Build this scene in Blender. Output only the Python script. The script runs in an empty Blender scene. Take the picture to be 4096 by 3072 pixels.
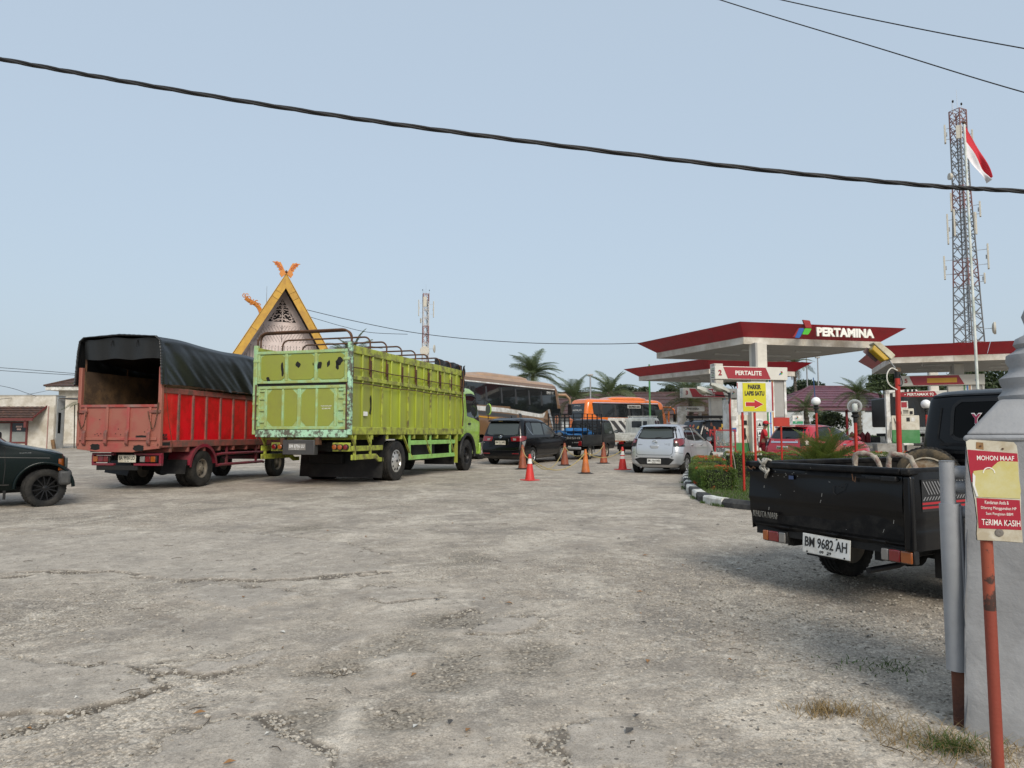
import bpy, bmesh, math, random
import numpy as np
from mathutils import Vector, Matrix, Euler
R = math.radians
random.seed(7); rng = np.random.default_rng(7)
sc = bpy.context.scene
COL = sc.collection
# ------------------------------------------------------------ camera, sky, sun, exposure
cam = bpy.data.cameras.new('camera'); camo = bpy.data.objects.new('camera', cam); COL.objects.link(camo)
cam.sensor_width = 36.0; cam.lens = 24.96; cam.clip_end = 6000; cam.clip_start = .05
camo.location = (0, 0, 1.42); camo.rotation_euler = (R(90 + 4.45), 0, 0)
sc.camera = camo
SUN_EL, SUN_AZ = 36.0, 165.0          # azimuth measured from +Y (ahead) clockwise: sun behind the viewer, a little to the right
W = bpy.data.worlds.new('World'); sc.world = W; W.use_nodes = True
wn = W.node_tree.nodes; wl = W.node_tree.links
sky = wn.new('ShaderNodeTexSky'); sky.sky_type = 'NISHITA'; sky.sun_disc = False
sky.sun_elevation = R(SUN_EL); sky.sun_rotation = R(SUN_AZ)
sky.air_density = 1.3; sky.dust_density = 4.5; sky.ozone_density = 2.0; sky.altitude = 10
bg = wn['Background']; bg.inputs['Strength'].default_value = .14
hz = wn.new('ShaderNodeMix'); hz.data_type = 'RGBA'; hz.inputs[0].default_value = .84     # even tropical haze veil over the whole dome
hz.inputs[7].default_value = (2.06, 2.45, 2.86, 1); wl.new(sky.outputs['Color'], hz.inputs[6]); wl.new(hz.outputs[2], bg.inputs['Color'])
sl = bpy.data.lights.new('sun', 'SUN'); so = bpy.data.objects.new('sun', sl); COL.objects.link(so)
sl.energy = 1.45; sl.angle = R(24); sl.color = (1, .93, .82)
_a = R(SUN_AZ); _e = R(SUN_EL)
sd = Vector((math.sin(_a)*math.cos(_e), math.cos(_a)*math.cos(_e), math.sin(_e)))
so.rotation_euler = (-sd).to_track_quat('-Z', 'Y').to_euler(); so.location = (0, -20, 40)
vs = sc.view_settings; vs.view_transform = 'Standard'; vs.look = 'None'; vs.exposure = 0.82; vs.gamma = 1.0
vs.use_curve_mapping = False
# ------------------------------------------------------------ terrain height
KN = [(-30,-.3),(0,0),(17,.35),(25,.41),(35,.61),(80,1.42),(6000,1.42)]
KY = np.array([k[0] for k in KN]); KZ = np.array([k[1] for k in KN])
def G(y): return float(np.interp(y, KY, KZ))
def _ss(t): t = np.clip(t,0,1); return t*t*(3-2*t)
def rise(x, y): return .4*_ss((x-11)/8)*_ss((y-24)/14)     # the forecourt climbs towards the right rear
def GX(x, y): return G(y)+float(rise(x,y))
def slope(y): return (G(y+1)-G(y-1))/2
# ------------------------------------------------------------ helpers
class MB:
    def __init__(s): s.v = []; s.f = []; s.mi = []
    def add(s, vs, fs, m=0):
        o = len(s.v); s.v += [tuple(p) for p in vs]; s.f += [tuple(i+o for i in f) for f in fs]; s.mi += [m]*len(fs); return s
    def bx(s, x0, x1, y0, y1, z0, z1, M=None, m=0):
        vs = [(x,y,z) for z in (z0,z1) for y in (y0,y1) for x in (x0,x1)]
        if M is not None: vs = [M @ Vector(p) for p in vs]
        return s.add(vs, [(0,2,3,1),(4,5,7,6),(0,1,5,4),(2,6,7,3),(0,4,6,2),(1,3,7,5)], m)
    def hexa(s, b, t, m=0):           # 4 bottom, 4 top points (ccw)
        return s.add(list(b)+list(t), [(3,2,1,0),(4,5,6,7),(0,1,5,4),(1,2,6,5),(2,3,7,6),(3,0,4,7)], m)
    def bar(s, p, q, w, h, up=(0,0,1), m=0):   # rectangular bar from p to q
        p = Vector(p); q = Vector(q); d = (q-p).normalized(); u = Vector(up)
        if abs(d.dot(u)) > .95: u = Vector((1,0,0))
        a = d.cross(u).normalized()*w/2; b = a.cross(d).normalized()*h/2
        c = [(-1,-1),(1,-1),(1,1),(-1,1)]
        return s.hexa([p+a*i+b*j for i,j in c], [q+a*i+b*j for i,j in c], m)
    def cyl(s, p, q, r, r2=None, n=12, m=0):
        p = Vector(p); q = Vector(q); r2 = r if r2 is None else r2
        d = (q-p).normalized(); u = Vector((0,0,1)) if abs(d.z) < .95 else Vector((1,0,0))
        a = d.cross(u).normalized(); b = d.cross(a).normalized()
        vs = []
        for c, rr in ((p,r),(q,r2)):
            vs += [c+a*math.cos(2*math.pi*i/n)*rr+b*math.sin(2*math.pi*i/n)*rr for i in range(n)]
        fs = [(i,(i+1)%n,n+(i+1)%n,n+i) for i in range(n)]+[tuple(range(n-1,-1,-1)),tuple(range(n,2*n))]
        return s.add(vs, fs, m)
    def tube(s, pts, r, n=8, closed=False, m=0):
        pts = [Vector(p) for p in pts]; k = len(pts); rs = r if isinstance(r,(list,tuple)) else [r]*k
        vs = []; pa = None
        for i,p in enumerate(pts):
            t = (pts[(i+1)%k]-pts[i-1]) if closed else (pts[min(i+1,k-1)]-pts[max(i-1,0)])
            t.normalize()
            if pa is None:
                u = Vector((0,0,1)) if abs(t.z) < .9 else Vector((1,0,0)); pa = t.cross(u).normalized()
            else: pa = (pa-t*pa.dot(t)).normalized()
            b = t.cross(pa)
            vs += [p+pa*math.cos(2*math.pi*j/n)*rs[i]+b*math.sin(2*math.pi*j/n)*rs[i] for j in range(n)]
        fs = []
        for i in range(k if closed else k-1):
            i2 = (i+1)%k
            fs += [(i*n+j, i*n+(j+1)%n, i2*n+(j+1)%n, i2*n+j) for j in range(n)]
        if not closed: fs += [tuple(range(n-1,-1,-1)), tuple(range((k-1)*n,k*n))]
        return s.add(vs, fs, m)
    def lathe(s, prof, n=24, o=(0,0,0), ax='z', m=0, cap=True):   # prof: list of (r, h)
        vs = []; k = len(prof)
        for r,h in prof:
            for j in range(n):
                c, q = math.cos(2*math.pi*j/n)*r, math.sin(2*math.pi*j/n)*r
                p = (c,q,h) if ax == 'z' else ((c,h,q) if ax == 'y' else (h,c,q))
                vs.append((p[0]+o[0],p[1]+o[1],p[2]+o[2]))
        fs = [(i*n+j, i*n+(j+1)%n, (i+1)*n+(j+1)%n, (i+1)*n+j) for i in range(k-1) for j in range(n)]
        if cap and prof[0][0] > 1e-5: fs.append(tuple(range(n-1,-1,-1)))
        if cap and prof[-1][0] > 1e-5: fs.append(tuple(range((k-1)*n,k*n)))
        return s.add(vs, fs, m)
    def prism(s, poly, a, b, pl='xz', m=0):     # polygon in plane pl extruded from a to b along the third axis
        def P(u,v,w): return (u,w,v) if pl == 'xz' else ((u,v,w) if pl == 'xy' else (w,u,v))
        n = len(poly)
        vs = [P(u,v,a) for u,v in poly]+[P(u,v,b) for u,v in poly]
        return s.add(vs, [tuple(range(n)), tuple(range(2*n-1,n-1,-1))]+[(i,n+i,n+(i+1)%n,(i+1)%n) for i in range(n)], m)
    def grid(s, fn, nu, nv, m=0):
        vs = [fn(i/nu, j/nv) for j in range(nv+1) for i in range(nu+1)]; k = nu+1
        return s.add(vs, [(j*k+i, j*k+i+1, (j+1)*k+i+1, (j+1)*k+i) for j in range(nv) for i in range(nu)], m)
    def mesh(s, name):
        me = bpy.data.meshes.new(name); me.from_pydata(s.v, [], s.f); me.update()
        return me
    def build(s, name, mats, par=None, smooth=None, bevel=0, fix=True, seg=2):
        me = s.mesh(name)
        mats = mats if isinstance(mats, (list,tuple)) else [mats]
        for q in mats: me.materials.append(q)
        if len(mats) > 1: me.polygons.foreach_set('material_index', s.mi)
        if fix:
            bm = bmesh.new(); bm.from_mesh(me); bmesh.ops.recalc_face_normals(bm, faces=bm.faces); bm.to_mesh(me); bm.free()
        if smooth is not None:
            me.shade_smooth(); me.set_sharp_from_angle(angle=R(smooth))
        o = bpy.data.objects.new(name, me); COL.objects.link(o)
        if par is not None: o.parent = par
        if bevel:
            b = o.modifiers.new('bevel','BEVEL'); b.width = bevel; b.segments = seg; b.limit_method = 'ANGLE'; b.angle_limit = R(40)
            if smooth is None: me.shade_smooth(); me.set_sharp_from_angle(angle=R(30))
        return o
def tag(o, label=None, cat=None, group=None, kind=None):
    if label: o['label'] = label
    if cat: o['category'] = cat
    if group: o['group'] = group
    if kind: o['kind'] = kind
    return o
def thing(name, loc, label, cat, rz=0, group=None, rot=None):
    o = bpy.data.objects.new(name, None); COL.objects.link(o); o.empty_display_size = .2
    o.location = loc; o.rotation_euler = rot if rot else (0,0,rz)
    return tag(o, label, cat, group)
def vehicle(name, x, y, a, label, cat, group=None, dz=0, k=1.0, mid=2.5):   # origin = middle of the tail on the ground, local +x forward; a = heading from +Y to the right (deg)
    ym = y + mid*math.cos(R(a)); sl_ = slope(ym)*k
    z = G(ym) - mid*sl_*math.cos(R(a))
    return thing(name, (x,y,z+dz), label, cat, group=group, rot=(sl_*math.sin(R(a)), -sl_*math.cos(R(a)), R(90-a)))
def inst(src, par=None, loc=None, rot=None, scale=None, name=None):
    o = src.copy(); COL.objects.link(o); o.parent = par
    if name: o.name = name
    if loc is not None: o.location = loc
    if rot is not None: o.rotation_euler = rot
    if scale is not None: o.scale = scale
    return o
def copy_tree(o, par=None):
    c = o.copy(); COL.objects.link(c); c.parent = par
    for ch in list(o.children): copy_tree(ch, c)
    return c
def obj(name, me, par=None, loc=(0,0,0), rot=(0,0,0), scale=None):
    o = bpy.data.objects.new(name, me); COL.objects.link(o); o.parent = par
    o.location = loc; o.rotation_euler = rot
    if scale is not None: o.scale = scale
    return o
# ------------------------------------------------------------ materials
MATS = {}
def nod(nt, t, **kw):
    n = nt.nodes.new(t)
    for k,v in kw.items():
        if k.startswith('i_'):
            key = k[2:]
            n.inputs[int(key) if key.isdigit() else key].default_value = v
        else: setattr(n, k, v)
    return n
def ramp(nt, fac, stops):
    r = nt.nodes.new('ShaderNodeValToRGB'); e = r.color_ramp.elements
    while len(e) < len(stops): e.new(.5)
    for q,(p,c) in zip(e, stops): q.position = p; q.color = c if len(c) == 4 else (*c,1)
    nt.links.new(fac, r.inputs[0]); return r.outputs[0]
def mix(nt, fac, a, b, mode='MIX'):
    n = nt.nodes.new('ShaderNodeMix'); n.data_type = 'RGBA'; n.blend_type = mode
    for s,v in ((n.inputs[0],fac),(n.inputs[6],a),(n.inputs[7],b)):
        if hasattr(v,'is_output'): nt.links.new(v, s)
        elif isinstance(v,(int,float)): s.default_value = v
        else: s.default_value = v if len(v) == 4 else (*v,1)
    return n.outputs[2]
def noise(nt, vec, scale, detail=4, rough=.55, dist=0):
    n = nod(nt, 'ShaderNodeTexNoise'); n.inputs['Scale'].default_value = scale; n.inputs['Detail'].default_value = detail
    n.inputs['Roughness'].default_value = rough; n.inputs['Distortion'].default_value = dist
    nt.links.new(vec, n.inputs['Vector']); return n.outputs['Fac']
def new_mat(name):
    m = bpy.data.materials.new(name); m.use_nodes = True; nt = m.node_tree
    return m, nt, nt.nodes['Principled BSDF']
def stretch(nt, vec, s):
    n = nod(nt, 'ShaderNodeMapping'); n.inputs['Scale'].default_value = s; nt.links.new(vec, n.inputs['Vector']); return n.outputs[0]
def mat(name, col, rough=.5, metal=0, var=.12, vscale=3, dirt=None, damt=.35, dscale=2.2, dsoft=.1, spots=None, samt=.3, sscale=9, bump=0, bscale=60, coat=0, streak=False, spec=.5):
    """painted / worn surface: broad tone variation, dirt blotches and sharp chips (spots), fine relief"""
    if name in MATS: return MATS[name]
    m, nt, b = new_mat(name); L = nt.links
    tc = nod(nt, 'ShaderNodeTexCoord').outputs['Object']
    oi = nod(nt, 'ShaderNodeObjectInfo').outputs['Random']
    vv = nod(nt, 'ShaderNodeVectorMath', operation='ADD'); L.new(tc, vv.inputs[0])
    cb = nod(nt, 'ShaderNodeCombineXYZ'); mul = nod(nt, 'ShaderNodeMath', operation='MULTIPLY', i_1=37.0); L.new(oi, mul.inputs[0])
    L.new(mul.outputs[0], cb.inputs[0]); L.new(mul.outputs[0], cb.inputs[1]); L.new(cb.outputs[0], vv.inputs[1]); tc = vv.outputs[0]
    c = tuple(col)
    n1 = noise(nt, tc, vscale, 5, .6)
    lo = tuple(max(0,x*(1-var)) for x in c); hi = tuple(min(1,x*(1+var)) for x in c)
    cur = ramp(nt, n1, [(.3,lo),(.7,hi)])
    if dirt is not None:
        tv = stretch(nt, tc, (1,1,.18)) if streak else tc
        nd = noise(nt, tv, dscale, 7, .68)
        th = 1-damt
        msk = ramp(nt, nd, [(max(0,th*.75-dsoft),(0,0,0)),(min(1,th*.75+dsoft),(1,1,1))])
        cur = mix(nt, msk, cur, dirt)
    if spots is not None:
        ns = noise(nt, tc, sscale, 8, .7)
        th = .5+(1-samt)*.22
        ms = ramp(nt, ns, [(th,(0,0,0)),(th+.025,(1,1,1))])
        cur = mix(nt, ms, cur, spots)
    L.new(cur, b.inputs['Base Color'])
    nr = noise(nt, tc, vscale*4, 4)
    rr = nod(nt, 'ShaderNodeMapRange'); L.new(nr, rr.inputs[0]); rr.inputs[3].default_value = max(.02,rough*.8); rr.inputs[4].default_value = min(1,rough*1.25)
    L.new(rr.outputs[0], b.inputs['Roughness'])
    b.inputs['Metallic'].default_value = metal
    b.inputs['Specular IOR Level'].default_value = spec
    if coat: b.inputs['Coat Weight'].default_value = coat; b.inputs['Coat Roughness'].default_value = .06
    if bump:
        nb = noise(nt, tc, bscale, 5, .6)
        bp = nod(nt, 'ShaderNodeBump'); bp.inputs['Strength'].default_value = min(1,bump); bp.inputs['Distance'].default_value = .01
        L.new(nb, bp.inputs['Height']); L.new(bp.outputs[0], b.inputs['Normal'])
    MATS[name] = m; return m
def glass_dark(name, col=(.012,.014,.016), rough=.04, spec=.6):
    if name in MATS: return MATS[name]
    m, nt, b = new_mat(name); b.inputs['Base Color'].default_value = (*col,1); b.inputs['Roughness'].default_value = rough
    b.inputs['Specular IOR Level'].default_value = spec; b.inputs['IOR'].default_value = 1.5
    MATS[name] = m; return m
def leaf_mat(name, c1, c2, trans=.25, rough=.5, c3=None):
    m, nt, b = new_mat(name)
    g = nod(nt, 'ShaderNodeNewGeometry'); tc = nod(nt, 'ShaderNodeTexCoord').outputs['Object']
    n1 = noise(nt, tc, 1.6, 3)
    cur = ramp(nt, g.outputs['Random Per Island'], [(0,c1),(1,c2)])
    cur = mix(nt, ramp(nt, n1, [(.35,(0,0,0)),(.7,(.55,.55,.55))]), cur, c3 or tuple(x*.6 for x in c1))
    nt.links.new(cur, b.inputs['Base Color']); b.inputs['Roughness'].default_value = rough
    tr = nod(nt, 'ShaderNodeBsdfTranslucent'); nt.links.new(cur, tr.inputs[0])
    ms = nod(nt, 'ShaderNodeMixShader', i_0=trans); nt.links.new(b.outputs[0], ms.inputs[1]); nt.links.new(tr.outputs[0], ms.inputs[2])
    nt.links.new(ms.outputs[0], nt.nodes['Material Output'].inputs[0]); return m
BLACK = mat('black_rubber_plastic', (.008,.008,.009), .5, spec=.35, dirt=(.025,.024,.022), damt=.22, bump=.15)
DARK = mat('dark_underside', (.008,.008,.008), .8)
TYRE = mat('tyre_rubber', (.011,.011,.011), .75, spec=.3, dirt=(.035,.032,.028), damt=.3, dscale=4, bump=.3)
GLASS = glass_dark('tinted_glass')
GLASSG = glass_dark('grey_tinted_glass', (.05,.06,.058), .08)
CHROME = mat('chrome', (.7,.71,.72), .18, 1.0, var=.05)
STEEL = mat('galvanised_steel', (.33,.34,.35), .5, .6, bump=.1)
PLATE_W = mat('plate_white', (.72,.72,.7), .45, dirt=(.4,.38,.33), damt=.3)
PLATE_O = mat('plate_cream', (.62,.6,.5), .5, dirt=(.4,.36,.28), damt=.35)
PLATE_T = mat('plate_characters', (.015,.015,.015), .5)
RED_L = mat('lamp_red', (.16,.005,.007), .15, coat=1)
ORANGE_L = mat('lamp_amber', (.3,.075,.01), .2, coat=1)
CLEAR_L = mat('lamp_clear', (.2,.19,.18), .15, coat=1)
WHITE = mat('white_paint', (.72,.72,.7), .5, dirt=(.42,.4,.35), damt=.3)
# ------------------------------------------------------------ lettering
def text_mesh(s, size=1.0, bold=0.0, ext=.002, align='CENTER', shear=0.0, sx=1.0, spacing=1.0):
    cu = bpy.data.curves.new('t','FONT'); cu.body = s; cu.size = size; cu.align_x = align; cu.align_y = 'CENTER'
    cu.offset = bold; cu.extrude = ext; cu.shear = shear; cu.resolution_u = 3; cu.space_character = spacing
    o = bpy.data.objects.new('t', cu); COL.objects.link(o)
    dg = bpy.context.evaluated_depsgraph_get()
    me = bpy.data.meshes.new_from_object(o.evaluated_get(dg))
    bpy.data.objects.remove(o); bpy.data.curves.remove(cu)
    if sx != 1.0:
        co = np.empty(len(me.vertices)*3, np.float32); me.vertices.foreach_get('co', co); co[0::3] *= sx; me.vertices.foreach_set('co', co); me.update()
    return me
def lettering(s, par, M, material, width=None, height=None, name='lettering', bold=.0, ext=.002, shear=0.0, align='CENTER'):
    """M: 4x4 whose x axis runs along the writing, y up the letters, z out of the surface. Fitted to width x height."""
    if not s.strip(): return None
    me = text_mesh(s, 1.0, bold, .5, align, shear)
    co = np.empty(len(me.vertices)*3, np.float32); me.vertices.foreach_get('co', co); co = co.reshape(-1,3)
    lo, hi = co.min(0), co.max(0); ce = (lo+hi)/2
    sy = height/(hi[1]-lo[1]) if height else None; sx_ = width/(hi[0]-lo[0]) if width else sy
    sy = sy or sx_
    if align == 'LEFT': ce = ce.copy(); ce[0] = lo[0]
    co = (co-ce)*np.array([sx_,sy,ext*2]) ; co[:,2] += ext
    me.vertices.foreach_set('co', co.ravel().astype(np.float32)); me.update(); me.name = name
    me.materials.clear(); me.materials.append(material)
    o = obj(name, me, par); o.matrix_local = M; return o
def frame(o, x, y):     # basis matrix from origin, x axis, y axis
    x = Vector(x).normalized(); y = Vector(y); z = x.cross(y).normalized(); y = z.cross(x)
    return Matrix(((x.x,y.x,z.x,o[0]),(x.y,y.y,z.y,o[1]),(x.z,y.z,z.z,o[2]),(0,0,0,1)))
# ============================================================ GROUND
def vnoise(x, y, seed=0):
    xi = np.floor(x).astype(np.int64); yi = np.floor(y).astype(np.int64); fx = x-xi; fy = y-yi
    fx = fx*fx*(3-2*fx); fy = fy*fy*(3-2*fy)
    def h(a,b):
        n = (a*374761393 + b*668265263 + seed*974711) & 0x7fffffff
        n = ((n ^ (n >> 13))*1274126177) & 0x7fffffff
        return ((n ^ (n >> 16)) & 0xffff)/65535.0
    return (h(xi,yi)*(1-fx)+h(xi+1,yi)*fx)*(1-fy)+(h(xi,yi+1)*(1-fx)+h(xi+1,yi+1)*fx)*fy
def fbm(x, y, o=4, seed=0):
    s = 0; a = .5; t = 0
    for i in range(o): s = s+a*vnoise(x*2**i, y*2**i, seed+i*7); t += a; a *= .5
    return s/t
def poly_sd(X, Y, poly):     # signed distance, positive inside
    d = np.full(X.shape, 1e9); ins = np.zeros(X.shape, bool); n = len(poly)
    for i in range(n):
        ax, ay = poly[i]; bx_, by_ = poly[(i+1)%n]
        ex, ey = bx_-ax, by_-ay; l = ex*ex+ey*ey
        t = np.clip(((X-ax)*ex+(Y-ay)*ey)/l, 0, 1)
        d = np.minimum(d, np.hypot(X-ax-t*ex, Y-ay-t*ey))
        c = ((ay > Y) != (by_ > Y)) & (X < (bx_-ax)*(Y-ay)/(by_-ay+1e-12)+ax)
        ins ^= c
    return np.where(ins, d, -d)
PATCHES = [([(-5.56, 6.91), (-3.96, 7.02), (-2.95, 6.61), (-1.87, 6.61), (-1.16, 6.97), (-1.4, 7.88), (-1.98, 8.64), (-3.93, 9.67), (-5.76, 9.37), (-7.12, 8.81)], 0.02), ([(-2.72, 6.04), (-2.25, 5.59), (-2.03, 5.52), (-1.85, 5.73), (-1.69, 6.0), (-1.87, 6.33), (-2.7, 6.42)], 0.032), ([(-2.9, 3.52), (-2.47, 3.54), (-2.18, 3.61), (-1.97, 3.68), (-1.84, 3.97), (-2.12, 4.15), (-2.48, 4.32), (-3.53, 4.43)], 0.03), ([(-2.11, 4.19), (-1.86, 4.34), (-1.54, 4.49), (-1.45, 4.26), (-1.69, 4.07)], 0.018), ([(-1.4, 3.39), (-1.17, 3.52), (-1.1, 3.39), (-0.82, 3.2), (-0.75, 2.89), (-1.37, 2.89), (-1.49, 3.27)], 0.012), ([(-0.27, 4.9), (-0.06, 4.82), (0.3, 5.01), (0.08, 5.3), (-0.22, 5.21)], 0.016), ([(-1.34, 6.08), (-0.94, 5.77), (-0.59, 5.92), (-0.83, 6.33), (-1.34, 6.42)], 0.01), ([(0.09, 3.29), (0.53, 3.41), (0.82, 3.29), (0.64, 2.98), (0.17, 2.92)], 0.012)]          # worn-asphalt patches, world metres (x, y)
CRACKS = [[(-2.21, 4.22), (-2.08, 4.34), (-1.89, 4.41), (-1.63, 4.54), (-1.39, 4.6)], [(-4.89, 6.61), (-4.53, 7.02), (-4.04, 7.08)], [(-1.94, 6.66), (-1.16, 6.91), (-0.89, 6.94)], [(-2.33, 3.34), (-2.21, 3.49), (-2.06, 3.64)], [(-1.18, 3.52), (-1.03, 3.34), (-0.79, 3.18)], [(-0.55, 5.21), (-0.32, 5.52), (-0.1, 5.3), (0.15, 5.33)], [(-1.24, 4.11), (-1.17, 4.19), (-0.89, 4.24)]]
BLOTCH = [(-0.33, 4.19, 0.16, 0.33), (-0.73, 4.65, 0.25, 0.2), (-1.05, 4.19, 0.21, 0.16), (-0.37, 5.27, 0.2, 0.18), (-0.37, 7.62, 0.27, 0.34), (-0.96, 3.52, 0.13, 0.15), (-0.52, 3.54, 0.2, 0.17), (0.19, 4.34, 0.17, 0.26), (-2.97, 10.11, 0.42, 0.33)]
def ground_fields(X, Y):
    wob = (fbm(X*2.6, Y*2.6, 4, 3)-.5)*.34+(fbm(X*13, Y*13, 3, 4)-.5)*.13
    p = np.zeros(X.shape); ph = np.zeros(X.shape); ed = np.zeros(X.shape)
    for i,(pl,hh) in enumerate(PATCHES):
        sd_ = poly_sd(X, Y, pl)+wob
        m = np.clip(sd_/.05+.5, 0, 1); ed = np.maximum(ed, np.clip(1.3-np.abs(sd_+.005)/.034,0,1)*np.clip((fbm(X*1.6,Y*1.6,3,77+i)-.36)*6,0,1)*np.clip(.75+hh*10,0,1)); p = np.maximum(p, m*(.6+.4*(i%2))); ph = np.maximum(ph, m*hh*.6*np.clip(1-(sd_-.4)/3.0, .3, 1))
    cr = ed
    for ln in CRACKS:
        d = np.full(X.shape, 1e9)
        for (ax,ay),(bx_,by_) in zip(ln, ln[1:]):
            ex, ey = bx_-ax, by_-ay; t = np.clip(((X-ax)*ex+(Y-ay)*ey)/(ex*ex+ey*ey), 0, 1)
            d = np.minimum(d, np.hypot(X-ax-t*ex, Y-ay-t*ey))
        d = d+(fbm(X*5, Y*5, 3, 9)-.5)*.2
        cr = np.maximum(cr, np.clip(1.2-np.abs(d)/.04, 0, 1))
    bl = np.zeros(X.shape)
    for x,y,rx,ry in BLOTCH:
        q = 1-np.hypot((X-x)/(rx*1.5), (Y-y)/(ry*1.5))+(fbm(X*3, Y*3, 4, 21)-.5)*1.5
        bl = np.maximum(bl, np.clip(q*1.6, 0, 1))
    gv = np.clip((fbm(X*.55, Y*.55, 4, 33)-.47)*5, 0, 1)
    gv = np.maximum(gv, np.clip(1.4-np.hypot((X-2.6)/2.3, (Y-5.9)/2.6), 0, 1))   # loose stones round the near pickup
    gv = gv*(1-p*.8)
    return p, ph, cr, bl, gv
def make_ground():
    ys = [-30,-12,-4,0,1.0]; y = 1.7
    while y < 46: ys.append(y); y *= 1.0032 if 3 < y < 10 else 1.0056
    while y < 100: ys.append(y); y *= 1.02
    ys += [120,160,240,400,800,1800,4000]
    us = np.concatenate([[-40,-12,-4,-2,-1.4], np.linspace(-1.05,1.05,521), [1.4,2,4,12,40]])
    ys = np.array(ys); sy = np.maximum(ys, 2.2)
    Y, U = np.meshgrid(ys, us, indexing='ij'); X = U*np.maximum(sy,2.2)[:,None]
    p, ph, cr, bl, gv = ground_fields(X, Y)
    Z = np.interp(Y, KY, KZ)+rise(X,Y)
    near = np.clip((60-Y)/30, 0, 1)*(np.abs(X) < 60)
    Z = Z+near*((fbm(X*.25, Y*.25, 3, 50)-.5)*.05+(fbm(X*1.4, Y*1.4, 4, 51)-.5)*.022)
    nr = np.clip((16-Y)/8, 0, 1)
    Z = Z+nr*((fbm(X*9, Y*9, 3, 60)-.5)*.012*(1-.6*p)+(vnoise(X*38, Y*38, 61)-.5)*.011*(.25+gv)*(1-p))
    Z = Z+near*(ph-cr*.012-bl*.014*(1+.8*(vnoise(X*26, Y*26, 5)-.5)))
    n, k = Y.shape
    me = bpy.data.meshes.new('ground')
    co = np.stack([X,Y,Z], -1).reshape(-1,3).astype(np.float32)
    idx = np.arange(n*k).reshape(n,k)
    q = np.stack([idx[:-1,:-1], idx[:-1,1:], idx[1:,1:], idx[1:,:-1]], -1).reshape(-1,4)
    me.vertices.add(n*k); me.vertices.foreach_set('co', co.ravel())
    me.loops.add(q.size); me.loops.foreach_set('vertex_index', q.ravel().astype(np.int32))
    me.polygons.add(len(q)); me.polygons.foreach_set('loop_start', np.arange(0,q.size,4,dtype=np.int32))
    me.update(calc_edges=True); me.validate(); me.shade_smooth()
    for nm, a in (('patch',p),('crack',np.maximum(cr,0)),('blotch',bl),('gravel',gv)):
        at_ = me.attributes.new(nm, 'FLOAT', 'POINT'); at_.data.foreach_set('value', a.ravel().astype(np.float32))
    me.materials.append(ground_mat())
    o = bpy.data.objects.new('ground', me); COL.objects.link(o); tag(o, 'worn pale asphalt and gravel yard with cracked patches', None, kind='structure')
    return o
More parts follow.
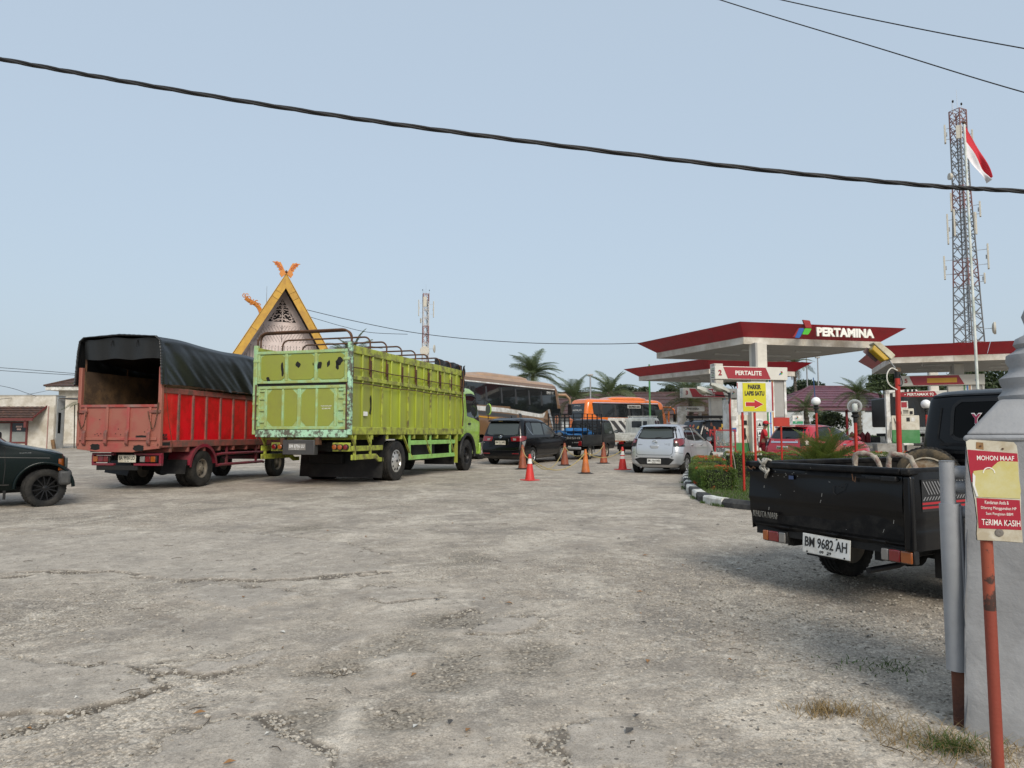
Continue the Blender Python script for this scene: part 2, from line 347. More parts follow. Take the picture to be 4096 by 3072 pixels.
def ground_mat():
    m, nt, b = new_mat('worn_asphalt'); L = nt.links
    tc = nod(nt, 'ShaderNodeTexCoord').outputs['Object']
    def att(n): return nod(nt, 'ShaderNodeAttribute', attribute_name=n).outputs['Fac']
    P, C, B, V = att('patch'), att('crack'), att('blotch'), att('gravel')
    big = noise(nt, tc, .3, 5, .6); mid = noise(nt, tc, 1.5, 6, .65, .4); fine = noise(nt, tc, 22, 5, .7); grit = noise(nt, tc, 120, 3, .7)
    base = ramp(nt, big, [(.3,(.36,.325,.28)),(.5,(.415,.378,.328)),(.7,(.46,.42,.365))])
    base = mix(nt, ramp(nt, mid, [(.38,(.8,.8,.8)),(.52,(0,0,0))]), base, (.27,.25,.225))
    pale = noise(nt, tc, .9, 7, .72, .8)
    base = mix(nt, ramp(nt, pale, [(.5,(0,0,0)),(.62,(.9,.9,.9))]), base, (.57,.53,.465))
    rust = noise(nt, tc, .7, 6, .7, 1.2)
    base = mix(nt, ramp(nt, rust, [(.58,(0,0,0)),(.72,(.5,.5,.5))]), base, (.3,.245,.19))
    base = mix(nt, P, base, mix(nt, ramp(nt, mid, [(.3,(0,0,0)),(.7,(1,1,1))]), (.33,.305,.272), (.42,.388,.345)))
    vo = nod(nt, 'ShaderNodeTexVoronoi'); vo.inputs['Scale'].default_value = 70; L.new(tc, vo.inputs['Vector'])
    sp = nod(nt, 'ShaderNodeSeparateColor'); L.new(vo.outputs['Color'], sp.inputs[0])
    tone = ramp(nt, sp.outputs[0], [(0,(.45,.44,.43)),(.3,(.8,.8,.8)),(.7,(1.05,1.04,1.02)),(1,(1.3,1.29,1.26))])
    edge = ramp(nt, vo.outputs['Distance'], [(.3,(1,1,1)),(.8,(.5,.49,.47))])
    st = mix(nt, 1.0, mix(nt, 1.0, base, tone, 'MULTIPLY'), edge, 'MULTIPLY')
    vo2 = nod(nt, 'ShaderNodeTexVoronoi'); vo2.inputs['Scale'].default_value = 30; L.new(tc, vo2.inputs['Vector'])
    sp2 = nod(nt, 'ShaderNodeSeparateColor'); L.new(vo2.outputs['Color'], sp2.inputs[0])
    sel = nod(nt, 'ShaderNodeMath', operation='GREATER_THAN', i_1=.9); L.new(sp2.outputs[1], sel.inputs[0])
    rad = nod(nt, 'ShaderNodeMath', operation='LESS_THAN', i_1=.3); L.new(vo2.outputs['Distance'], rad.inputs[0])
    peb = nod(nt, 'ShaderNodeMath', operation='MULTIPLY'); L.new(sel.outputs[0], peb.inputs[0]); L.new(rad.outputs[0], peb.inputs[1])
    fm = noise(nt, tc, 2.6, 6, .7)
    fsel = ramp(nt, fm, [(.4,(.15,.15,.15)),(.62,(.75,.75,.75))])
    fsel = mix(nt, V, fsel, (.8,.8,.8))
    fsel = mix(nt, P, fsel, (.14,.14,.14))
    cur = mix(nt, fsel, base, st)
    cur = mix(nt, peb.outputs[0], cur, ramp(nt, sp2.outputs[0], [(0,(.1,.094,.085)),(.7,(.2,.187,.17)),(1,(.46,.43,.38))]))
    cur = mix(nt, ramp(nt, fine, [(.3,(.5,.5,.5)),(.47,(0,0,0))]), cur, (.23,.21,.183))
    cur = mix(nt, ramp(nt, grit, [(.36,(.7,.7,.7)),(.5,(0,0,0))]), cur, (.17,.155,.135))
    cl = noise(nt, tc, 8, 9, .78); cl2 = noise(nt, tc, 3.5, 9, .8, .3)
    cur = mix(nt, ramp(nt, cl, [(.4,(.5,.5,.5)),(.47,(0,0,0))]), cur, (.19,.175,.155))
    cur = mix(nt, ramp(nt, cl, [(.55,(0,0,0)),(.63,(.5,.5,.5))]), cur, (.56,.53,.475))
    cur = mix(nt, ramp(nt, cl2, [(.36,(.45,.45,.45)),(.44,(0,0,0))]), cur, (.22,.203,.182))
    bm_ = nod(nt, 'ShaderNodeMath', operation='MULTIPLY', i_1=.85); L.new(B, bm_.inputs[0])
    cur = mix(nt, bm_.outputs[0], cur, mix(nt, sp.outputs[1], (.09,.08,.066), (.3,.275,.235)))
    cm = nod(nt, 'ShaderNodeMath', operation='MULTIPLY', i_1=1.0); L.new(C, cm.inputs[0])
    cur = mix(nt, cm.outputs[0], cur, (.1,.088,.074))
    oil = noise(nt, stretch(nt, tc, (.35,.6,1)), 1.0, 5, .6, .8)
    cur = mix(nt, ramp(nt, oil, [(.57,(0,0,0)),(.7,(.5,.5,.5))]), cur, (.22,.204,.185))
    cur = mix(nt, 1.0, cur, (1.14,1.1,1.055), 'MULTIPLY')
    L.new(cur, b.inputs['Base Color']); b.inputs['Roughness'].default_value = .93; b.inputs['Specular IOR Level'].default_value = .2
    hs = nod(nt, 'ShaderNodeMath', operation='MULTIPLY'); L.new(edge, hs.inputs[0]); L.new(fsel, hs.inputs[1])
    ad = nod(nt, 'ShaderNodeMath', operation='ADD'); L.new(hs.outputs[0], ad.inputs[0]); L.new(fine, ad.inputs[1])
    ad2 = nod(nt, 'ShaderNodeMath', operation='ADD'); L.new(ad.outputs[0], ad2.inputs[0]); L.new(peb.outputs[0], ad2.inputs[1])
    bp = nod(nt, 'ShaderNodeBump'); bp.inputs['Strength'].default_value = .6; bp.inputs['Distance'].default_value = .009
    L.new(ad2.outputs[0], bp.inputs['Height']); L.new(bp.outputs[0], b.inputs['Normal'])
    return m
GROUND = make_ground()
def ground_h(x, y):
    """height of the built sheet: the broad terms only"""
    X = np.array([x],float); Y = np.array([y],float)
    p, ph, cr, bl, gv = ground_fields(X, Y); near = float(np.clip((60-y)/30,0,1)) if abs(x) < 60 else 0
    z = GX(x,y)+near*((fbm(X*.25,Y*.25,3,50)-.5)*.05+(fbm(X*1.4,Y*1.4,4,51)-.5)*.022+ph-cr*.012-bl*.014)
    return float(z[0])
# loose stones
def pebbles(name, n, sampler, sizes, mats, label, edge=False):
    ico = bmesh.new(); bmesh.ops.create_icosphere(ico, subdivisions=1, radius=1)
    bv = np.array([v.co[:] for v in ico.verts]); bf = np.array([[v.index for v in f.verts] for f in ico.faces]); ico.free()
    VS = []; FS = []; off = 0
    pts = sampler(n); X = pts[:,0]; Y = pts[:,1]
    p, ph, cr, bl, gv = ground_fields(X, Y); near = np.clip((60-Y)/30,0,1)
    Z = np.interp(Y, KY, KZ)+near*((fbm(X*.25,Y*.25,3,50)-.5)*.05+(fbm(X*1.4,Y*1.4,4,51)-.5)*.022+ph-cr*.012-bl*.014)
    keep = (cr > .25) if edge else rng.random(len(X)) < .12+.9*np.maximum(gv, np.maximum(bl, cr))
    for x,y,z in zip(X[keep],Y[keep],Z[keep]):
        s = sizes[0]*(sizes[1]/sizes[0])**(rng.random()**2.2)
        q = bv*(1+rng.uniform(-.4,.35,(len(bv),1)))*np.array([s*rng.uniform(.8,1.4), s*rng.uniform(.8,1.2), s*rng.uniform(.45,.75)])
        a = rng.uniform(0,6.28); ca, sa = math.cos(a), math.sin(a)
        q = np.stack([q[:,0]*ca-q[:,1]*sa, q[:,0]*sa+q[:,1]*ca, q[:,2]], 1)+np.array([x,y,z+s*.12])
        VS.append(q); FS.append(bf+off); off += len(bv)
    me = bpy.data.meshes.new(name); me.from_pydata(np.concatenate(VS).tolist(), [], np.concatenate(FS).tolist()); me.update()
    me.materials.append(mats); o = bpy.data.objects.new(name, me); COL.objects.link(o)
    tag(o, label, 'gravel', kind='stuff'); return o
def pebble_mat():
    m, nt, b = new_mat('loose_stone'); g = nod(nt, 'ShaderNodeNewGeometry')
    c = ramp(nt, g.outputs['Random Per Island'], [(0,(.17,.153,.13)),(.3,(.3,.27,.225)),(.8,(.39,.353,.297)),(1,(.47,.43,.37))])
    nt.links.new(c, b.inputs['Base Color']); b.inputs['Roughness'].default_value = .9; return m
PEB = pebble_mat()
def near_pts(n):
    y = 2.0+9.5*rng.random(n)**1.5; u = rng.uniform(-.85,.78,n); return np.stack([u*y, y], 1)
pebbles('loose_gravel', 22000, near_pts, (.004,.013), PEB, 'loose gravel scattered over the worn yard')
def right_pts(n):
    return np.stack([rng.normal(2.4,1.0,n), np.clip(rng.normal(5.6,1.3,n),3.3,9)], 1)
pebbles('river_stones', 5200, right_pts, (.005,.016), PEB, 'coarser river stones under and before the near pickup')
pebbles('crumbled_edges', 130000, near_pts, (.005,.015), PEB, 'crumbled stones along the broken asphalt edges', True)
# ============================================================ VEHICLE TOOLKIT
def resample(pl, n):
    pl = [Vector((p[0],p[1],0)) for p in pl]; L = [0]
    for a,b in zip(pl, pl[1:]): L.append(L[-1]+(b-a).length)
    out = []
    for i in range(n+1):
        t = L[-1]*i/n; k = 0
        while k < len(L)-2 and L[k+1] < t: k += 1
        s_ = (t-L[k])/max(1e-9, L[k+1]-L[k]); q = pl[k].lerp(pl[k+1], s_); out.append((q.x,q.y))
    return out
def smooth_poly(pts, it=1):
    for _ in range(it):
        o = [pts[0]]
        for a,b in zip(pts, pts[1:]):
            o += [tuple(a[i]*.75+b[i]*.25 for i in range(len(a))), tuple(a[i]*.25+b[i]*.75 for i in range(len(a)))]
        pts = o+[pts[-1]]
    return pts
class Car:
    """body as a stack of rounded plan sections; rows: (z, x_rear, x_front, half_width)"""
    def __init__(s, rows, rr=(.25,.12), fr=(.6,.28), sub=2, smooth_it=0):
        rows = [tuple(r) for r in rows]
        if smooth_it: rows = smooth_poly(rows, smooth_it)
        s.rows = rows; s.rr = rr; s.fr = fr; s.sub = sub
        s.Z = np.array([r[0] for r in rows]); s.A = np.array(rows)
    def par(s, z):
        xr, xf, hw = (float(np.interp(z, s.Z, s.A[:,i])) for i in (1,2,3))
        k = min(1, (xf-xr)/2.2)
        return xr, xf, hw, s.rr[0]*k, min(s.rr[1],hw*.8), s.fr[0]*k, min(s.fr[1],hw*.8)
    def side_y(s, x, z):
        xr,xf,hw,ax,ay,bx_,by_ = s.par(z); x = min(max(x,xr),xf)
        if x < xr+ax: return hw-ay+ay*math.sqrt(max(0,1-((xr+ax-x)/ax)**2))
        if x > xf-bx_: return hw-by_+by_*math.sqrt(max(0,1-((x-xf+bx_)/bx_)**2))
        return hw
    def rear_x(s, y, z):
        xr,xf,hw,ax,ay,bx_,by_ = s.par(z); q = abs(y)-(hw-ay)
        return xr if q <= 0 else xr+ax*(1-math.sqrt(max(0,1-min(1,q/ay)**2)))
    def front_x(s, y, z):
        xr,xf,hw,ax,ay,bx_,by_ = s.par(z); q = abs(y)-(hw-by_)
        return xf if q <= 0 else xf-bx_*(1-math.sqrt(max(0,1-min(1,q/by_)**2)))
    def ring(s, z):
        xr,xf,hw,ax,ay,bx_,by_ = s.par(z); h = []
        for i in range(4): h.append((xr, (hw-ay)*i/4))
        for i in range(8): t = math.pi/2*i/8; h.append((xr+ax*(1-math.cos(t)), hw-ay+ay*math.sin(t)))
        for i in range(15): h.append((xr+ax+(xf-bx_-xr-ax)*i/15, hw))
        for i in range(9): t = math.pi/2*i/8; h.append((xf-bx_+bx_*math.sin(t), hw-by_+by_*math.cos(t)))
        for i in range(1,5): h.append((xf, (hw-by_)*(1-i/4)))
        full = h+[(x,-y) for x,y in h[-2:0:-1]]
        return [(x,y,z) for x,y in full]
    def body(s, name, mats, par, wells=(), z_to=None, smooth=32):
        mb = MB(); zs = []
        for a,b in zip(s.Z, s.Z[1:]):
            zs += [a+(b-a)*i/s.sub for i in range(s.sub)]
        zs.append(s.Z[-1])
        rings = [s.ring(z) for z in zs]; n = len(rings[0])
        vs = [p for r in rings for p in r]
        fs = [(i*n+j, i*n+(j+1)%n, (i+1)*n+(j+1)%n, (i+1)*n+j) for i in range(len(rings)-1) for j in range(n)]
        fs += [tuple(range(n-1,-1,-1)), tuple(range((len(rings)-1)*n, len(rings)*n))]
        mb.add(vs, fs)
        o = mb.build(name, mats if isinstance(mats,list) else [mats, DARK], par, smooth=smooth)
        if wells:
            ct = MB()
            for x,z,r,y0,y1 in wells: ct.cyl((x,y0,z),(x,y1,z), r, n=28)
            bool_cut(o, ct)
        return o
    def side_pane(s, name, bot, top, side, m, par, eps=.006, n=12, k=5):
        b = resample(bot, n); t = resample(top, n)
        def f(u,v):
            i = min(n, int(round(u*n))); x = b[i][0]+(t[i][0]-b[i][0])*v; z = b[i][1]+(t[i][1]-b[i][1])*v
            return (x, side*(s.side_y(x,z)+eps), z)
        return MB().grid(f, n, k).build(name, m, par, smooth=40)
    def end_pane(s, name, bot, top, m, par, eps=.006, rear=True, n=16, k=6):
        b = resample(bot, n); t = resample(top, n)
        def f(u,v):
            i = min(n, int(round(u*n))); y = b[i][0]+(t[i][0]-b[i][0])*v; z = b[i][1]+(t[i][1]-b[i][1])*v
            return ((s.rear_x(y,z)-eps) if rear else (s.front_x(y,z)+eps), y, z)
        return MB().grid(f, n, k).build(name, m, par, smooth=40)
    def side_line(s, name, pts, side, m, par, w=.008, eps=.003, out=0, n=None):
        n = n or max(6, len(pts)*5); q = resample(pts, n); mb = MB(); vs = []
        for i,(x,z) in enumerate(q):
            a = q[max(0,i-1)]; c = q[min(n,i+1)]; d = Vector((c[0]-a[0], c[1]-a[1])); d.normalize(); nx, nz = -d.y*w/2, d.x*w/2
            for sg in (1,-1):
                X, Z = x+nx*sg, z+nz*sg; vs.append((X, side*(s.side_y(X,Z)+eps+out), Z))
        mb.add(vs, [(2*i,2*i+1,2*i+3,2*i+2) for i in range(n)])
        return mb.build(name, m, par)
    def end_line(s, name, pts, m, par, w=.008, eps=.003, rear=True):
        n = max(6,len(pts)*6); q = resample(pts, n); mb = MB(); vs = []
        for i,(y,z) in enumerate(q):
            a = q[max(0,i-1)]; c = q[min(n,i+1)]; d = Vector((c[0]-a[0], c[1]-a[1])); d.normalize(); ny, nz = -d.y*w/2, d.x*w/2
            for sg in (1,-1):
                Y_, Z = y+ny*sg, z+nz*sg; vs.append(((s.rear_x(Y_,Z)-eps) if rear else (s.front_x(Y_,Z)+eps), Y_, Z))
        mb.add(vs, [(2*i,2*i+1,2*i+3,2*i+2) for i in range(n)])
        return mb.build(name, m, par)
def bool_cut(o, cutter_mb, m=None):
    c = cutter_mb.build('cut', m or DARK)
    md = o.modifiers.new('b','BOOLEAN'); md.operation = 'DIFFERENCE'; md.object = c; md.solver = 'EXACT'; md.material_mode = 'TRANSFER'
    pw = o.parent; o.parent = None
    dg = bpy.context.evaluated_depsgraph_get(); dg.update()
    me = bpy.data.meshes.new_from_object(o.evaluated_get(dg)); old = o.data; nm = old.name
    o.modifiers.remove(md); o.data = me; bpy.data.meshes.remove(old); me.name = nm; o.parent = pw
    cm = c.data; bpy.data.objects.remove(c); bpy.data.meshes.remove(cm)
    me.set_sharp_from_angle(angle=R(32))
WCACHE = {}
def wheel_meshes(r, w, style, rim_r, rimm):
    key = (r,w,style,rim_r,rimm.name)
    if key in WCACHE: return WCACHE[key]
    h = w/2
    prof = [(rim_r,-h*.8),(rim_r+.02,-h*.95),(r*.9,-h),(r*.965,-h*.93),(r*.99,-h*.8)]
    for g in (-.45,0,.45):
        prof += [(r,h*(g-.14)),(r*.975,h*(g-.1)),(r*.975,h*(g+.1)),(r,h*(g+.14))]
    prof += [(r*.99,h*.8),(r*.965,h*.93),(r*.9,h),(rim_r+.02,h*.95),(rim_r,h*.8)]
    mb = MB(); mb.lathe(prof, 36, ax='y', cap=False)
    nb = 40                       # shoulder tread blocks
    for sg in (-1,1):
        for i in range(nb):
            a = 2*math.pi*i/nb; M = Matrix.Rotation(-a,4,'Y')
            mb.bx(r*.972, r*1.003, sg*h*.62, sg*h*.9, -math.pi*r/nb*.6, math.pi*r/nb*.6, M)
    ty = mb.build('tyre', TYRE, smooth=35).data
    q = MB(); e = h*.82
    if style == 'steel':          # pressed truck wheel: dish, hand holes, hub, nuts
        q.lathe([(rim_r*1.02,-e),(rim_r*.98,-e*.5),(rim_r*.94,e),(rim_r*1.0,e),(rim_r*.9,e*.85),(rim_r*.82,e*.1),(rim_r*.55,e*.35),(rim_r*.42,e*.55),(rim_r*.3,e*.62),(rim_r*.28,e*.95),(.001,e*1.0)], 32, ax='y')
        for i in range(8):
            a = 2*math.pi*i/8; q.cyl((math.cos(a)*rim_r*.42, e*.5, math.sin(a)*rim_r*.42), (math.cos(a)*rim_r*.42, e*.72, math.sin(a)*rim_r*.42), rim_r*.045, n=6)
            a += .39; q.cyl((math.cos(a)*rim_r*.69, e*.18, math.sin(a)*rim_r*.69), (math.cos(a)*rim_r*.69, e*.3, math.sin(a)*rim_r*.69), rim_r*.09, n=8, m=1)
    elif style == 'cap':          # silver hub cap with slots
        q.lathe([(rim_r*1.02,-e),(rim_r*.96,e*.6),(rim_r*1.0,e*1.02),(rim_r*.9,e*1.05),(rim_r*.86,e*.8),(rim_r*.6,e*.98),(rim_r*.3,e*1.15),(.001,e*1.2)], 36, ax='y')
        for i in range(10):
            a = 2*math.pi*i/10; M = Matrix.Rotation(-a,4,'Y'); q.bx(rim_r*.64,rim_r*.84,e*.6,e*.985,-rim_r*.07,rim_r*.07,M,m=1)
        q.cyl((0,e,0),(0,e*1.26,0),rim_r*.12,n=14,m=1)
    else:                         # alloy with style = number of spokes
        q.lathe([(rim_r*1.02,-e),(rim_r*.96,-e*.6),(rim_r*.93,e*.8),(rim_r*1.0,e*1.0),(rim_r*1.03,e*.98),(rim_r*.98,e*.7),(rim_r*.9,-e*.4)], 32, ax='y')
        q.lathe([(rim_r*.88,-e*.35),(rim_r*.88,-e*.3),(.001,-e*.3)], 24, ax='y', m=1)
        n = int(style)
        for i in range(n):
            a = 2*math.pi*i/n; M = Matrix.Rotation(-a,4,'Y')
            ww = rim_r*.28*5/n*.55
            b = [(rim_r*.12,e*.35,-ww),(rim_r*.97,e*.55,-ww*.62),(rim_r*.97,e*.55,ww*.62),(rim_r*.12,e*.35,ww)]
            t = [(rim_r*.12,e*.8,-ww*.8),(rim_r*.97,e*.95,-ww*.5),(rim_r*.97,e*.95,ww*.5),(rim_r*.12,e*.8,ww*.8)]
            q.hexa([M@Vector(p) for p in b],[M@Vector(p) for p in t])
        q.lathe([(rim_r*.22,e*.2),(rim_r*.22,e*.78),(rim_r*.12,e*.9),(.001,e*.92)], 16, ax='y')
        for i in range(5):
            a = 2*math.pi*i/5; q.cyl((math.cos(a)*rim_r*.15,e*.8,math.sin(a)*rim_r*.15),(math.cos(a)*rim_r*.15,e*.93,math.sin(a)*rim_r*.15),rim_r*.03,n=6,m=1)
    rm = q.build('rim', [rimm, DARK], smooth=35).data
    for me in (ty,rm):
        for o in [o for o in bpy.data.objects if o.data == me]: bpy.data.objects.remove(o)
    WCACHE[key] = (ty,rm); return ty,rm
ALLOY = mat('alloy_silver', (.5,.51,.52), .3, .8, var=.05)
ALLOYB = mat('alloy_black', (.012,.012,.013), .35, .3)
STEELRIM = mat('steel_rim_dusty', (.1,.09,.08), .65, .2, dirt=(.2,.17,.13), damt=.4)
WHITERIM = mat('wheel_silver_worn', (.5,.49,.46), .5, .4, dirt=(.25,.21,.16), damt=.35)
def wheel(par, x, y, r, w, style='5', rim_r=None, rimm=None, steer=0, z=None):
    rim_r = rim_r or r*.62; ty, rm = wheel_meshes(r, w, style, rim_r, rimm or ALLOY)
    out = 1 if y > 0 else -1
    t = obj('tyre', ty, par, (x,y,(z if z is not None else r-.006)), (0,random.uniform(0,6),(0 if out > 0 else math.pi)+steer))
    obj('rim', rm, t); return t
def plate(par, M, top, sub, w=.43, h=.135, bg=PLATE_W, fg=PLATE_T, th=.62):
    p = MB().bx(-w/2,w/2,-h/2,h/2,0,.006).build('number_plate', bg, par, bevel=.004); p.matrix_local = M
    MB().bx(-w/2+.006,w/2-.006,-h/2+.006,h/2-.006,.0058,.0072).build('plate_field', bg, p)
    lettering(top, p, Matrix.Translation((0,h*.1 if sub else 0,.0074)), fg, w*.88, h*(.52 if sub else .6), name='plate_number', bold=.012, ext=.0015)
    if sub: lettering(sub, p, Matrix.Translation((0,-h*.33,.0074)), fg, w*.24, h*.15, name='plate_date', bold=.01, ext=.0015)
    return p
REAR = ((0,-1,0),(0,0,1)); RIGHT = ((1,0,0),(0,0,1)); LEFT = ((-1,0,0),(0,0,1))
def mirror_part(par, x, y, z, m, s=1.0, face=None):
    q = MB(); o = 1 if y > 0 else -1
    q.lathe([(.001,-.05),(.08,-.045),(.1,-.01),(.1,.02),(.085,.05)], 16, ax='x')
    for i,v in enumerate(q.v): q.v[i] = (v[0]*1.0*s, v[1]*1.15*s, v[2]*.8*s)
    q.bar((0,0,-.02*s),(-.01,-o*.16*s,-.05*s), .04*s,.03*s)
    a = q.build('door_mirror', m, par, smooth=40); a.location = (x,y,z)
    b = MB().lathe([(.001,-.052),(.075,-.0525)],16,ax='x')
    for i,v in enumerate(b.v): b.v[i] = (v[0]*s, v[1]*1.15*s, v[2]*.8*s)
    b.build('mirror_glass', CHROME, a, smooth=40); return a
# ============================================================ GREEN CARGO TRUCK
LIME = mat('lime_paint', (.33,.39,.037), .42, var=.1, vscale=1.2, dirt=(.25,.27,.05), damt=.3, dscale=1.3, streak=True, spots=(.05,.036,.018), samt=.04, sscale=3.2, bump=.12, bscale=14)
LIME2 = mat('lime_rail_paint', (.36,.41,.05), .45, var=.14, dirt=(.12,.1,.04), damt=.28, dscale=4, spots=(.05,.035,.02), samt=.2, sscale=8, bump=.15)
MINT = mat('mint_primer', (.32,.54,.31), .6, var=.14, dirt=(.3,.36,.12), damt=.38, dscale=3, spots=(.02,.02,.017), samt=.32, sscale=7, bump=.2)
MINTW = mat('mint_sill_worn', (.36,.6,.42), .6, var=.14, dirt=(.1,.1,.075), damt=.34, dscale=8, dsoft=.05, spots=(.6,.62,.55), samt=.3, sscale=9, bump=.25)
LIMEC = mat('lime_cab_paint', (.3,.5,.055), .25, var=.05, coat=.6, dirt=(.25,.36,.08), damt=.25)
LIMESTAIN = mat('lime_gate_paint', (.28,.325,.045), .5, var=.12, vscale=1.2, dirt=(.21,.22,.05), damt=.32, dscale=1.2, dsoft=.2, spots=(.05,.04,.02), samt=.12, sscale=4, bump=.12, bscale=14)
RUSTY = mat('rusty_iron', (.05,.028,.018), .8, var=.3, dirt=(.1,.045,.02), damt=.4, dscale=6, bump=.3)
TARP = mat('black_tarpaulin', (.008,.0095,.0105), .34, var=.2, vscale=1.2, dirt=(.017,.018,.019), damt=.3, dscale=1.5, dsoft=.25, bump=.15, bscale=18)
def build_green():
    t = vehicle('cargo_truck', -4.86, 16.38, 17, 'lime green cargo truck with tall ribbed bed and bare roof hoops', 'truck', mid=5)
    W, L = 1.25, 7.2
    # chassis
    q = MB()
    for y in (-.42,.42): q.bx(.5,8.9,y-.05,y+.05,.78,1.0)
    for x in (.6,2.0,3.6,5.2,6.6): q.bx(x-.05,x+.05,-.42,.42,.8,.98)
    q.build('chassis', DARK, t)
    MB().bx(.02,L,-W+.03,W-.03,1.2,1.3).build('bed_floor', DARK, t)
    for i in range(9): MB().bx(.3+i*.8,.38+i*.8,-W+.02,W-.02,1.06,1.2).build('cross_bearer', LIME2, t, bevel=.008)
    ax = MB(); ax.cyl((2.5,-1.0,.5),(2.5,1.0,.5),.09); ax.lathe([(.001,-.25),(.2,-.15),(.24,0),(.2,.15),(.001,.25)],16,(2.5,0,.5),'y'); ax.build('rear_axle', DARK, t, smooth=40)
    ribs = [.12+i*(L-.24)/14 for i in range(15)]
    for sd in (-1,1):
        y = sd*W; yi = sd*(W-.045)
        MB().bx(0,L,min(y,y-sd*.06),max(y,y-sd*.06),3.05,3.23).build('top_rail', LIME2, t, bevel=.012)
        MB().bx(0,L,min(y,y-sd*.06),max(y,y-sd*.06),1.18,1.36).build('bottom_rail', LIME2, t, bevel=.012)
        MB().bx(.1,L-.06,min(y+sd*.012,y-sd*.03),max(y+sd*.012,y-sd*.03),2.44,2.54).build('middle_rail', LIME2, t, bevel=.01)
        for i,x in enumerate(ribs):
            MB().bx(x-.032,x+.032,min(y,y-sd*.05),max(y,y-sd*.05),1.36,3.05).build('rib', LIME if i%3 else LIME2, t, bevel=.012)
        for a,b in zip(ribs,ribs[1:]):
            def wav(u,v,a=a,b=b,z0=1.36,z1=3.05):
                x = a+(b-a)*u; z = z0+(z1-z0)*v
                return (x, yi+sd*.012*math.sin(u*math.pi)*math.sin(v*9+a*3)*.6, z)
            MB().grid(wav,4,10).build('panel', LIME, t, smooth=60)
        for z in (2.71,2.36): MB().tube([(.05+i*.71, sd*(W+.03)+.006*math.sin(i*2.1), z+.012*math.sin(i*1.7)) for i in range(11)],.013,6).build('tie_rod', RUSTY, t)
    MB().bx(L-.05,L,-W+.07,W-.07,1.3,3.2).build('headboard', LIME, t)
    # hoops
    for i in range(9):
        x = .12+i*.86; hz = 3.54-.014*i if i else 3.56; r = .16
        pts = [(x,-W+.03,2.62),(x,-W+.03,hz-r)]+[(x,-W+.03+r-r*math.cos(k*math.pi/10),hz-r+r*math.sin(k*math.pi/10)) for k in range(1,6)]
        pts = pts+[(p[0],-p[1],p[2]) for p in pts[::-1]]
        o = MB().tube(pts,.021,8).build('hoop', RUSTY, t, smooth=50)
        if i == 0:
            p2 = [(.05,-W+.0,2.9),(.05,-W,hz-.12)]+[(.05,-W+.25-.25*math.cos(k*math.pi/10),hz-.22+.25*math.sin(k*math.pi/10)) for k in range(1,6)]
            MB().tube(p2+[(p[0],-p[1],p[2]) for p in p2[::-1]],.024,8).build('hoop', RUSTY, t, smooth=50)
        MB().bx(x-.03,x+.03,-W-.012,-W+.01,2.5,2.95).build('hoop_bracket', RUSTY, t)
    # rear: upper gate
    def fr(y0,y1,z0,z1,x0=-.02,x1=.03): return (x0,x1,min(y0,y1),max(y0,y1),z0,z1)
    MB().bx(*fr(1.22,-1.22,2.38,3.1,.0,.02)).build('upper_gate', MINT, t)
    for z0,z1 in ((3.06,3.13),(2.37,2.43)): MB().bx(*fr(1.2,-1.2,z0,z1,-.035,.03)).build('gate_frame', MINT, t, bevel=.01)
    for y in (1.16,.41,-.375,-1.16): MB().bx(*fr(y+.035,y-.035,2.43,3.06,-.033,.03)).build('gate_frame', MINT, t, bevel=.01)
    for y0,y1 in ((1.125,.445),(.375,-.34),(-.41,-1.125)):
        ym = (y0+y1)/2; h = abs(y0-y1)/2-.02; c = .09
        MB().prism([(ym-h,2.5),(ym-h+c,2.445),(ym+h-c,2.445),(ym+h,2.5),(ym+h,2.99),(ym+h-c,3.045),(ym-h+c,3.045),(ym-h,2.99)],-.012,.01,'yz').build('gate_panel', LIMESTAIN, t, bevel=.006)
    MB().bx(*fr(1.2,-1.2,2.31,2.37,.0,.03)).build('gate_gap', DARK, t)
    # soot blotches burnt on the upper gate
    SOOT = mat('soot_stain', (.006,.006,.006), .9)
    for k,(y,z,rx,rz) in enumerate(((.52,2.7,.035,.17),(.1,2.8,.055,.08),(-.47,2.77,.05,.1),(-.7,2.8,.04,.07),(-.98,2.85,.1,.08),(-.93,2.75,.05,.08),(.9,2.47,.05,.06),(-.3,2.8,.012,.04))):
        rs = [1+.22*math.sin(j*.9+k)+.13*math.sin(j*1.8+k*2) for j in range(14)]
        MB().prism([(y+rx*rs[j]*math.cos(j*.4488), z+rz*rs[j]*math.sin(j*.4488)) for j in range(14)],-.016,-.0125,'yz').build('soot_stain', SOOT, t)
    # rear: lower gate
    MB().bx(*fr(1.22,-1.22,1.3,2.31,-.003,.03)).build('lower_gate', MINT, t)
    for z0,z1 in ((2.24,2.31),(1.3,1.37)): MB().bx(*fr(1.16,-1.16,z0,z1,-.03,.03)).build('gate_frame', MINT, t, bevel=.01)
    for y,w in ((1.14,.05),(.95,.05),(.49,.035),(.052,.06),(-.405,.035),(-.9,.05),(-1.14,.05)): MB().bx(*fr(y+w/1.4,y-w/1.4,1.37,2.24,-.028,.03)).build('gate_frame', MINT, t, bevel=.01)
    for y0,y1 in ((.915,.52),(.46,.1),(.005,-.375),(-.435,-.86)):
        lo, hi = min(y0,y1)+.005, max(y0,y1)-.005; out_l = y0 in (.915,.005); c = .13
        if out_l: pl = [(lo,1.375),(hi-c,1.375),(hi,1.375+c),(hi,2.235-c),(hi-c,2.235),(lo,2.235)]
        else: pl = [(lo+c,1.375),(hi,1.375),(hi,2.235),(lo+c,2.235),(lo,2.235-c),(lo,1.375+c)]
        MB().prism(pl,-.008,.012,'yz').build('gate_panel', LIMESTAIN, t, bevel=.005)
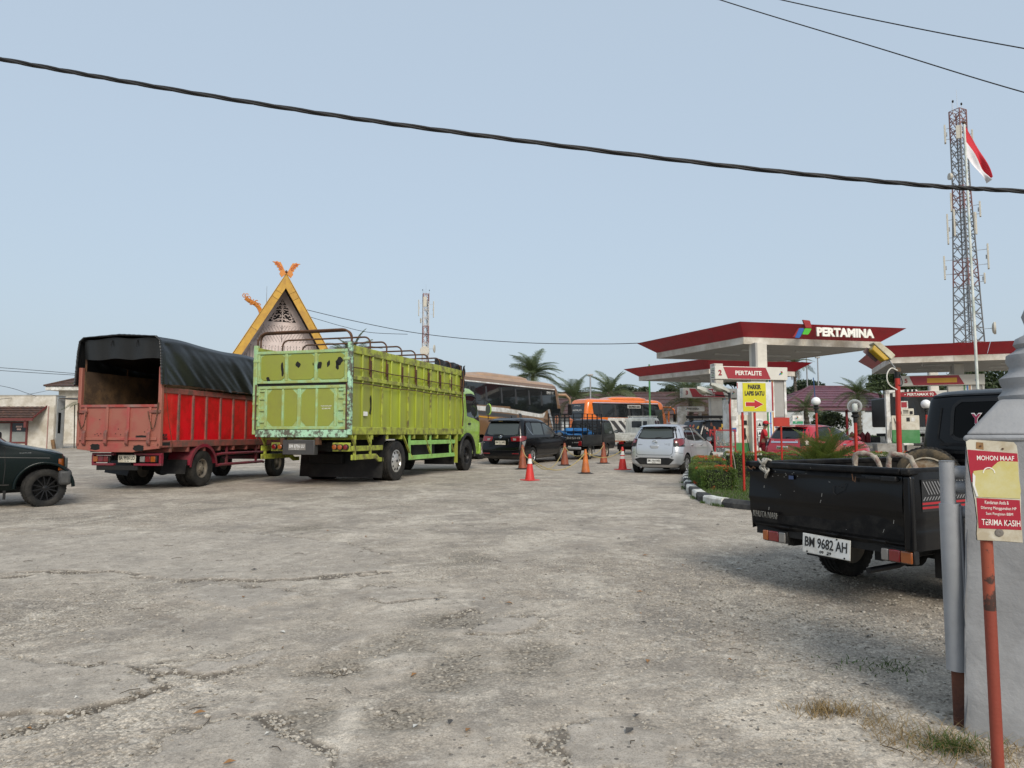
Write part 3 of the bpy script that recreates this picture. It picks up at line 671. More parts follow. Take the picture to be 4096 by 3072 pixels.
    for sg in (1,-1):
        for z in (1.48,1.75,2.02,2.2): MB().bx(*fr(sg*1.13,sg*.98,z-.025,z+.025,-.034,.02)).build('gate_frame', MINT, t, bevel=.006)
        for z in (1.55,1.9,2.12,2.9): MB().bx(-.05,.05,sg*1.2-.06,sg*1.2+.1,z-.03,z+.03).build('hinge', MINT, t, bevel=.01)
        MB().bx(-.04,.06,sg*W-.05,sg*W+.05,1.18,3.28).build('corner_post', MINT if sg > 0 else MINTW, t, bevel=.012)
        MB().cyl((-.055,sg*1.2,1.3),(-.055,sg*1.2,2.35),.018,n=8).build('hinge_rod', RUSTY, t)
    MB().bx(-.05,.05,-1.2,1.2,1.12,1.29).build('rear_sill', MINTW, t, bevel=.012)
    SM = mat('sticker_white', (.75,.75,.73), .5)
    lettering('PENANGKARNG JAMBI', t, frame((-.0095,-.66,1.83),*REAR), SM, .27, .028)
    lettering('0823 8640 2495', t, frame((-.0095,-.66,1.775),*REAR), SM, .22, .028)
    s = MB().bx(.66,.84,-W-.002,-W+.045,1.62,1.72).build('paper_sticker', SM, t); 
    MB().prism([(1.0,1.7),(1.05,1.85),(1.02,2.05),(1.06,2.12),(1.09,1.95),(1.08,1.78),(1.04,1.66)],-W+.025,-W+.044,'xz').build('dent', SOOT, t)
    # tail lamp bars, bumper plate
    MB().bx(.05,.12,-1.24,-.8,.8,1.0).build('lamp_bar', LIME2, t, bevel=.01)
    MB().bx(.05,.12,.42,.82,.8,1.0).build('lamp_bar', LIME2, t, bevel=.01)
    for y in (-.89,-1.03,-1.17,.54,.7):
        l = MB().lathe([(.065,-.05),(.065,.0),(.05,.03),(.001,.03)],16,(0,0,0),'x').build('tail_lamp', BLACK, t, smooth=40); l.location = (.03,y,.9); l.rotation_euler = (0,0,0)
        MB().lathe([(.058,-.055),(.045,-.068),(.001,-.07)],16,(0,0,0),'x').build('lens', ORANGE_L if y in (-.89,-1.03,.54) else RED_L, l, smooth=40)
    DP = mat('checker_plate', (.09,.09,.09), .5, .6, bump=.8, bscale=55)
    MB().bx(-.06,.1,-.4,.44,.72,1.06).build('bumper_plate', DP, t, bevel=.015)
    plate(t, frame((-.063,.05,.9),*REAR), 'BM 8786 LU', '02 29', .45,.15, bg=mat('plate_grey',(.3,.3,.3),.5,dirt=(.2,.19,.17),damt=.4), fg=mat('plate_worn_text',(.62,.62,.62),.5))
    for y in (-.45,.47): MB().bx(-.03,.08,y-.05,y+.05,.95,1.16).build('bracket', RUSTY, t)
    # side guards
    for sd in (-1,1):
        y = sd*1.2
        g1 = MB().bx(.2,1.75,y-.02,y+.02,.8,.92).build('side_guard', LIME2, t, bevel=.01)
        MB().prism([(.2,.6),(1.35,.6),(1.5,.52),(1.75,.52),(1.75,.62),(1.55,.62),(1.38,.72),(.2,.72)],y-.02,y+.02,'xz').build('side_guard', LIME2, t, bevel=.01)
        for x in (.35,1.1): MB().bar((x,y,.6),(x-.02,y,1.18),.05,.05).build('guard_post', LIME2, t); MB().bar((x+.02,y,.9),(x-.18,y,1.18),.05,.04).build('guard_brace', LIME2, t)
        LG = mat('light_green_guard', (.26,.5,.13), .45, dirt=(.2,.3,.08), damt=.25)
        for z in (.96,.56): MB().bx(3.25,6.55,y-.022,y+.022,z-.06,z+.06).build('side_guard', LG, t, bevel=.01)
        for x in (3.3,4.7,6.2): MB().bar((x,y,.52),(x-.05,y,1.18),.05,.05).build('guard_post', LG, t)
        for x in (2.85,4.2,6.0): MB().bar((x,y,1.18),(x+.55,y,.56),.05,.04).build('guard_brace', LIME2, t)
        MB().bx(6.62,6.7,y-.05,y+.05,.3,3.1).build('front_post', LIME, t) if sd < 0 else None
        MB().bx(6.5,6.52,sd*.7-.5,sd*.7+.5,.25,.95).build('mudflap', BLACK, t)
    def flap(u,v): return (1.72-.1*(1-v)+.03*math.sin(u*7), -1.25+2.35*u, .12+1.0*v+(.25*max(0,(.06-u)/.06) if v > .9 else 0))
    MB().grid(flap,24,8).build('rear_mudflap', BLACK, t, smooth=50)
    MB().prism([(1.74,1.0),(1.78,1.0),(1.78,1.32),(1.74,1.32)],-1.25,-1.15,'xz').build('mudflap_strap', BLACK, t)
    MB().bx(1.5,1.64,-.2,.75,.45,.72).build('spare_carrier', DARK, t, bevel=.03)
    HUBC = mat('hubcap_silver', (.62,.62,.6), .3, .7, var=.08, dirt=(.3,.27,.22), damt=.2)
    for y in (-1.09,1.09): wheel(t, 2.5, y, .51, .26, 'cap', .29, HUBC)
    for y in (-.78,.78): wheel(t, 2.5, y, .51, .26, 'steel', .29, STEELRIM)
    for y in (-1.03,1.03): wheel(t, 7.78, y, .51, .26, 'steel', .29, ALLOYB)
    for sd in (-1,1): MB().bx(3.9,5.4,sd*.75-.3,sd*.75+.3,.45,.95).build('fuel_tank', DARK, t, bevel=.08)
    # cab
    C = Car([(.55,7.55,9.05,1.08),(.8,7.35,9.1,1.16),(1.5,7.32,9.1,1.18),(1.75,7.32,9.06,1.17),(2.45,7.34,8.86,1.1),(2.62,7.36,8.74,1.06),(2.72,7.42,8.5,.98),(2.77,7.6,8.2,.8)], rr=(.08,.08), fr=(.22,.22))
    C.body('cab', LIMEC, t, wells=[(7.78,.51,.64,-2,-.75),(7.78,.51,.64,.75,2)])
    for sd in (-1,1):
        arch = [(7.78+.68*math.cos(a), .51+.68*math.sin(a)) for a in [i*math.pi/16 for i in range(-1,18)]]
        MB().tube([(x,sd*1.17,max(z,.45)) for x,z in arch],.055,8).build('wheel_arch_trim', BLACK, t, smooth=50)
        C.side_pane('window', [(7.72,1.78),(8.4,1.72),(8.9,1.62)], [(7.74,2.46),(8.3,2.5),(8.72,2.44)], sd, GLASS, t)
        C.side_pane('window_visor', [(7.72,2.44),(8.3,2.48),(8.74,2.42)], [(7.72,2.52),(8.3,2.56),(8.7,2.5)], sd, BLACK, t, eps=.03)
        C.side_line('door_seam', [(7.62,2.55),(7.6,1.5),(7.62,1.15)], sd, DARK, t, .014)
        C.side_line('door_seam', [(8.98,1.55),(8.95,1.2),(8.7,1.1)], sd, DARK, t, .014)
        MB().bx(7.8,7.98,sd*1.2-.02,sd*1.2+.02,1.5,1.56).build('door_handle', BLACK, t, bevel=.01)
        arm = MB().tube([(8.95,sd*1.1,2.35),(9.1,sd*1.3,2.4),(9.15,sd*1.42,2.3),(9.15,sd*1.42,1.7)],.015,6).build('mirror_arm', BLACK, t)
        mm = MB().lathe([(.001,-.03),(.12,-.02),(.14,.03),(.1,.06),(.001,.07)],18,(0,0,0),'x')
        mm.v = [(a,b*.8,c*1.5) for a,b,c in mm.v]
        mo = mm.build('mirror', LIMEC, t, smooth=40); mo.location = (9.16,sd*1.42,2.05)
        mg = MB().lathe([(.115,-.031),(.001,-.033)],18,(0,0,0),'x'); mg.v = [(a,b*.8,c*1.5) for a,b,c in mg.v]; mg.build('mirror_glass', GLASSG, mo)
    C.end_pane('windscreen', [(-1.0,1.72),(1.0,1.72)], [(-.95,2.5),(.95,2.5)], GLASS, t, rear=False)
    MB().bx(9.08,9.2,-1.15,1.15,.5,.9).build('front_bumper', LIMEC, t, bevel=.04)
    # tarpaulin bundle at the front of the bed
    def bundle(u,v):
        x = 5.2+2.05*u; y = -1.2+2.4*v
        h = 3.2+.2*u**.6*max(0,math.sin(math.pi*min(1,v)))**.3+.025*math.sin(x*9+y*4)+.015*math.sin(y*13)
        return (x,y,h)
    b = MB().grid(bundle,20,20)
    b.build('rolled_tarpaulin', TARP, t, smooth=60)
    MB().grid(lambda u,v: (6.98+.24*u+.02*math.sin(v*9), -1.285-.02*math.sin(u*3.1)-.02*math.sin(v*14+u*5), 2.5+.15*u+.86*v-.1*u*v),8,16).build('hanging_tarpaulin', TARP, t, smooth=60)
    MB().grid(lambda u,v: (5.0+2.2*u, -1.17+.02*math.sin(u*17), 3.2+.22*v+.02*math.sin(u*11)*v),16,3).build('tarpaulin_edge', TARP, t, smooth=60)
    MB().tube([(6.9+.05*math.sin(i*1.3),-1.34,3.2-i*.22) for i in range(9)],.02,6).build('tarpaulin_rope', RUSTY, t)
    return t
build_green()
# ============================================================ RED CARGO TRUCK
PINK = mat('faded_red_paint', (.33,.05,.05), .55, var=.2, vscale=1.6, dirt=(.3,.105,.075), damt=.5, dscale=1.1, spots=(.03,.02,.018), samt=.1, sscale=4, bump=.12, bscale=12)
PINKR = mat('faded_red_rail', (.3,.075,.06), .6, var=.15, dirt=(.14,.07,.055), damt=.35, dscale=4, spots=(.3,.22,.19), samt=.2, sscale=8)
BRED = mat('bright_red_panel', (.68,.004,.014), .3, var=.06, coat=.3, dirt=(.4,.006,.008), damt=.25)
MAROON = mat('wine_red_paint', (.2,.013,.03), .4, var=.1, dirt=(.13,.04,.045), damt=.3)
PLY = mat('stained_plywood', (.26,.15,.07), .8, var=.3, vscale=1.3, dirt=(.08,.05,.03), damt=.4, dscale=1.4, bump=.15)
def build_red():
    t = vehicle('cargo_truck', -8.37, 15.16, 9.3, 'red cargo truck with open tailgate under a black tarpaulin hood', 'truck', mid=3)
    W, L = .975, 4.7
    q = MB()
    for y in (-.36,.36): q.bx(.3,6.3,y-.04,y+.04,.62,.8)
    q.build('chassis', DARK, t)
    MB().bx(.03,L,-W+.02,W-.02,.95,1.02).build('bed_floor', PLY, t)
    for i in range(7): MB().bx(.35+i*.62,.42+i*.62,-W+.01,W-.01,.8,.95).build('cross_bearer', PINKR, t, bevel=.006)
    ribs = [.05,.62,1.14,1.66,2.24,2.8,3.4,4.0,4.66]
    for sd in (-1,1):
        y = sd*W; f = lambda a,b: (min(y-sd*a,y-sd*b), max(y-sd*a,y-sd*b))
        MB().bx(0,L,*f(0,.05),2.07,2.19).build('top_rail', PINKR, t, bevel=.01)
        MB().bx(0,L,*f(-.004,.05),.91,1.06).build('bottom_rail', PINKR, t, bevel=.01)
        for x in ribs:
            r_ = MB().bx(x-.035,x+.035,*f(0,.05),1.06,2.07).build('rib', PINKR, t, bevel=.01)
            for k in range(6): MB().cyl((x,y+sd*.004,1.15+k*.165),(x,y-sd*.01,1.15+k*.165),.009,n=6).build('rivet', RUSTY, r_)
        for a,b in zip(ribs,ribs[1:]): MB().bx(a+.035,b-.035,*f(.03,.04),1.06,2.07).build('panel', BRED, t)
        MB().bx(.05,L-.05,*f(.055,.07),1.02,2.55).build('inner_wall', PLY, t)
        MB().bx(.05,L-.05,*f(.07,.1),1.62,1.7).build('inner_batten', PLY, t)
        MB().bx(-.03,.05,*f(-.02,.06),.93,2.62).build('corner_post', PINK, t, bevel=.008)
        for x in (1.6,2.3,3.0,3.7): MB().bx(x-.025,x+.025,*f(.0,.03),2.19,2.26).build('stake', RUSTY, t)
    MB().bx(L-.04,L,-W+.1,W-.1,1.02,3.0).build('headboard', PLY, t)
    # tailgate
    MB().bx(-.02,.02,-W+.06,W-.06,.93,1.8).build('tailgate', PINK, t, bevel=.006)
    MB().bx(-.05,.02,-W+.07,W-.07,1.76,1.82).build('tailgate_rail', mat('worn_grey_edge',(.22,.15,.13),.7,dirt=(.3,.05,.04),damt=.4), t, bevel=.008)
    for y in (.78,.26,-.24,-.75):
        MB().bx(-.055,-.018,y-.03,y+.03,1.06,1.76).build('tailgate_rib', PINK, t, bevel=.008)
        MB().prism([(-.055,1.28),(-.1,1.22),(-.1,1.0),(-.055,.95)],y-.035,y+.035,'xz').build('hinge_leaf', PINKR, t, bevel=.008)
    MB().bx(-.05,-.018,-W+.06,W-.06,1.06,1.12).build('tailgate_rail', PINK, t, bevel=.008)
    for sg in (1,-1):
        MB().bx(-.06,.0,sg*.86-.13,sg*.86+.12,1.64,1.7).build('latch_bar', PINKR, t, bevel=.006)
        pts = [(-.07-.01*math.sin(i), sg*(.95-.22*i/14), 1.66-.35*math.sin(math.pi*i/14)) for i in range(15)]
        for a,b in zip(pts,pts[1:]):
            c = (Vector(a)+Vector(b))/2; d = Vector(b)-Vector(a)
            MB().tube([c+d*.7*math.cos(k*.785)+Vector((.014*math.sin(k*.785),0,.006*math.sin(k*.785))) for k in range(8)],.005,5,True).build('chain_link', RUSTY, t)
        MB().bar((-.06,sg*.95,1.86),(-.07,sg*.93,1.62),.02,.02).build('latch_hook', RUSTY, t)
    sk = [(.97,.82),(.5,.82-.05),(.36,.76),(-.36,.76),(-.5,.79),(-.97,.84),(-.97,.95),(.97,.95)]
    MB().prism([(y,z+.05) for y,z in sk],-.03,.03,'yz').build('rear_skirt', PINK, t, bevel=.006)
    SOOT = MATS['soot_stain']
    for y,z,rx,rz in ((.53,.92,.12,.065),(-.5,.9,.13,.065),(-.55,1.14,.14,.028)):
        rs = [1+.12*math.sin(j*3.3+y*9) for j in range(16)]
        MB().prism([(y+rx*rs[j]*max(-.9,min(.9,1.3*math.cos(j*.3927))), z+rz*rs[j]*math.sin(j*.3927)) for j in range(16)],-.0345 if z < 1 else -.026,-.029 if z < 1 else -.0195,'yz').build('paint_patch', SOOT, t)
    for y,z in ((.45,1.5),(.55,1.18),(.5,1.2),(.47,1.16),(.41,1.2),(.0,1.3),(.06,1.2),(-.06,1.18),(-.7,1.28),(-.62,1.24),(-.75,1.22)):
        MB().cyl((-.024,y,z),(-.0195,y,z),.012,n=7).build('rust_hole', SOOT, t)
    lettering('MILIK', t, frame((.13,-W-.0045,1.17),*RIGHT), SOOT, .2, .06, bold=.03); lettering('PTRB', t, frame((.13,-W-.0045,1.1),*RIGHT), SOOT, .2, .05, bold=.03)
    MB().bx(.0,.32,-W-.0075,-W-.0045,.95,1.02).build('paint_patch', SOOT, t)
    # underrun frame with lamps and plate
    for z0,z1 in ((.52,.57),(.74,.79)): MB().bx(.12,.2,-W+.05,-.28,z0,z1).build('lamp_frame', MAROON, t, bevel=.008); MB().bx(.12,.2,.2,W-.25,z0,z1).build('lamp_frame', MAROON, t, bevel=.008)
    MB().bx(.12,.2,-W+.05,-W+.1,.57,.74).build('lamp_frame', MAROON, t); MB().bx(.12,.2,W-.3,W-.25,.57,.74).build('lamp_frame', MAROON, t)
    MB().bx(.14,.2,-.35,W-.35,.42,.52).build('underrun_bar', DARK, t, bevel=.01)
    for y,cs in ((-.62,(CLEAR_L,RED_L,ORANGE_L)),(.5,(ORANGE_L,MAROON,RED_L))):
        b = MB().bx(.13,.19,y-.2,y+.2,.59,.73).build('tail_lamp', BLACK, t, bevel=.01)
        for k,c in enumerate(cs): MB().bx(.112,.13,y+.19-.125*k-.11,y+.19-.125*k,.6,.72).build('lens', c, b, bevel=.008)
    plate(t, frame((.1,-.14,.67),*REAR), 'BA 9936 LO', '01 26', .42,.16, bg=PLATE_O)
    for sd,tilt in ((-1,0),(1,.35)):
        f = MB().bx(-.01,.01,-.3,.3,-.32,0).build('mudflap', BLACK, t); f.location = (.95,sd*.68,.62 if sd < 0 else .6); f.rotation_euler = (.12*sd*(1 if sd>0 else 0),.25,0)
        # mudguard arch in wine red
        def arch(u,v): a = -.15+u*(math.pi+.3); return (1.56-.55*math.cos(a), sd*(.42+.58*v), max(.5,.42+.55*math.sin(a)))
        MB().grid(arch,20,2).build('mudguard', MAROON, t, smooth=40)
        def cheek(u,v): a = -.15+u*(math.pi+.3); r_ = .55-.07*v; return (1.56-r_*math.cos(a), sd*1.0, max(.45,.42+r_*math.sin(a)))
        MB().grid(cheek,20,1).build('mudguard_edge', MAROON, t)
        for z in (.72,.46): MB().tube([(2.2,sd*.9,z-.02),(2.35,sd*.95,z),(4.3,sd*.95,z),(4.45,sd*.9,z-.02)],.035,8).build('side_guard', MAROON, t, smooth=50)
        for x in (2.6,4.0): MB().bx(x-.03,x+.03,sd*.93-.02,sd*.93+.02,.42,.95).build('guard_post', MAROON, t)
        wheel(t, 1.56, sd*.87, .41, .2, 'steel', .22, STEELRIM); wheel(t, 1.56, sd*.63, .41, .2, 'steel', .22, STEELRIM)
        wheel(t, 5.25, sd*.82, .41, .2, 'steel', .22, STEELRIM)
    a = MB(); a.cyl((1.56,-.8,.41),(1.56,.8,.41),.06); a.lathe([(.001,-.2),(.15,-.12),(.18,0),(.15,.12),(.001,.2)],14,(1.56,.05,.41),'y'); a.build('rear_axle', DARK, t, smooth=40)
    MB().bx(2.5,3.7,.4,.85,.4,.8).build('fuel_tank', DARK, t, bevel=.05)
    # tarpaulin hood on hoops
    def sec(s_, x):       # s_ 0..1 along the arch from right edge over the top to the left edge
        zt = 3.28-.012*x+.02*math.sin(x*2.2); zb = 2.24+.03*math.sin(x*1.7)
        pts = [(-1.03,zb),(-1.01,2.55),(-.985,2.95),(-.95,zt-.1),(-.85,zt-.015),(0,zt+.03),(.85,zt-.015),(.95,zt-.1),(.985,2.95),(1.01,2.55),(1.03,zb)]
        f = s_*(len(pts)-1); i = min(int(f),len(pts)-2); u = f-i; return (pts[i][0]*(1-u)+pts[i+1][0]*u, pts[i][1]*(1-u)+pts[i+1][1]*u)
    def tarp(u,v):
        x = -.08+4.85*u; y,z = sec(v, x); sd_ = 1 if v > .5 else -1; k = abs(v-.5)*2
        if k > .45:       # folds that run slanting down from the top edge
            w = (k-.45)/.55
            q_ = x*1.0+(z-2.2)*1.1; fold = .026*math.sin(q_*4.1+math.sin(x*1.7)*1.5)*abs(math.sin(q_*1.3+.4))+.012*math.sin(q_*9+x*2.3)*abs(math.sin(x*1.1+1))+.006*math.sin(q_*19+z*5)+.02*math.sin(x*2.1+z)
            y += sd_*fold*(.35+.65*w)*(1 if u > .02 else 0)
        else: z += .02*math.sin(x*5+1)*math.cos(y*2)
        return (x,y,z)
    MB().grid(tarp,150,60).build('tarpaulin', TARP, t, smooth=70)
    def hem(u,v):
        y,z = sec(u, 0); a = v*2*math.pi; r_ = .034+.003*math.sin(u*333+4*math.sin(u*40))
        cx = -.08; n_ = Vector((0,y,z-2.6)).normalized()
        return (cx-r_*math.cos(a), y+n_.y*r_*math.sin(a)*.7, z+n_.z*r_*math.sin(a)*.7)
    MB().grid(hem,420,8).build('gathered_hem', TARP, t, smooth=70)
    MB().grid(lambda u,v: (-.02+.05*v+.025*math.sin(u*19)*v, -.9+1.8*u, 3.22-.42*v+.015*math.sin(u*13)-.03*(1-(2*u-1)**2)*(1-v)*-1),40,8).build('rear_flap', TARP, t, smooth=70)
    MB().grid(lambda u,v: (.05+4.5*u, -.92+1.84*v, 2.85+.08*math.sin(v*math.pi)-.35*math.sin(u*math.pi)*max(0,(v-.35))*.8),16,8).build('sagging_lining', TARP, t, smooth=70)
    for x in (.1,1.4,2.7,4.0):
        MB().tube([(x,-.93,2.1),(x,-.93,2.95),(x,-.8,3.15),(x,0,3.2),(x,.8,3.15),(x,.93,2.95),(x,.93,2.1)],.02,6).build('hoop', RUSTY, t)
    for y in (.22,-.38): MB().tube([(-.03,y,3.2),(-.05,y+.01,3.12),(-.05,y,3.08)],.014,6).build('tie_cord', BLACK, t)
    MB().tube([(.05,-1.04,2.28),(.1,-1.02,2.0),(.22,-1.0,1.5),(.34,-1.0,1.1),(.42,-.99,.85)],.006,5).build('tie_rope', RUSTY, t)
    MB().tube([(.0+i*.12,-1.045+.006*math.sin(i*3),2.235+.008*math.sin(i*2)) for i in range(40)],.008,5).build('edge_rope', RUSTY, t)
    # cab
    C = Car([(.5,4.85,6.4,.8),(.75,4.8,6.45,.85),(1.4,4.8,6.42,.86),(2.05,4.82,6.15,.8),(2.18,4.9,6.0,.74),(2.24,5.1,5.8,.6)], rr=(.08,.08), fr=(.2,.2))
    C.body('cab', MAROON, t, wells=[(5.25,.41,.52,-2,-.55),(5.25,.41,.52,.55,2)])
    for sd in (-1,1):
        C.side_pane('window', [(5.1,1.42),(6.2,1.4)], [(5.1,2.0),(6.05,2.0)], sd, GLASS, t)
        C.side_line('door_seam', [(5.0,2.05),(5.0,.9)], sd, DARK, t)
        mirror_part(t, 6.25, sd*1.05, 1.6, BLACK, 1.4)
    C.end_pane('windscreen', [(-.72,1.42),(.72,1.42)], [(-.68,2.05),(.68,2.05)], GLASS, t, rear=False)
    return t
build_red()
# ============================================================ CARS
BLKP = mat('black_car_paint', (.002,.002,.003), .2, var=.05, coat=.35, spec=.3)
SILV = mat('silver_car_paint', (.5,.52,.55), .3, .55, var=.02, coat=.5)
REDP = mat('red_car_paint', (.4,.008,.02), .22, var=.04, coat=1.0)
GRNP = mat('dark_green_paint', (.0015,.006,.006), .25, var=.1, coat=.12, spec=.2)
TRIM = mat('grey_plastic', (.035,.036,.038), .6, bump=.2, dirt=(.07,.068,.064), damt=.3)
WHT = mat('badge_white', (.75,.75,.73), .4)
def emblem(par, x, y, z, r=.06):
    e = MB()
    for a,b,ry,rz in ((0,0,1,.68),(0,0,.42,.62),(0,.25,.8,.3)):
        e.tube([(x, y+r*ry*math.cos(i*.3927), z+r*b+r*rz*math.sin(i*.3927)) for i in range(16)], r*.1, 5, True)
    return e.build('emblem', CHROME, par, smooth=50)
def innova():
    t = vehicle('parked_car', -.43, 26.9, 28, 'black people carrier queueing behind the traffic cones', 'car')
    C = Car([(.24,.14,4.6,.78),(.34,.03,4.72,.87),(.5,.0,4.735,.905),(.62,.0,4.73,.91),(.8,.05,4.68,.915),(.98,.09,4.5,.905),(1.05,.1,4.1,.895),(1.1,.12,3.75,.885),(1.16,.14,3.6,.87),(1.4,.22,3.12,.81),(1.6,.31,2.72,.745),(1.7,.36,2.45,.7),(1.76,.46,2.1,.62),(1.795,.8,1.7,.42)], rr=(.3,.16), fr=(.8,.32))
    C.body('body', BLKP, t, wells=[(.92,.34,.4,-2,-.55),(.92,.34,.4,.55,2),(3.67,.34,.4,-2,-.55),(3.67,.34,.4,.55,2)])
    for x in (.92,3.67):
        for y in (-.8,.8): wheel(t, x, y, .335, .21, '10', .215, ALLOY)
    rg = C.end_pane('rear_window', [(.66,1.17),(.5,1.13),(0,1.12),(-.5,1.13),(-.66,1.17)], [(.64,1.55),(.5,1.585),(0,1.59),(-.5,1.585),(-.64,1.55)], GLASSG, t)
    w = MB().bar((.08,.35,1.16),(.1,-.05,1.145),.012,.02).build('wiper', BLACK, t)
    MB().grid(lambda u,v: (.2+.14*v-.05*math.sin(math.pi*u), -.66+1.32*u, 1.69+.045*v-.03*abs(2*u-1)**3),20,3).build('spoiler', BLKP, t, smooth=50)
    MB().bx(.2,.36,-.66,.66,1.63,1.69).build('spoiler_lip', BLKP, t, bevel=.02)
    lettering('REBORN', t, frame((.195,.1,1.66),*REAR), mat('gold_letters',(.5,.36,.1),.4), .18, .03)
    for sg in (1,-1):
        l = C.end_pane('tail_lamp', [(sg*.86,.9),(sg*.42,.9)] if sg > 0 else [(-.42,.9),(-.86,.9)], [(sg*.84,1.1),(sg*.38,1.06)] if sg > 0 else [(-.38,1.06),(-.84,1.1)], RED_L, t, eps=.012)
        C.end_pane('lens', [(sg*.62,.93),(sg*.5,.93)] if sg > 0 else [(-.5,.93),(-.62,.93)], [(sg*.62,1.0),(sg*.48,1.02)] if sg > 0 else [(-.48,1.02),(-.62,1.0)], CLEAR_L, l, eps=.016)
        C.side_pane('lens', [(.11,.9),(.36,.98)], [(.13,1.1),(.4,1.09)], sg, RED_L, l, eps=.012)
        C.side_pane('reversing_lamp', [(.12,.62),(.2,.72)], [(.12,.88),(.3,.92)], sg, CLEAR_L, t, eps=.012)
        C.side_pane('window', [(.5,1.2),(.9,1.13)], [(.52,1.58),(.98,1.61)], sg, GLASS, t)
        C.side_pane('window', [(1.0,1.14),(1.9,1.13)], [(1.05,1.61),(1.9,1.6)], sg, GLASSG, t)
        C.side_pane('window', [(2.0,1.13),(3.2,1.13)], [(2.0,1.6),(2.2,1.59),(2.62,1.5)], sg, GLASSG, t)
        C.side_line('window_trim', [(.55,1.52),(.75,1.28),(.98,1.12)], sg, CHROME, t, .022, .012)
        C.side_line('visor', [(1.0,1.63),(1.9,1.625),(2.3,1.59),(2.95,1.32)], sg, BLACK, t, .05, .025)
        C.side_line('door_seam', [(1.0,1.6),(.98,1.15),(1.12,.75),(1.3,.5)], sg, DARK, t)
        C.side_line('door_seam', [(1.95,1.6),(1.95,.35)], sg, DARK, t)
        C.side_line('door_seam', [(3.1,1.1),(3.2,.9),(3.15,.4)], sg, DARK, t)
        C.side_line('sill_line', [(1.35,.36),(3.2,.36)], sg, TRIM, t, .03, .006)
        for x in (1.35,2.25): MB().bx(x,x+.2,sg*.905,sg*.94,.965,1.0).build('door_handle', BLKP, t, bevel=.012)
        mirror_part(t, 3.12, sg*1.05, 1.14, BLKP, 1.15)
        MB().bx(-.006,.02,sg*.62-.14,sg*.62+.14,.42,.455).build('reflector', RED_L, t, bevel=.006)
    MB().bx(.02,.09,-.34,.34,.74,.985).build('plate_recess', BLKP, t, bevel=.03)
    MB().bx(.0,.06,-.33,.33,.985,1.02).build('plate_garnish', BLKP, t, bevel=.012)
    plate(t, frame((.016,.02,.84),*REAR), 'BM 1311 WK', '04 28', .44, .15, bg=PLATE_O)
    emblem(t, .07, .05, 1.07, .075)
    C.end_line('hatch_seam', [(.86,.9),(.8,.6),(.6,.56),(-.6,.56),(-.8,.6),(-.86,.9)], DARK, t, .012)
    lettering('V', t, frame((.06,.8,.88),*REAR), CHROME, .04,.04); lettering('INNOVA', t, frame((.045,.78,.845),*REAR), CHROME, .15,.028)
    lettering('VENTURER', t, frame((.125,-.66,1.12),*REAR), CHROME, .18,.028)
    C.end_pane('windscreen', [(-.8,1.12),(.8,1.12)], [(-.66,1.62),(.66,1.62)], GLASS, t, rear=False)
    MB().tube([(.9,0,1.79),(.85,0,1.85)],.02,6).build('aerial', BLKP, t)
    MB().bx(.3,3.9,-.6,.6,.2,.3).build('underbody', DARK, t)
innova()
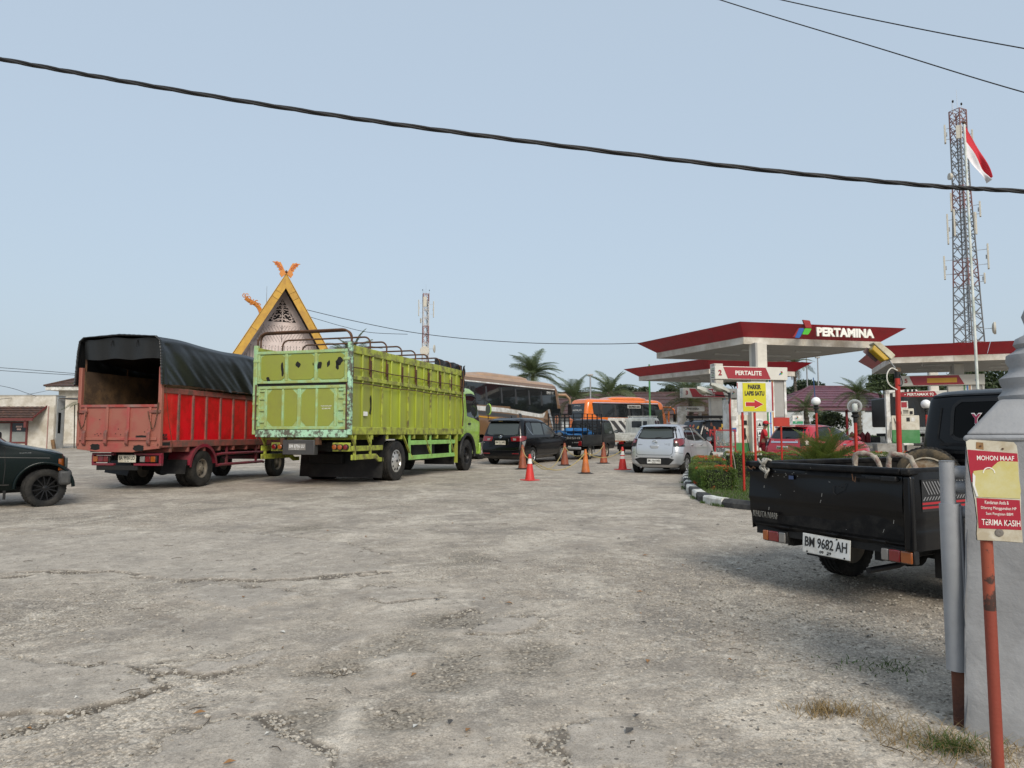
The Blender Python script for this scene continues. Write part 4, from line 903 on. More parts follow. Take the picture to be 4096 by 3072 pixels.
def hatch(x, y, a, label, paint, style):
    t = vehicle('parked_car', x, y, a, label, 'car')
    C = Car([(.2,.12,3.6,.68),(.3,.03,3.72,.79),(.45,.0,3.76,.828),(.6,.0,3.75,.835),(.78,.03,3.68,.832),(.92,.08,3.42,.815),(.98,.1,3.1,.8),(1.04,.13,2.86,.785),(1.1,.17,2.74,.765),(1.25,.27,2.45,.71),(1.38,.38,2.12,.645),(1.44,.45,1.88,.59),(1.48,.58,1.6,.5),(1.5,.88,1.3,.33)], rr=(.34,.26), fr=(.7,.3))
    C.body('body', paint, t, wells=[(.6,.3,.35,-2,-.5),(.6,.3,.35,.5,2),(3.1,.3,.35,-2,-.5),(3.1,.3,.35,.5,2)])
    for xx in (.6,3.1):
        for yy in (-.74,.74): wheel(t, xx, yy, .295, .18, '8', .19, ALLOY)
    # black tailgate glass surround, glass, spoiler
    C.end_pane('tailgate_surround', [(.74,1.09),(.4,1.04),(-.4,1.04),(-.74,1.09)], [(.6,1.39),(.3,1.415),(-.3,1.415),(-.6,1.39)], BLACK if style == 'silver' else GLASS, t, eps=.004)
    C.end_pane('rear_window', [(.53,1.1),(.3,1.075),(-.3,1.075),(-.53,1.1)], [(.46,1.33),(.3,1.355),(-.3,1.355),(-.46,1.33)], GLASSG if style == 'silver' else GLASS, t, eps=.009)
    MB().grid(lambda u,v: (.3+.22*v-.04*math.sin(math.pi*u), -.57+1.14*u, 1.425+.05*v-.02*abs(2*u-1)**3),18,3).build('spoiler', paint, t, smooth=50)
    MB().bx(.33,.45,-.55,.55,1.4,1.425).build('spoiler_lip', BLACK, t, bevel=.01)
    lamp = MB().bx(.31,.335,-.09,.09,1.4,1.42).build('brake_light', RED_L, t)
    MB().bar((.13,.0,1.08),(.19,-.33,1.11),.014,.02).build('wiper', BLACK, t)
    for sg in (1,-1):
        f = (lambda b: b) if sg > 0 else (lambda b: [(-p[0],p[1]) for p in b][::-1])
        l = C.end_pane('tail_lamp', f([(.83,.82),(.6,.82)]), f([(.79,1.08),(.56,1.04)]), BLACK, t, eps=.012)
        C.end_pane('lens', f([(.81,.93),(.61,.93)]), f([(.79,1.05),(.58,1.01)]), RED_L, l, eps=.017)
        C.side_pane('lens', [(.12,.84),(.34,.9)], [(.16,1.07),(.42,1.04)], sg, RED_L, l, eps=.012)
        C.side_pane('window', [(.72,1.03),(1.35,.99)], [(.85,1.36),(1.4,1.4)], sg, GLASS, t)
        C.side_pane('window', [(1.45,.99),(2.55,.99)], [(1.48,1.4),(1.85,1.38),(2.15,1.27)], sg, GLASS, t)
        C.side_pane('window', [(.55,1.1),(.7,1.06)], [(.62,1.26),(.8,1.33)], sg, GLASS, t)
        C.side_line('visor', [(.8,1.39),(1.4,1.425),(1.9,1.39),(2.35,1.18)], sg, BLACK, t, .04, .02)
        C.side_line('door_seam', [(1.4,1.4),(1.4,.3)], sg, DARK, t)
        C.side_line('door_seam', [(2.55,1.0),(2.62,.8),(2.55,.32)], sg, DARK, t)
        C.side_line('door_seam', [(.72,1.05),(.85,.78),(.98,.55),(1.0,.32)], sg, DARK, t)
        C.side_line('crease', [(.4,.82),(1.5,.8),(2.9,.76)], sg, paint, t, .02, .01)
        for xx in (.95,1.9): MB().bx(xx,xx+.18,sg*.825,sg*.862,.84,.875).build('door_handle', CHROME, t, bevel=.012)
        mirror_part(t, 2.5, sg*.95, 1.04, BLACK if style == 'silver' else paint, 1.05)
        MB().cyl((-.004,sg*.55,.52),(.02,sg*.55,.52),.018,n=10).build('parking_sensor', BLACK, t)
    if style == 'silver':
        MB().prism([(.62,.44),(.45,.28),(-.45,.28),(-.62,.44),(-.45,.49),(.45,.49)],-.012,.05,'yz').build('bumper_insert', BLACK, t, bevel=.012)
        for sg in (1,-1):
            f = (lambda b: b) if sg > 0 else (lambda b: [(-p[0],p[1]) for p in b][::-1])
            C.end_pane('bumper_wing', f([(.82,.33),(.48,.3)]), f([(.825,.4),(.6,.42)]), SILV, t, eps=.025)
        plate(t, frame((-.014,.0,.385),*REAR), 'BM 1964 WH', '06 28', .43, .14, bg=PLATE_W)
        C.end_line('hatch_seam', [(.58,1.02),(.57,.62),(.5,.57),(-.5,.57),(-.57,.62),(-.58,1.02)], DARK, t, .012)
        MB().prism([(.14,.86),(.11,.76),(-.11,.76),(-.14,.86)],.015,.06,'yz').build('handle_recess', SILV, t, bevel=.02)
        emblem(t, .06, 0, .95, .075)
        lettering('AGYA', t, frame((.055,.45,.88),*REAR), CHROME, .13,.035); lettering('DUAL VVT-i', t, frame((.055,-.4,.9),*REAR), CHROME, .18,.022); lettering('G', t, frame((.055,-.45,.86),*REAR), CHROME, .04,.03)
        C.end_line('bumper_crease', [(.82,.62),(.62,.66)], DARK, t, .008); C.end_line('bumper_crease', [(-.62,.66),(-.82,.62)], DARK, t, .008)
    else:
        C.end_pane('chrome_strip', [(.5,.915),(-.5,.915)], [(.5,.96),(-.5,.96)], CHROME, t, eps=.015)
        plate(t, frame((.03,.05,.74),*REAR), 'BM 1881', None, .43, .14, bg=PLATE_W)
        C.end_line('hatch_seam', [(.64,.92),(.62,.52),(-.62,.52),(-.64,.92)], DARK, t, .012)
        lettering('GT', t, frame((.085,-.45,.985),*REAR), WHT, .1,.04); lettering('CS', t, frame((.085,.45,.985),*REAR), WHT, .08,.035)
        C.end_pane('head_lamp', [(-.75,.62),(-.45,.6)], [(-.72,.76),(-.5,.72)], CLEAR_L, t, rear=False, eps=.012)
    C.end_pane('windscreen', [(-.72,1.03),(.72,1.03)], [(-.58,1.4),(.58,1.4)], GLASS, t, rear=False)
    MB().bx(.3,3.2,-.5,.5,.17,.25).build('underbody', DARK, t)
    MB().cyl((.08,.45,.2),(.5,.45,.22),.03,n=10).build('exhaust', STEEL, t)
    return t
hatch(4.25, 21.35, 32, 'silver hatchback with lit brake lamps beside the flowering hedge', SILV, 'silver')
hatch(8.63, 22.7, 58, 'red hatchback being refuelled at the first pump', REDP, 'red')
def suv():
    t = vehicle('parked_car', 7.8, 31.8, 70, 'black off-roader with roof rack and bright painted side panels', 'car')
    C = Car([(.3,.12,4.3,.78),(.45,.02,4.38,.87),(.7,.0,4.4,.89),(.95,.04,4.3,.885),(1.08,.06,3.6,.87),(1.14,.08,3.3,.855),(1.5,.25,2.8,.78),(1.65,.34,2.5,.73),(1.72,.5,2.2,.62),(1.74,.8,1.9,.45)], rr=(.25,.15), fr=(.6,.3))
    C.body('body', BLKP, t, wells=[(.8,.36,.43,-2,-.5),(.8,.36,.43,.5,2),(3.4,.36,.43,-2,-.5),(3.4,.36,.43,.5,2)])
    for x in (.8,3.4):
        for y in (-.8,.8): wheel(t, x, y, .36, .22, '6', .22, ALLOYB)
    # abstract bright wrap in reds, yellow and pale patches on the right side and rear
    cols = [mat('wrap_red',(.45,.02,.015),.3),mat('wrap_yellow',(.65,.4,.03),.3),mat('wrap_pale',(.6,.45,.36),.3),mat('wrap_brown',(.14,.05,.025),.3),mat('wrap_orange',(.5,.12,.02),.3)]
    r2 = random.Random(3)
    for k in range(34):
        x = r2.uniform(.35,1.9); z = r2.uniform(.55,1.5); s_ = r2.uniform(.06,.17)
        C.side_pane('wrap_patch', [(x,z),(x+s_,z-.03)], [(x+.04,z+s_*1.2),(x+s_*.8,z+s_)], -1, cols[k%5], t, eps=.004+.0004*k, n=3, k=2)
    for k in range(14):
        y = r2.uniform(-.7,.5); z = r2.uniform(1.1,1.55); s_ = r2.uniform(.08,.2)
        C.end_pane('wrap_patch', [(y+s_,z),(y,z-.02)], [(y+s_*.7,z+s_*.7),(y+.03,z+s_*.6)], cols[(k*2)%5], t, eps=.006+.0004*k, n=3, k=2)
    for sg in (1,-1):
        C.side_pane('window', [(1.9,1.16),(3.0,1.16)], [(1.9,1.55),(2.6,1.5)], sg, GLASS, t)
        mirror_part(t, 2.95, sg*1.0, 1.15, BLKP, 1.1)
        MB().tube([(.4,sg*.6,1.74),(.45,sg*.62,1.82),(2.2,sg*.62,1.84),(2.3,sg*.6,1.76)],.022,6).build('roof_rail', BLACK, t)
    rk = MB()
    for i in range(9): rk.bx(.45+i*.21,.49+i*.21,-.62,.62,1.83,1.86)
    for y in (-.62,.62): rk.bx(.4,2.25,y-.02,y+.02,1.84,1.93)
    rk.bx(.4,.44,-.62,.62,1.84,1.93); rk.bx(2.2,2.24,-.62,.62,1.84,1.93); rk.build('roof_rack', BLACK, t)
    MB().bx(.3,3.8,-.6,.6,.25,.4).build('underbody', DARK, t)
suv()
def jeep():     # dark green car cut by the left edge of the frame
    t = vehicle('parked_car', -11.27, 11.17, 55, 'dark green boxy car with black alloy wheels entering at the left', 'car')
    C = Car([(.3,.05,3.5,.72),(.42,.0,3.58,.8),(.62,.0,3.6,.815),(.8,.0,3.6,.815),(.9,.0,3.57,.81),(.95,.01,3.42,.8),(1.02,.02,3.1,.79),(1.08,.03,2.82,.785),(1.12,.04,2.72,.775),(1.4,.09,2.36,.7),(1.6,.12,2.1,.655),(1.68,.18,1.9,.6),(1.72,.4,1.6,.42)], rr=(.12,.1), fr=(.2,.2))
    C.body('body', GRNP, t, wells=[(.75,.33,.4,-2,-.5),(.75,.33,.4,.5,2),(3.3,.33,.4,-2,-.5),(3.3,.33,.4,.5,2)])
    for x in (.75,3.3):
        for y in (-.72,.72): wheel(t, x, y, .325, .22, '12', .215, ALLOYB, steer=(.3 if x > 3 else 0))
    for sg in (1,-1):
        a0 = [(3.3+.43*math.cos(a), .33+.43*math.sin(a)) for a in [math.pi*i/18 for i in range(19)]]
        MB().tube([(x,sg*.82,z) for x,z in a0],.028,8).build('arch_flare', GRNP, t, smooth=50)
        C.side_pane('window', [(1.55,1.12),(2.55,1.12)], [(1.5,1.54),(2.05,1.54)], sg, GLASS, t)
        C.side_pane('quarter_window', [(2.58,1.12),(2.68,1.12)], [(2.28,1.4),(2.33,1.4)], sg, GLASS, t)
        C.side_pane('window', [(.4,1.12),(1.45,1.12)], [(.45,1.54),(1.4,1.54)], sg, GLASS, t)
        C.side_line('door_seam', [(2.72,1.08),(2.74,.7),(2.72,.38)], sg, DARK, t, .012)
        C.side_line('door_seam', [(1.48,1.5),(1.48,.38)], sg, DARK, t, .012)
        C.side_line('body_crease', [(.1,.87),(2.6,.87),(3.6,.83)], sg, TRIM, t, .014, .006)
        C.side_line('sill_trim', [(1.2,.4),(2.8,.4)], sg, TRIM, t, .02, .008)
        C.side_pane('indicator', [(3.5,.62),(3.595,.62)], [(3.5,.82),(3.59,.82)], sg, ORANGE_L, t, eps=.012)
        m_ = MB().bx(-.03,.035,-.1,.1,-.075,.085).build('door_mirror', BLACK, t, bevel=.03); m_.location = (2.62,sg*.96,1.2)
        MB().bx(-.033,-.029,-.085,.085,-.06,.07).build('mirror_glass', GLASSG, m_)
        MB().bar((2.62,sg*.9,1.14),(2.6,sg*.78,1.08),.05,.05).build('mirror_arm', BLACK, t)
        MB().bx(2.72,2.76,sg*.62-.1,sg*.62+.14,.15,.42).build('mudflap', BLACK, t)
        MB().bx(3.5,3.7,min(sg*.72,sg*.86),max(sg*.72,sg*.86),.36,.62).build('bumper_corner', TRIM, t, bevel=.05)
        C.side_line('scratch', [(2.3,.55),(2.42,.66),(2.5,.74)], sg, TRIM, t, .006, .004)
    MB().bx(3.58,3.71,-.8,.8,.36,.62).build('front_bumper', TRIM, t, bevel=.05)
    MB().bx(3.6,3.63,-.55,.55,.66,.84).build('grille', BLACK, t, bevel=.01)
    for sg in (1,-1): MB().bx(3.595,3.64,sg*.66-.1,sg*.66+.1,.66,.84).build('head_lamp', GLASSG, t, bevel=.015)
    C.end_pane('windscreen', [(-.7,1.12),(.7,1.12)], [(-.6,1.58),(.6,1.58)], GLASS, t, rear=False)
    lettering('PANTHER', t, frame((3.02,-.8,.93),*RIGHT), CHROME, .17,.02)
    MB().bx(.3,3.2,-.6,.6,.25,.35).build('underbody', DARK, t)
jeep()
# ============================================================ BUSES
SWG = mat('sweep_grey', (.06,.06,.062), .4)
def bus(name, x, y, a, L, Wd, H, label, paint, roofm, kind):
    t = vehicle(name, x, y, a, label, 'bus', mid=L/2)
    h = Wd/2; br = kind == 'brown'; w0, w1 = (2.42,3.36) if br else (2.1,3.08); xr = 2.4 if L > 9 else 1.7
    C = Car([(.35,.1,L-.15,h-.06),(.5,.0,L-.03,h),(1.2,.0,L,h),(w0-.2,.03,L-.05,h),(w1,.2,L-.4,h-.05),(H-.2,.27,L-.55,h-.09),(H-.08,.35,L-.75,h-.2),(H,.6,L-1.15,h-.5)], rr=(.3,.25), fr=(.35,.35))
    C.body('body', paint, t, wells=[(xr,.5,.6,-3,-.7),(xr,.5,.6,.7,3),(L-2.4,.5,.6,-3,-.7),(L-2.4,.5,.6,.7,3)])
    for xx in (xr, L-2.4):
        for yy in (-h+.16,h-.16): wheel(t, xx, yy, .48, .26, 'steel', .28, WHITERIM)
    for sg in (1,-1):
        x0 = .75; x1 = L-.55; n = 6 if L > 9 else 4; st = (x1-x0-1.4)/n
        C.side_pane('window_band', [(x0,w0+.25),(x0+.35,w0),(x1-.1,w0-.05)] if not br else [(.3,w0),(x1-1.2,w0-.06),(x1-.1,w0-.4)], [(x0-.1,w1+.02),(x1-.45,w1)], sg, GLASS, t, eps=.008, n=24)
        for i in range(n+1):
            xx = x0+.5+st*i; C.side_line('window_joint', [(xx,w0),(xx-.02,w1-.03)], sg, BLACK, t, .03, .014)
        for i in range(n):
            xa = x0+.62+st*i; C.side_pane('curtain', [(xa,w0+.1),(xa+.2,w0+.1)], [(xa,w1-.12),(xa+.12,w1-.12)], sg, mat('curtain_grey',(.035,.035,.037),.4), t, eps=.011, n=3, k=2)
        C.side_line('gutter', [(.4,w1+.06),(L-1.0,w1+.05)], sg, WHITE if br else CHROME, t, .05, .012)
        if br:
            C.side_pane('white_sweep', [(.2,2.2),(4.5,2.1),(L-2.7,1.88),(L-2.45,1.9)], [(.2,2.4),(4.5,2.3),(L-2.7,2.06),(L-2.2,2.2)], sg, WHITE, t, eps=.01, n=20)
            C.side_pane('black_wedge', [(5.0,2.3),(L-2.8,2.07),(L-2.3,2.2),(L-1.6,2.45)], [(5.0,2.44),(L-1.6,2.5)], sg, GLASS, t, eps=.0115, n=16)
            C.side_pane('grey_sweep', [(2.0,1.98),(5.6,1.84)], [(2.0,2.14),(5.7,1.98)], sg, SWG, t, eps=.009)
            C.side_pane('grey_sweep', [(6.1,1.6),(6.35,1.6)], [(5.8,2.08),(6.1,2.06)], sg, SWG, t, eps=.0105)
            C.side_pane('yellow_line', [(1.5,1.88),(5.0,1.74)], [(1.5,1.94),(5.0,1.79)], sg, mat('line_yellow',(.6,.3,.02),.4), t, eps=.012)
            C.side_pane('dark_front', [(L-1.0,.8),(L-.12,.8)], [(L-1.7,2.4),(L-.3,2.4)], sg, GLASS, t, eps=.011)
            C.side_pane('silver_edge', [(L-1.1,.9),(L-1.0,.9)], [(L-2.0,2.3),(L-1.75,2.35)], sg, SILV, t, eps=.013)
            if sg < 0:
                lettering('SEMUT 17', t, frame((L-1.7,-(h+.012),3.2),*RIGHT), WHT, .8,.14); lettering('TAN', t, frame((L-2.2,-(h+.012),1.72),*RIGHT), BLACK, .5,.2)
                MB().lathe([(.24,-.004),(.19,0),(.001,0)],20,(L-.9,-(h+.014),1.8),'y').build('emblem', ORANGE_L, t)
        else:
            C.side_pane('white_lower', [(1.6,.5),(L-.3,.5)], [(2.0,w0-.04),(L-.2,w0-.04)], sg, WHITE, t, eps=.007)
            for k,xa in enumerate((2.2,2.9,3.5)): C.side_pane('grey_sweep', [(xa+1.3,.5),(xa+1.65-.05*k,.5)], [(xa-.05,1.85),(xa+.35-.08*k,1.85)], sg, SWG, t, eps=.0105)
            for k in range(3): C.side_pane('orange_stripe', [(4.9+.25*k,.5),(5.0+.25*k,.5)], [(3.7+.25*k,w0-.05),(3.8+.25*k,w0-.05)], sg, paint, t, eps=.0105)
            C.side_pane('window_sticker', [(3.75,w1-.32),(4.95,w1-.32)], [(3.75,w1-.08),(4.95,w1-.08)], sg, mat('sticker_grey',(.4,.4,.38),.5), t, eps=.016)
            if sg < 0: lettering('KELUARGA ALAS', t, frame((4.35,-(C.side_y(4.35,w1-.2)+.02),w1-.2),(1,0,0),(0,.06,1)), BLACK, 1.0,.14, bold=.02, ext=.01)
            C.side_pane('door_glass', [(L-1.25,.75),(L-.45,.75)], [(L-1.3,2.7),(L-.65,2.7)], sg, GLASSG, t, eps=.012)
    C.end_pane('rear_window', [(h-.25,w0),(.2,w0-.25),(-.2,w0-.25),(-h+.25,w0)], [(h-.3,w1),(-h+.3,w1)], GLASS, t, eps=.008)
    if not br:
        lettering('JETBUS', t, frame((.17,.1,w1-.2),*REAR), WHT, .9,.14, shear=.3); lettering('5', t, frame((.17,-.55,w1-.2),*REAR), RED_L, .14,.18)
        lettering('KARUNIA JAYA', t, frame((.1,0,w1-.5),*REAR), WHT, 1.3,.16)
    C.end_pane('windscreen', [(-h+.1,1.3),(h-.1,1.3)], [(-h+.2,w1),(h-.2,w1)], GLASS, t, rear=False)
    RC = Car([(H-.19,.3,L-.58,h-.085),(H-.07,.38,L-.77,h-.19),(H+.012,.62,L-1.17,h-.48)], rr=(.3,.25), fr=(.35,.35)); RC.body('roof', roofm, t)
    p0, p1 = (L*.25,L*.72) if br else (L*.3,L*.78)
    AC = Car([(H-.02,p0,p1,.85),(H+.1,p0+.2,p1-.15,.8),(H+.17,p0+.5,p1-.5,.68),(H+.2,p0+.8,p1-.8,.5)], rr=(.5,.3), fr=(.5,.3)); AC.body('air_conditioner', roofm if br else paint, t)
    for sg in (1,-1):
        MB().tube([(L-.4,sg*(h-.15),w1-.2),(L+.05,sg*(h+.1),w1-.2),(L+.3,sg*(h+.22),w1-.4),(L+.36,sg*(h+.24),w1-.7)],[.07,.08,.07,.05],8).build('mirror_arm', roofm if br else paint, t, smooth=50)
        MB().bx(L+.28,L+.42,sg*(h+.24)-.13,sg*(h+.24)+.13,w1-1.3,w1-.7).build('mirror', BLACK, t, bevel=.04)
    MB().bx(L-.08,L+.04,-h+.15,h-.15,.38,.75).build('front_bumper', paint, t, bevel=.05)
    if not br: MB().bx(L-.15,L+.02,-h-.06,-h-.02,.6,2.6).build('open_door', paint, t, bevel=.02)
    return t
BROWN = mat('bus_brown', (.2,.105,.045), .3, var=.06, coat=.8)
CREAM = mat('bus_cream_roof', (.4,.25,.15), .4, var=.05, dirt=(.3,.2,.13), damt=.3)
ORNG = mat('bus_orange', (.72,.16,.012), .25, var=.05, coat=.8)
WHITEB = mat('bus_white', (.7,.69,.68), .35)
bus('coach', -3.6, 30.0, 29, 11.0, 2.5, 3.78, 'brown and black touring coach standing behind the black people carrier', BROWN, CREAM, 'brown')
bus('coach', 4.58, 51.0, 62, 7.6, 2.3, 3.42, 'orange and white coach parked side-on beyond the white pickup', ORNG, ORNG, 'orange')
# ============================================================ PICKUPS
WP = mat('white_truck_paint', (.74,.75,.7), .45, var=.06, dirt=(.5,.5,.45), damt=.32, streak=True)
BLUETARP = mat('blue_tarp', (.02,.14,.36), .5, var=.2, vscale=5, bump=.4, bscale=12)
BMATT = mat('black_truck_paint', (.004,.004,.005), .35, var=.2, coat=.3, spec=.35, dirt=(.012,.012,.012), damt=.28)
def rail_pickup():
    t = vehicle('pickup_truck', 2.98-.77*.887, 30.5+.77*.462, 27.5, 'black pickup with a tall slatted cage over blue bundles', 'pickup')
    W = .82; L = 2.4
    MB().bx(0,L,-W,W,.62,.68).build('bed_floor', BMATT, t)
    for sd in (-1,1):
        MB().bx(0,L,min(sd*W,sd*(W-.05)),max(sd*W,sd*(W-.05)),.58,1.08).build('bed_side', BMATT, t, bevel=.02)
        def arch(u,v): a = u*math.pi; r_ = .42-.1*v; return (.95-r_*math.cos(a), sd*(W+.015), .32+r_*math.sin(a))
        MB().grid(arch,16,1).build('wheel_arch', BMATT, t)
        for x in (.02,.6,1.2,1.8,2.36): MB().bx(x-.02,x+.02,min(sd*W,sd*(W-.04)),max(sd*W,sd*(W-.04)),1.08,2.0).build('cage_post', BLACK, t)
        for z in (1.24,1.39,1.54,1.69,1.84,1.99): MB().bx(0,L,min(sd*(W-.01),sd*(W-.04)),max(sd*(W-.01),sd*(W-.04)),z-.012,z+.012).build('cage_rail', BLACK, t)
        wheel(t, .95, sd*.7, .31, .18, 'steel', .18, WHITERIM); wheel(t, 3.1, sd*.7, .31, .18, 'steel', .18, WHITERIM)
    tg = MB().bx(-.03,.02,-W+.06,W-.06,.62,1.08).build('tailgate', BMATT, t, bevel=.02)
    for y in (-.8,-.4,0,.4,.8): MB().bx(0,.03,y-.015,y+.015,1.08,2.03 if abs(y) == .8 else 2.0).build('cage_post', BLACK, t)
    for z in (1.24,1.39,1.54,1.69,1.84,1.99): MB().bx(0,.03,-W+.04,W-.04,z-.012,z+.012).build('cage_rail', BLACK, t)
    lettering('MITSUBISHI', t, frame((-.032,0,.95),*REAR), mat('letters_dull',(.3,.3,.29),.5), 1.4,.095, bold=-.01)
    lettering('L300', t, frame((-.032,-.5,.76),*REAR), MATS['letters_dull'], .3,.04)
    MB().bx(-.06,.02,-.75,.75,.46,.56).build('rear_bumper', STEEL, t, bevel=.02)
    for y in (-.7,.7): MB().bx(-.035,.0,y-.08,y+.08,.62,.82).build('tail_lamp', RED_L, t, bevel=.01)
    r2 = random.Random(5)
    for k in range(6):
        b = MB().lathe([(.001,-.2),(.2,-.16),(.3,0),(.22,.16),(.001,.2)],14); s_ = r2.uniform(.8,1.1)
        b.v = [(x*1.2+.04*math.sin(y*20), y*1.1, z*.8+.02*math.sin(x*15)) for x,y,z in b.v]
        o = b.build('blue_bundle', BLUETARP, t, smooth=60); o.location = (.35+(k//2)*.62,-.38+.75*(k%2),.98+.13*(k%3)); o.rotation_euler = (0,0,k)
    C = Car([(.4,2.5,4.25,.76),(.6,2.45,4.32,.82),(1.05,2.45,4.3,.82),(1.15,2.46,4.22,.81),(1.6,2.5,3.9,.74),(1.72,2.55,3.75,.7),(1.78,2.7,3.5,.55)], rr=(.1,.1), fr=(.2,.2))
    C.body('cab', BMATT, t, wells=[(3.1,.31,.37,-2,-.5),(3.1,.31,.37,.5,2)])
    for sg in (1,-1):
        C.side_pane('window', [(2.75,1.12),(4.0,1.1)], [(2.75,1.6),(3.75,1.6)], sg, GLASSG, t)
        C.side_line('door_seam', [(2.68,1.65),(2.68,.5)], sg, DARK, t); C.side_line('door_seam', [(3.75,1.05),(3.7,.5)], sg, DARK, t)
        mirror_part(t, 4.0, sg*.95, 1.2, BLACK)
    C.end_pane('rear_window', [(.55,1.2),(-.55,1.2)], [(.5,1.6),(-.5,1.6)], GLASS, t)
    C.end_pane('windscreen', [(-.7,1.12),(.7,1.12)], [(-.62,1.65),(.62,1.65)], GLASS, t, rear=False)
    MB().bx(.2,4,-.4,.4,.38,.5).build('chassis', DARK, t)
rail_pickup()
def white_pickup():
    a = 26; ca, sa = math.cos(R(a)), math.sin(R(a))
    t = vehicle('pickup_truck', 5.2+.85*ca, 36.5-.85*sa, a, 'dirty white pickup with drop-side bed and roof rack', 'pickup')
    W, L = .85, 1.7
    MB().bx(0,L,-W,W,.72,.8).build('bed_floor', WP, t)
    for sd in (-1,1):
        for k in range(3): MB().bx(.02,L,min(sd*W,sd*(W-.03)),max(sd*W,sd*(W-.03)),.8+.105*k,.9+.105*k).build('drop_side_board', WP, t, bevel=.012)
        wheel(t, .95, sd*.7, .32, .18, 'steel', .19, STEELRIM); wheel(t, 3.1, sd*.7, .32, .18, 'steel', .19, STEELRIM)
        MB().bx(.98,1.04,min(sd*W,sd*(W+.015)),max(sd*W,sd*(W+.015)),.76,1.12).build('side_post', WP, t)
    for k in range(3): MB().bx(-.02,.015,-W+.02,W-.02,.8+.105*k,.9+.105*k).build('tail_board', WP, t, bevel=.012)
    for y in (-.84,0,.84): MB().bx(-.03,.02,y-.025,y+.025,.74,1.13).build('tail_post', WP, t)
    for y in (-.45,.45): MB().bx(.0,.06,y-.13,y+.13,.54,.66).build('tail_lamp', RED_L, t, bevel=.01)
    MB().bx(.05,3.6,-.4,.4,.42,.6).build('chassis', DARK, t)
    MB().bx(.3,.34,-.75,.75,.25,.6).build('mudflap', BLACK, t)
    C = Car([(.45,1.85,3.65,.74),(.65,1.8,3.75,.8),(1.1,1.8,3.72,.8),(1.2,1.8,3.6,.79),(1.75,1.82,3.2,.74),(1.87,1.86,3.05,.7),(1.92,2.0,2.9,.58)], rr=(.1,.1), fr=(.22,.2))
    C.body('cab', WP, t, wells=[(3.1,.32,.38,-2,-.5),(3.1,.32,.38,.5,2)])
    C.end_pane('rear_window', [(.42,1.38),(-.12,1.38)], [(.42,1.72),(-.12,1.72)], GLASS, t)
    C.end_pane('rear_window', [(-.2,1.38),(-.42,1.38)], [(-.2,1.72),(-.42,1.72)], GLASS, t)
    for y in (.6,.5,-.5): C.end_line('panel_rib_shade', [(y,1.15),(y,1.75)], mat('white_rib_painted_shade',(.4,.41,.38),.5), t, .02, .006)  # shade along the ribs, painted as greyer strips on the white
    MB().tube([(1.79,.7,1.1),(1.79,.72,1.9)],.025,6).build('ladder_frame', WP, t)
    for sg in (1,-1):
        C.side_pane('window', [(2.15,1.22),(2.5,1.22)], [(2.15,1.75),(2.5,1.75)], sg, GLASS, t)
        C.side_pane('window', [(2.6,1.22),(3.4,1.2)], [(2.6,1.75),(3.1,1.75)], sg, GLASSG, t)
        C.side_line('door_seam', [(2.55,1.8),(2.55,.6)], sg, DARK, t)
        mirror_part(t, 3.4, sg*.95, 1.3, BLACK)
    rk = MB()
    for x in (2.0,2.4,2.8): rk.bx(x,x+.03,-.65,.65,1.97,2.0)
    for y in (-.65,.65): rk.bx(1.9,3.0,y-.015,y+.015,1.97,2.0)
    for x in (2.0,2.8):
        for y in (-.65,.65): rk.bx(x,x+.03,y-.015,y+.015,1.85,1.98)
    rk.build('roof_rack', WP, t)
white_pickup()
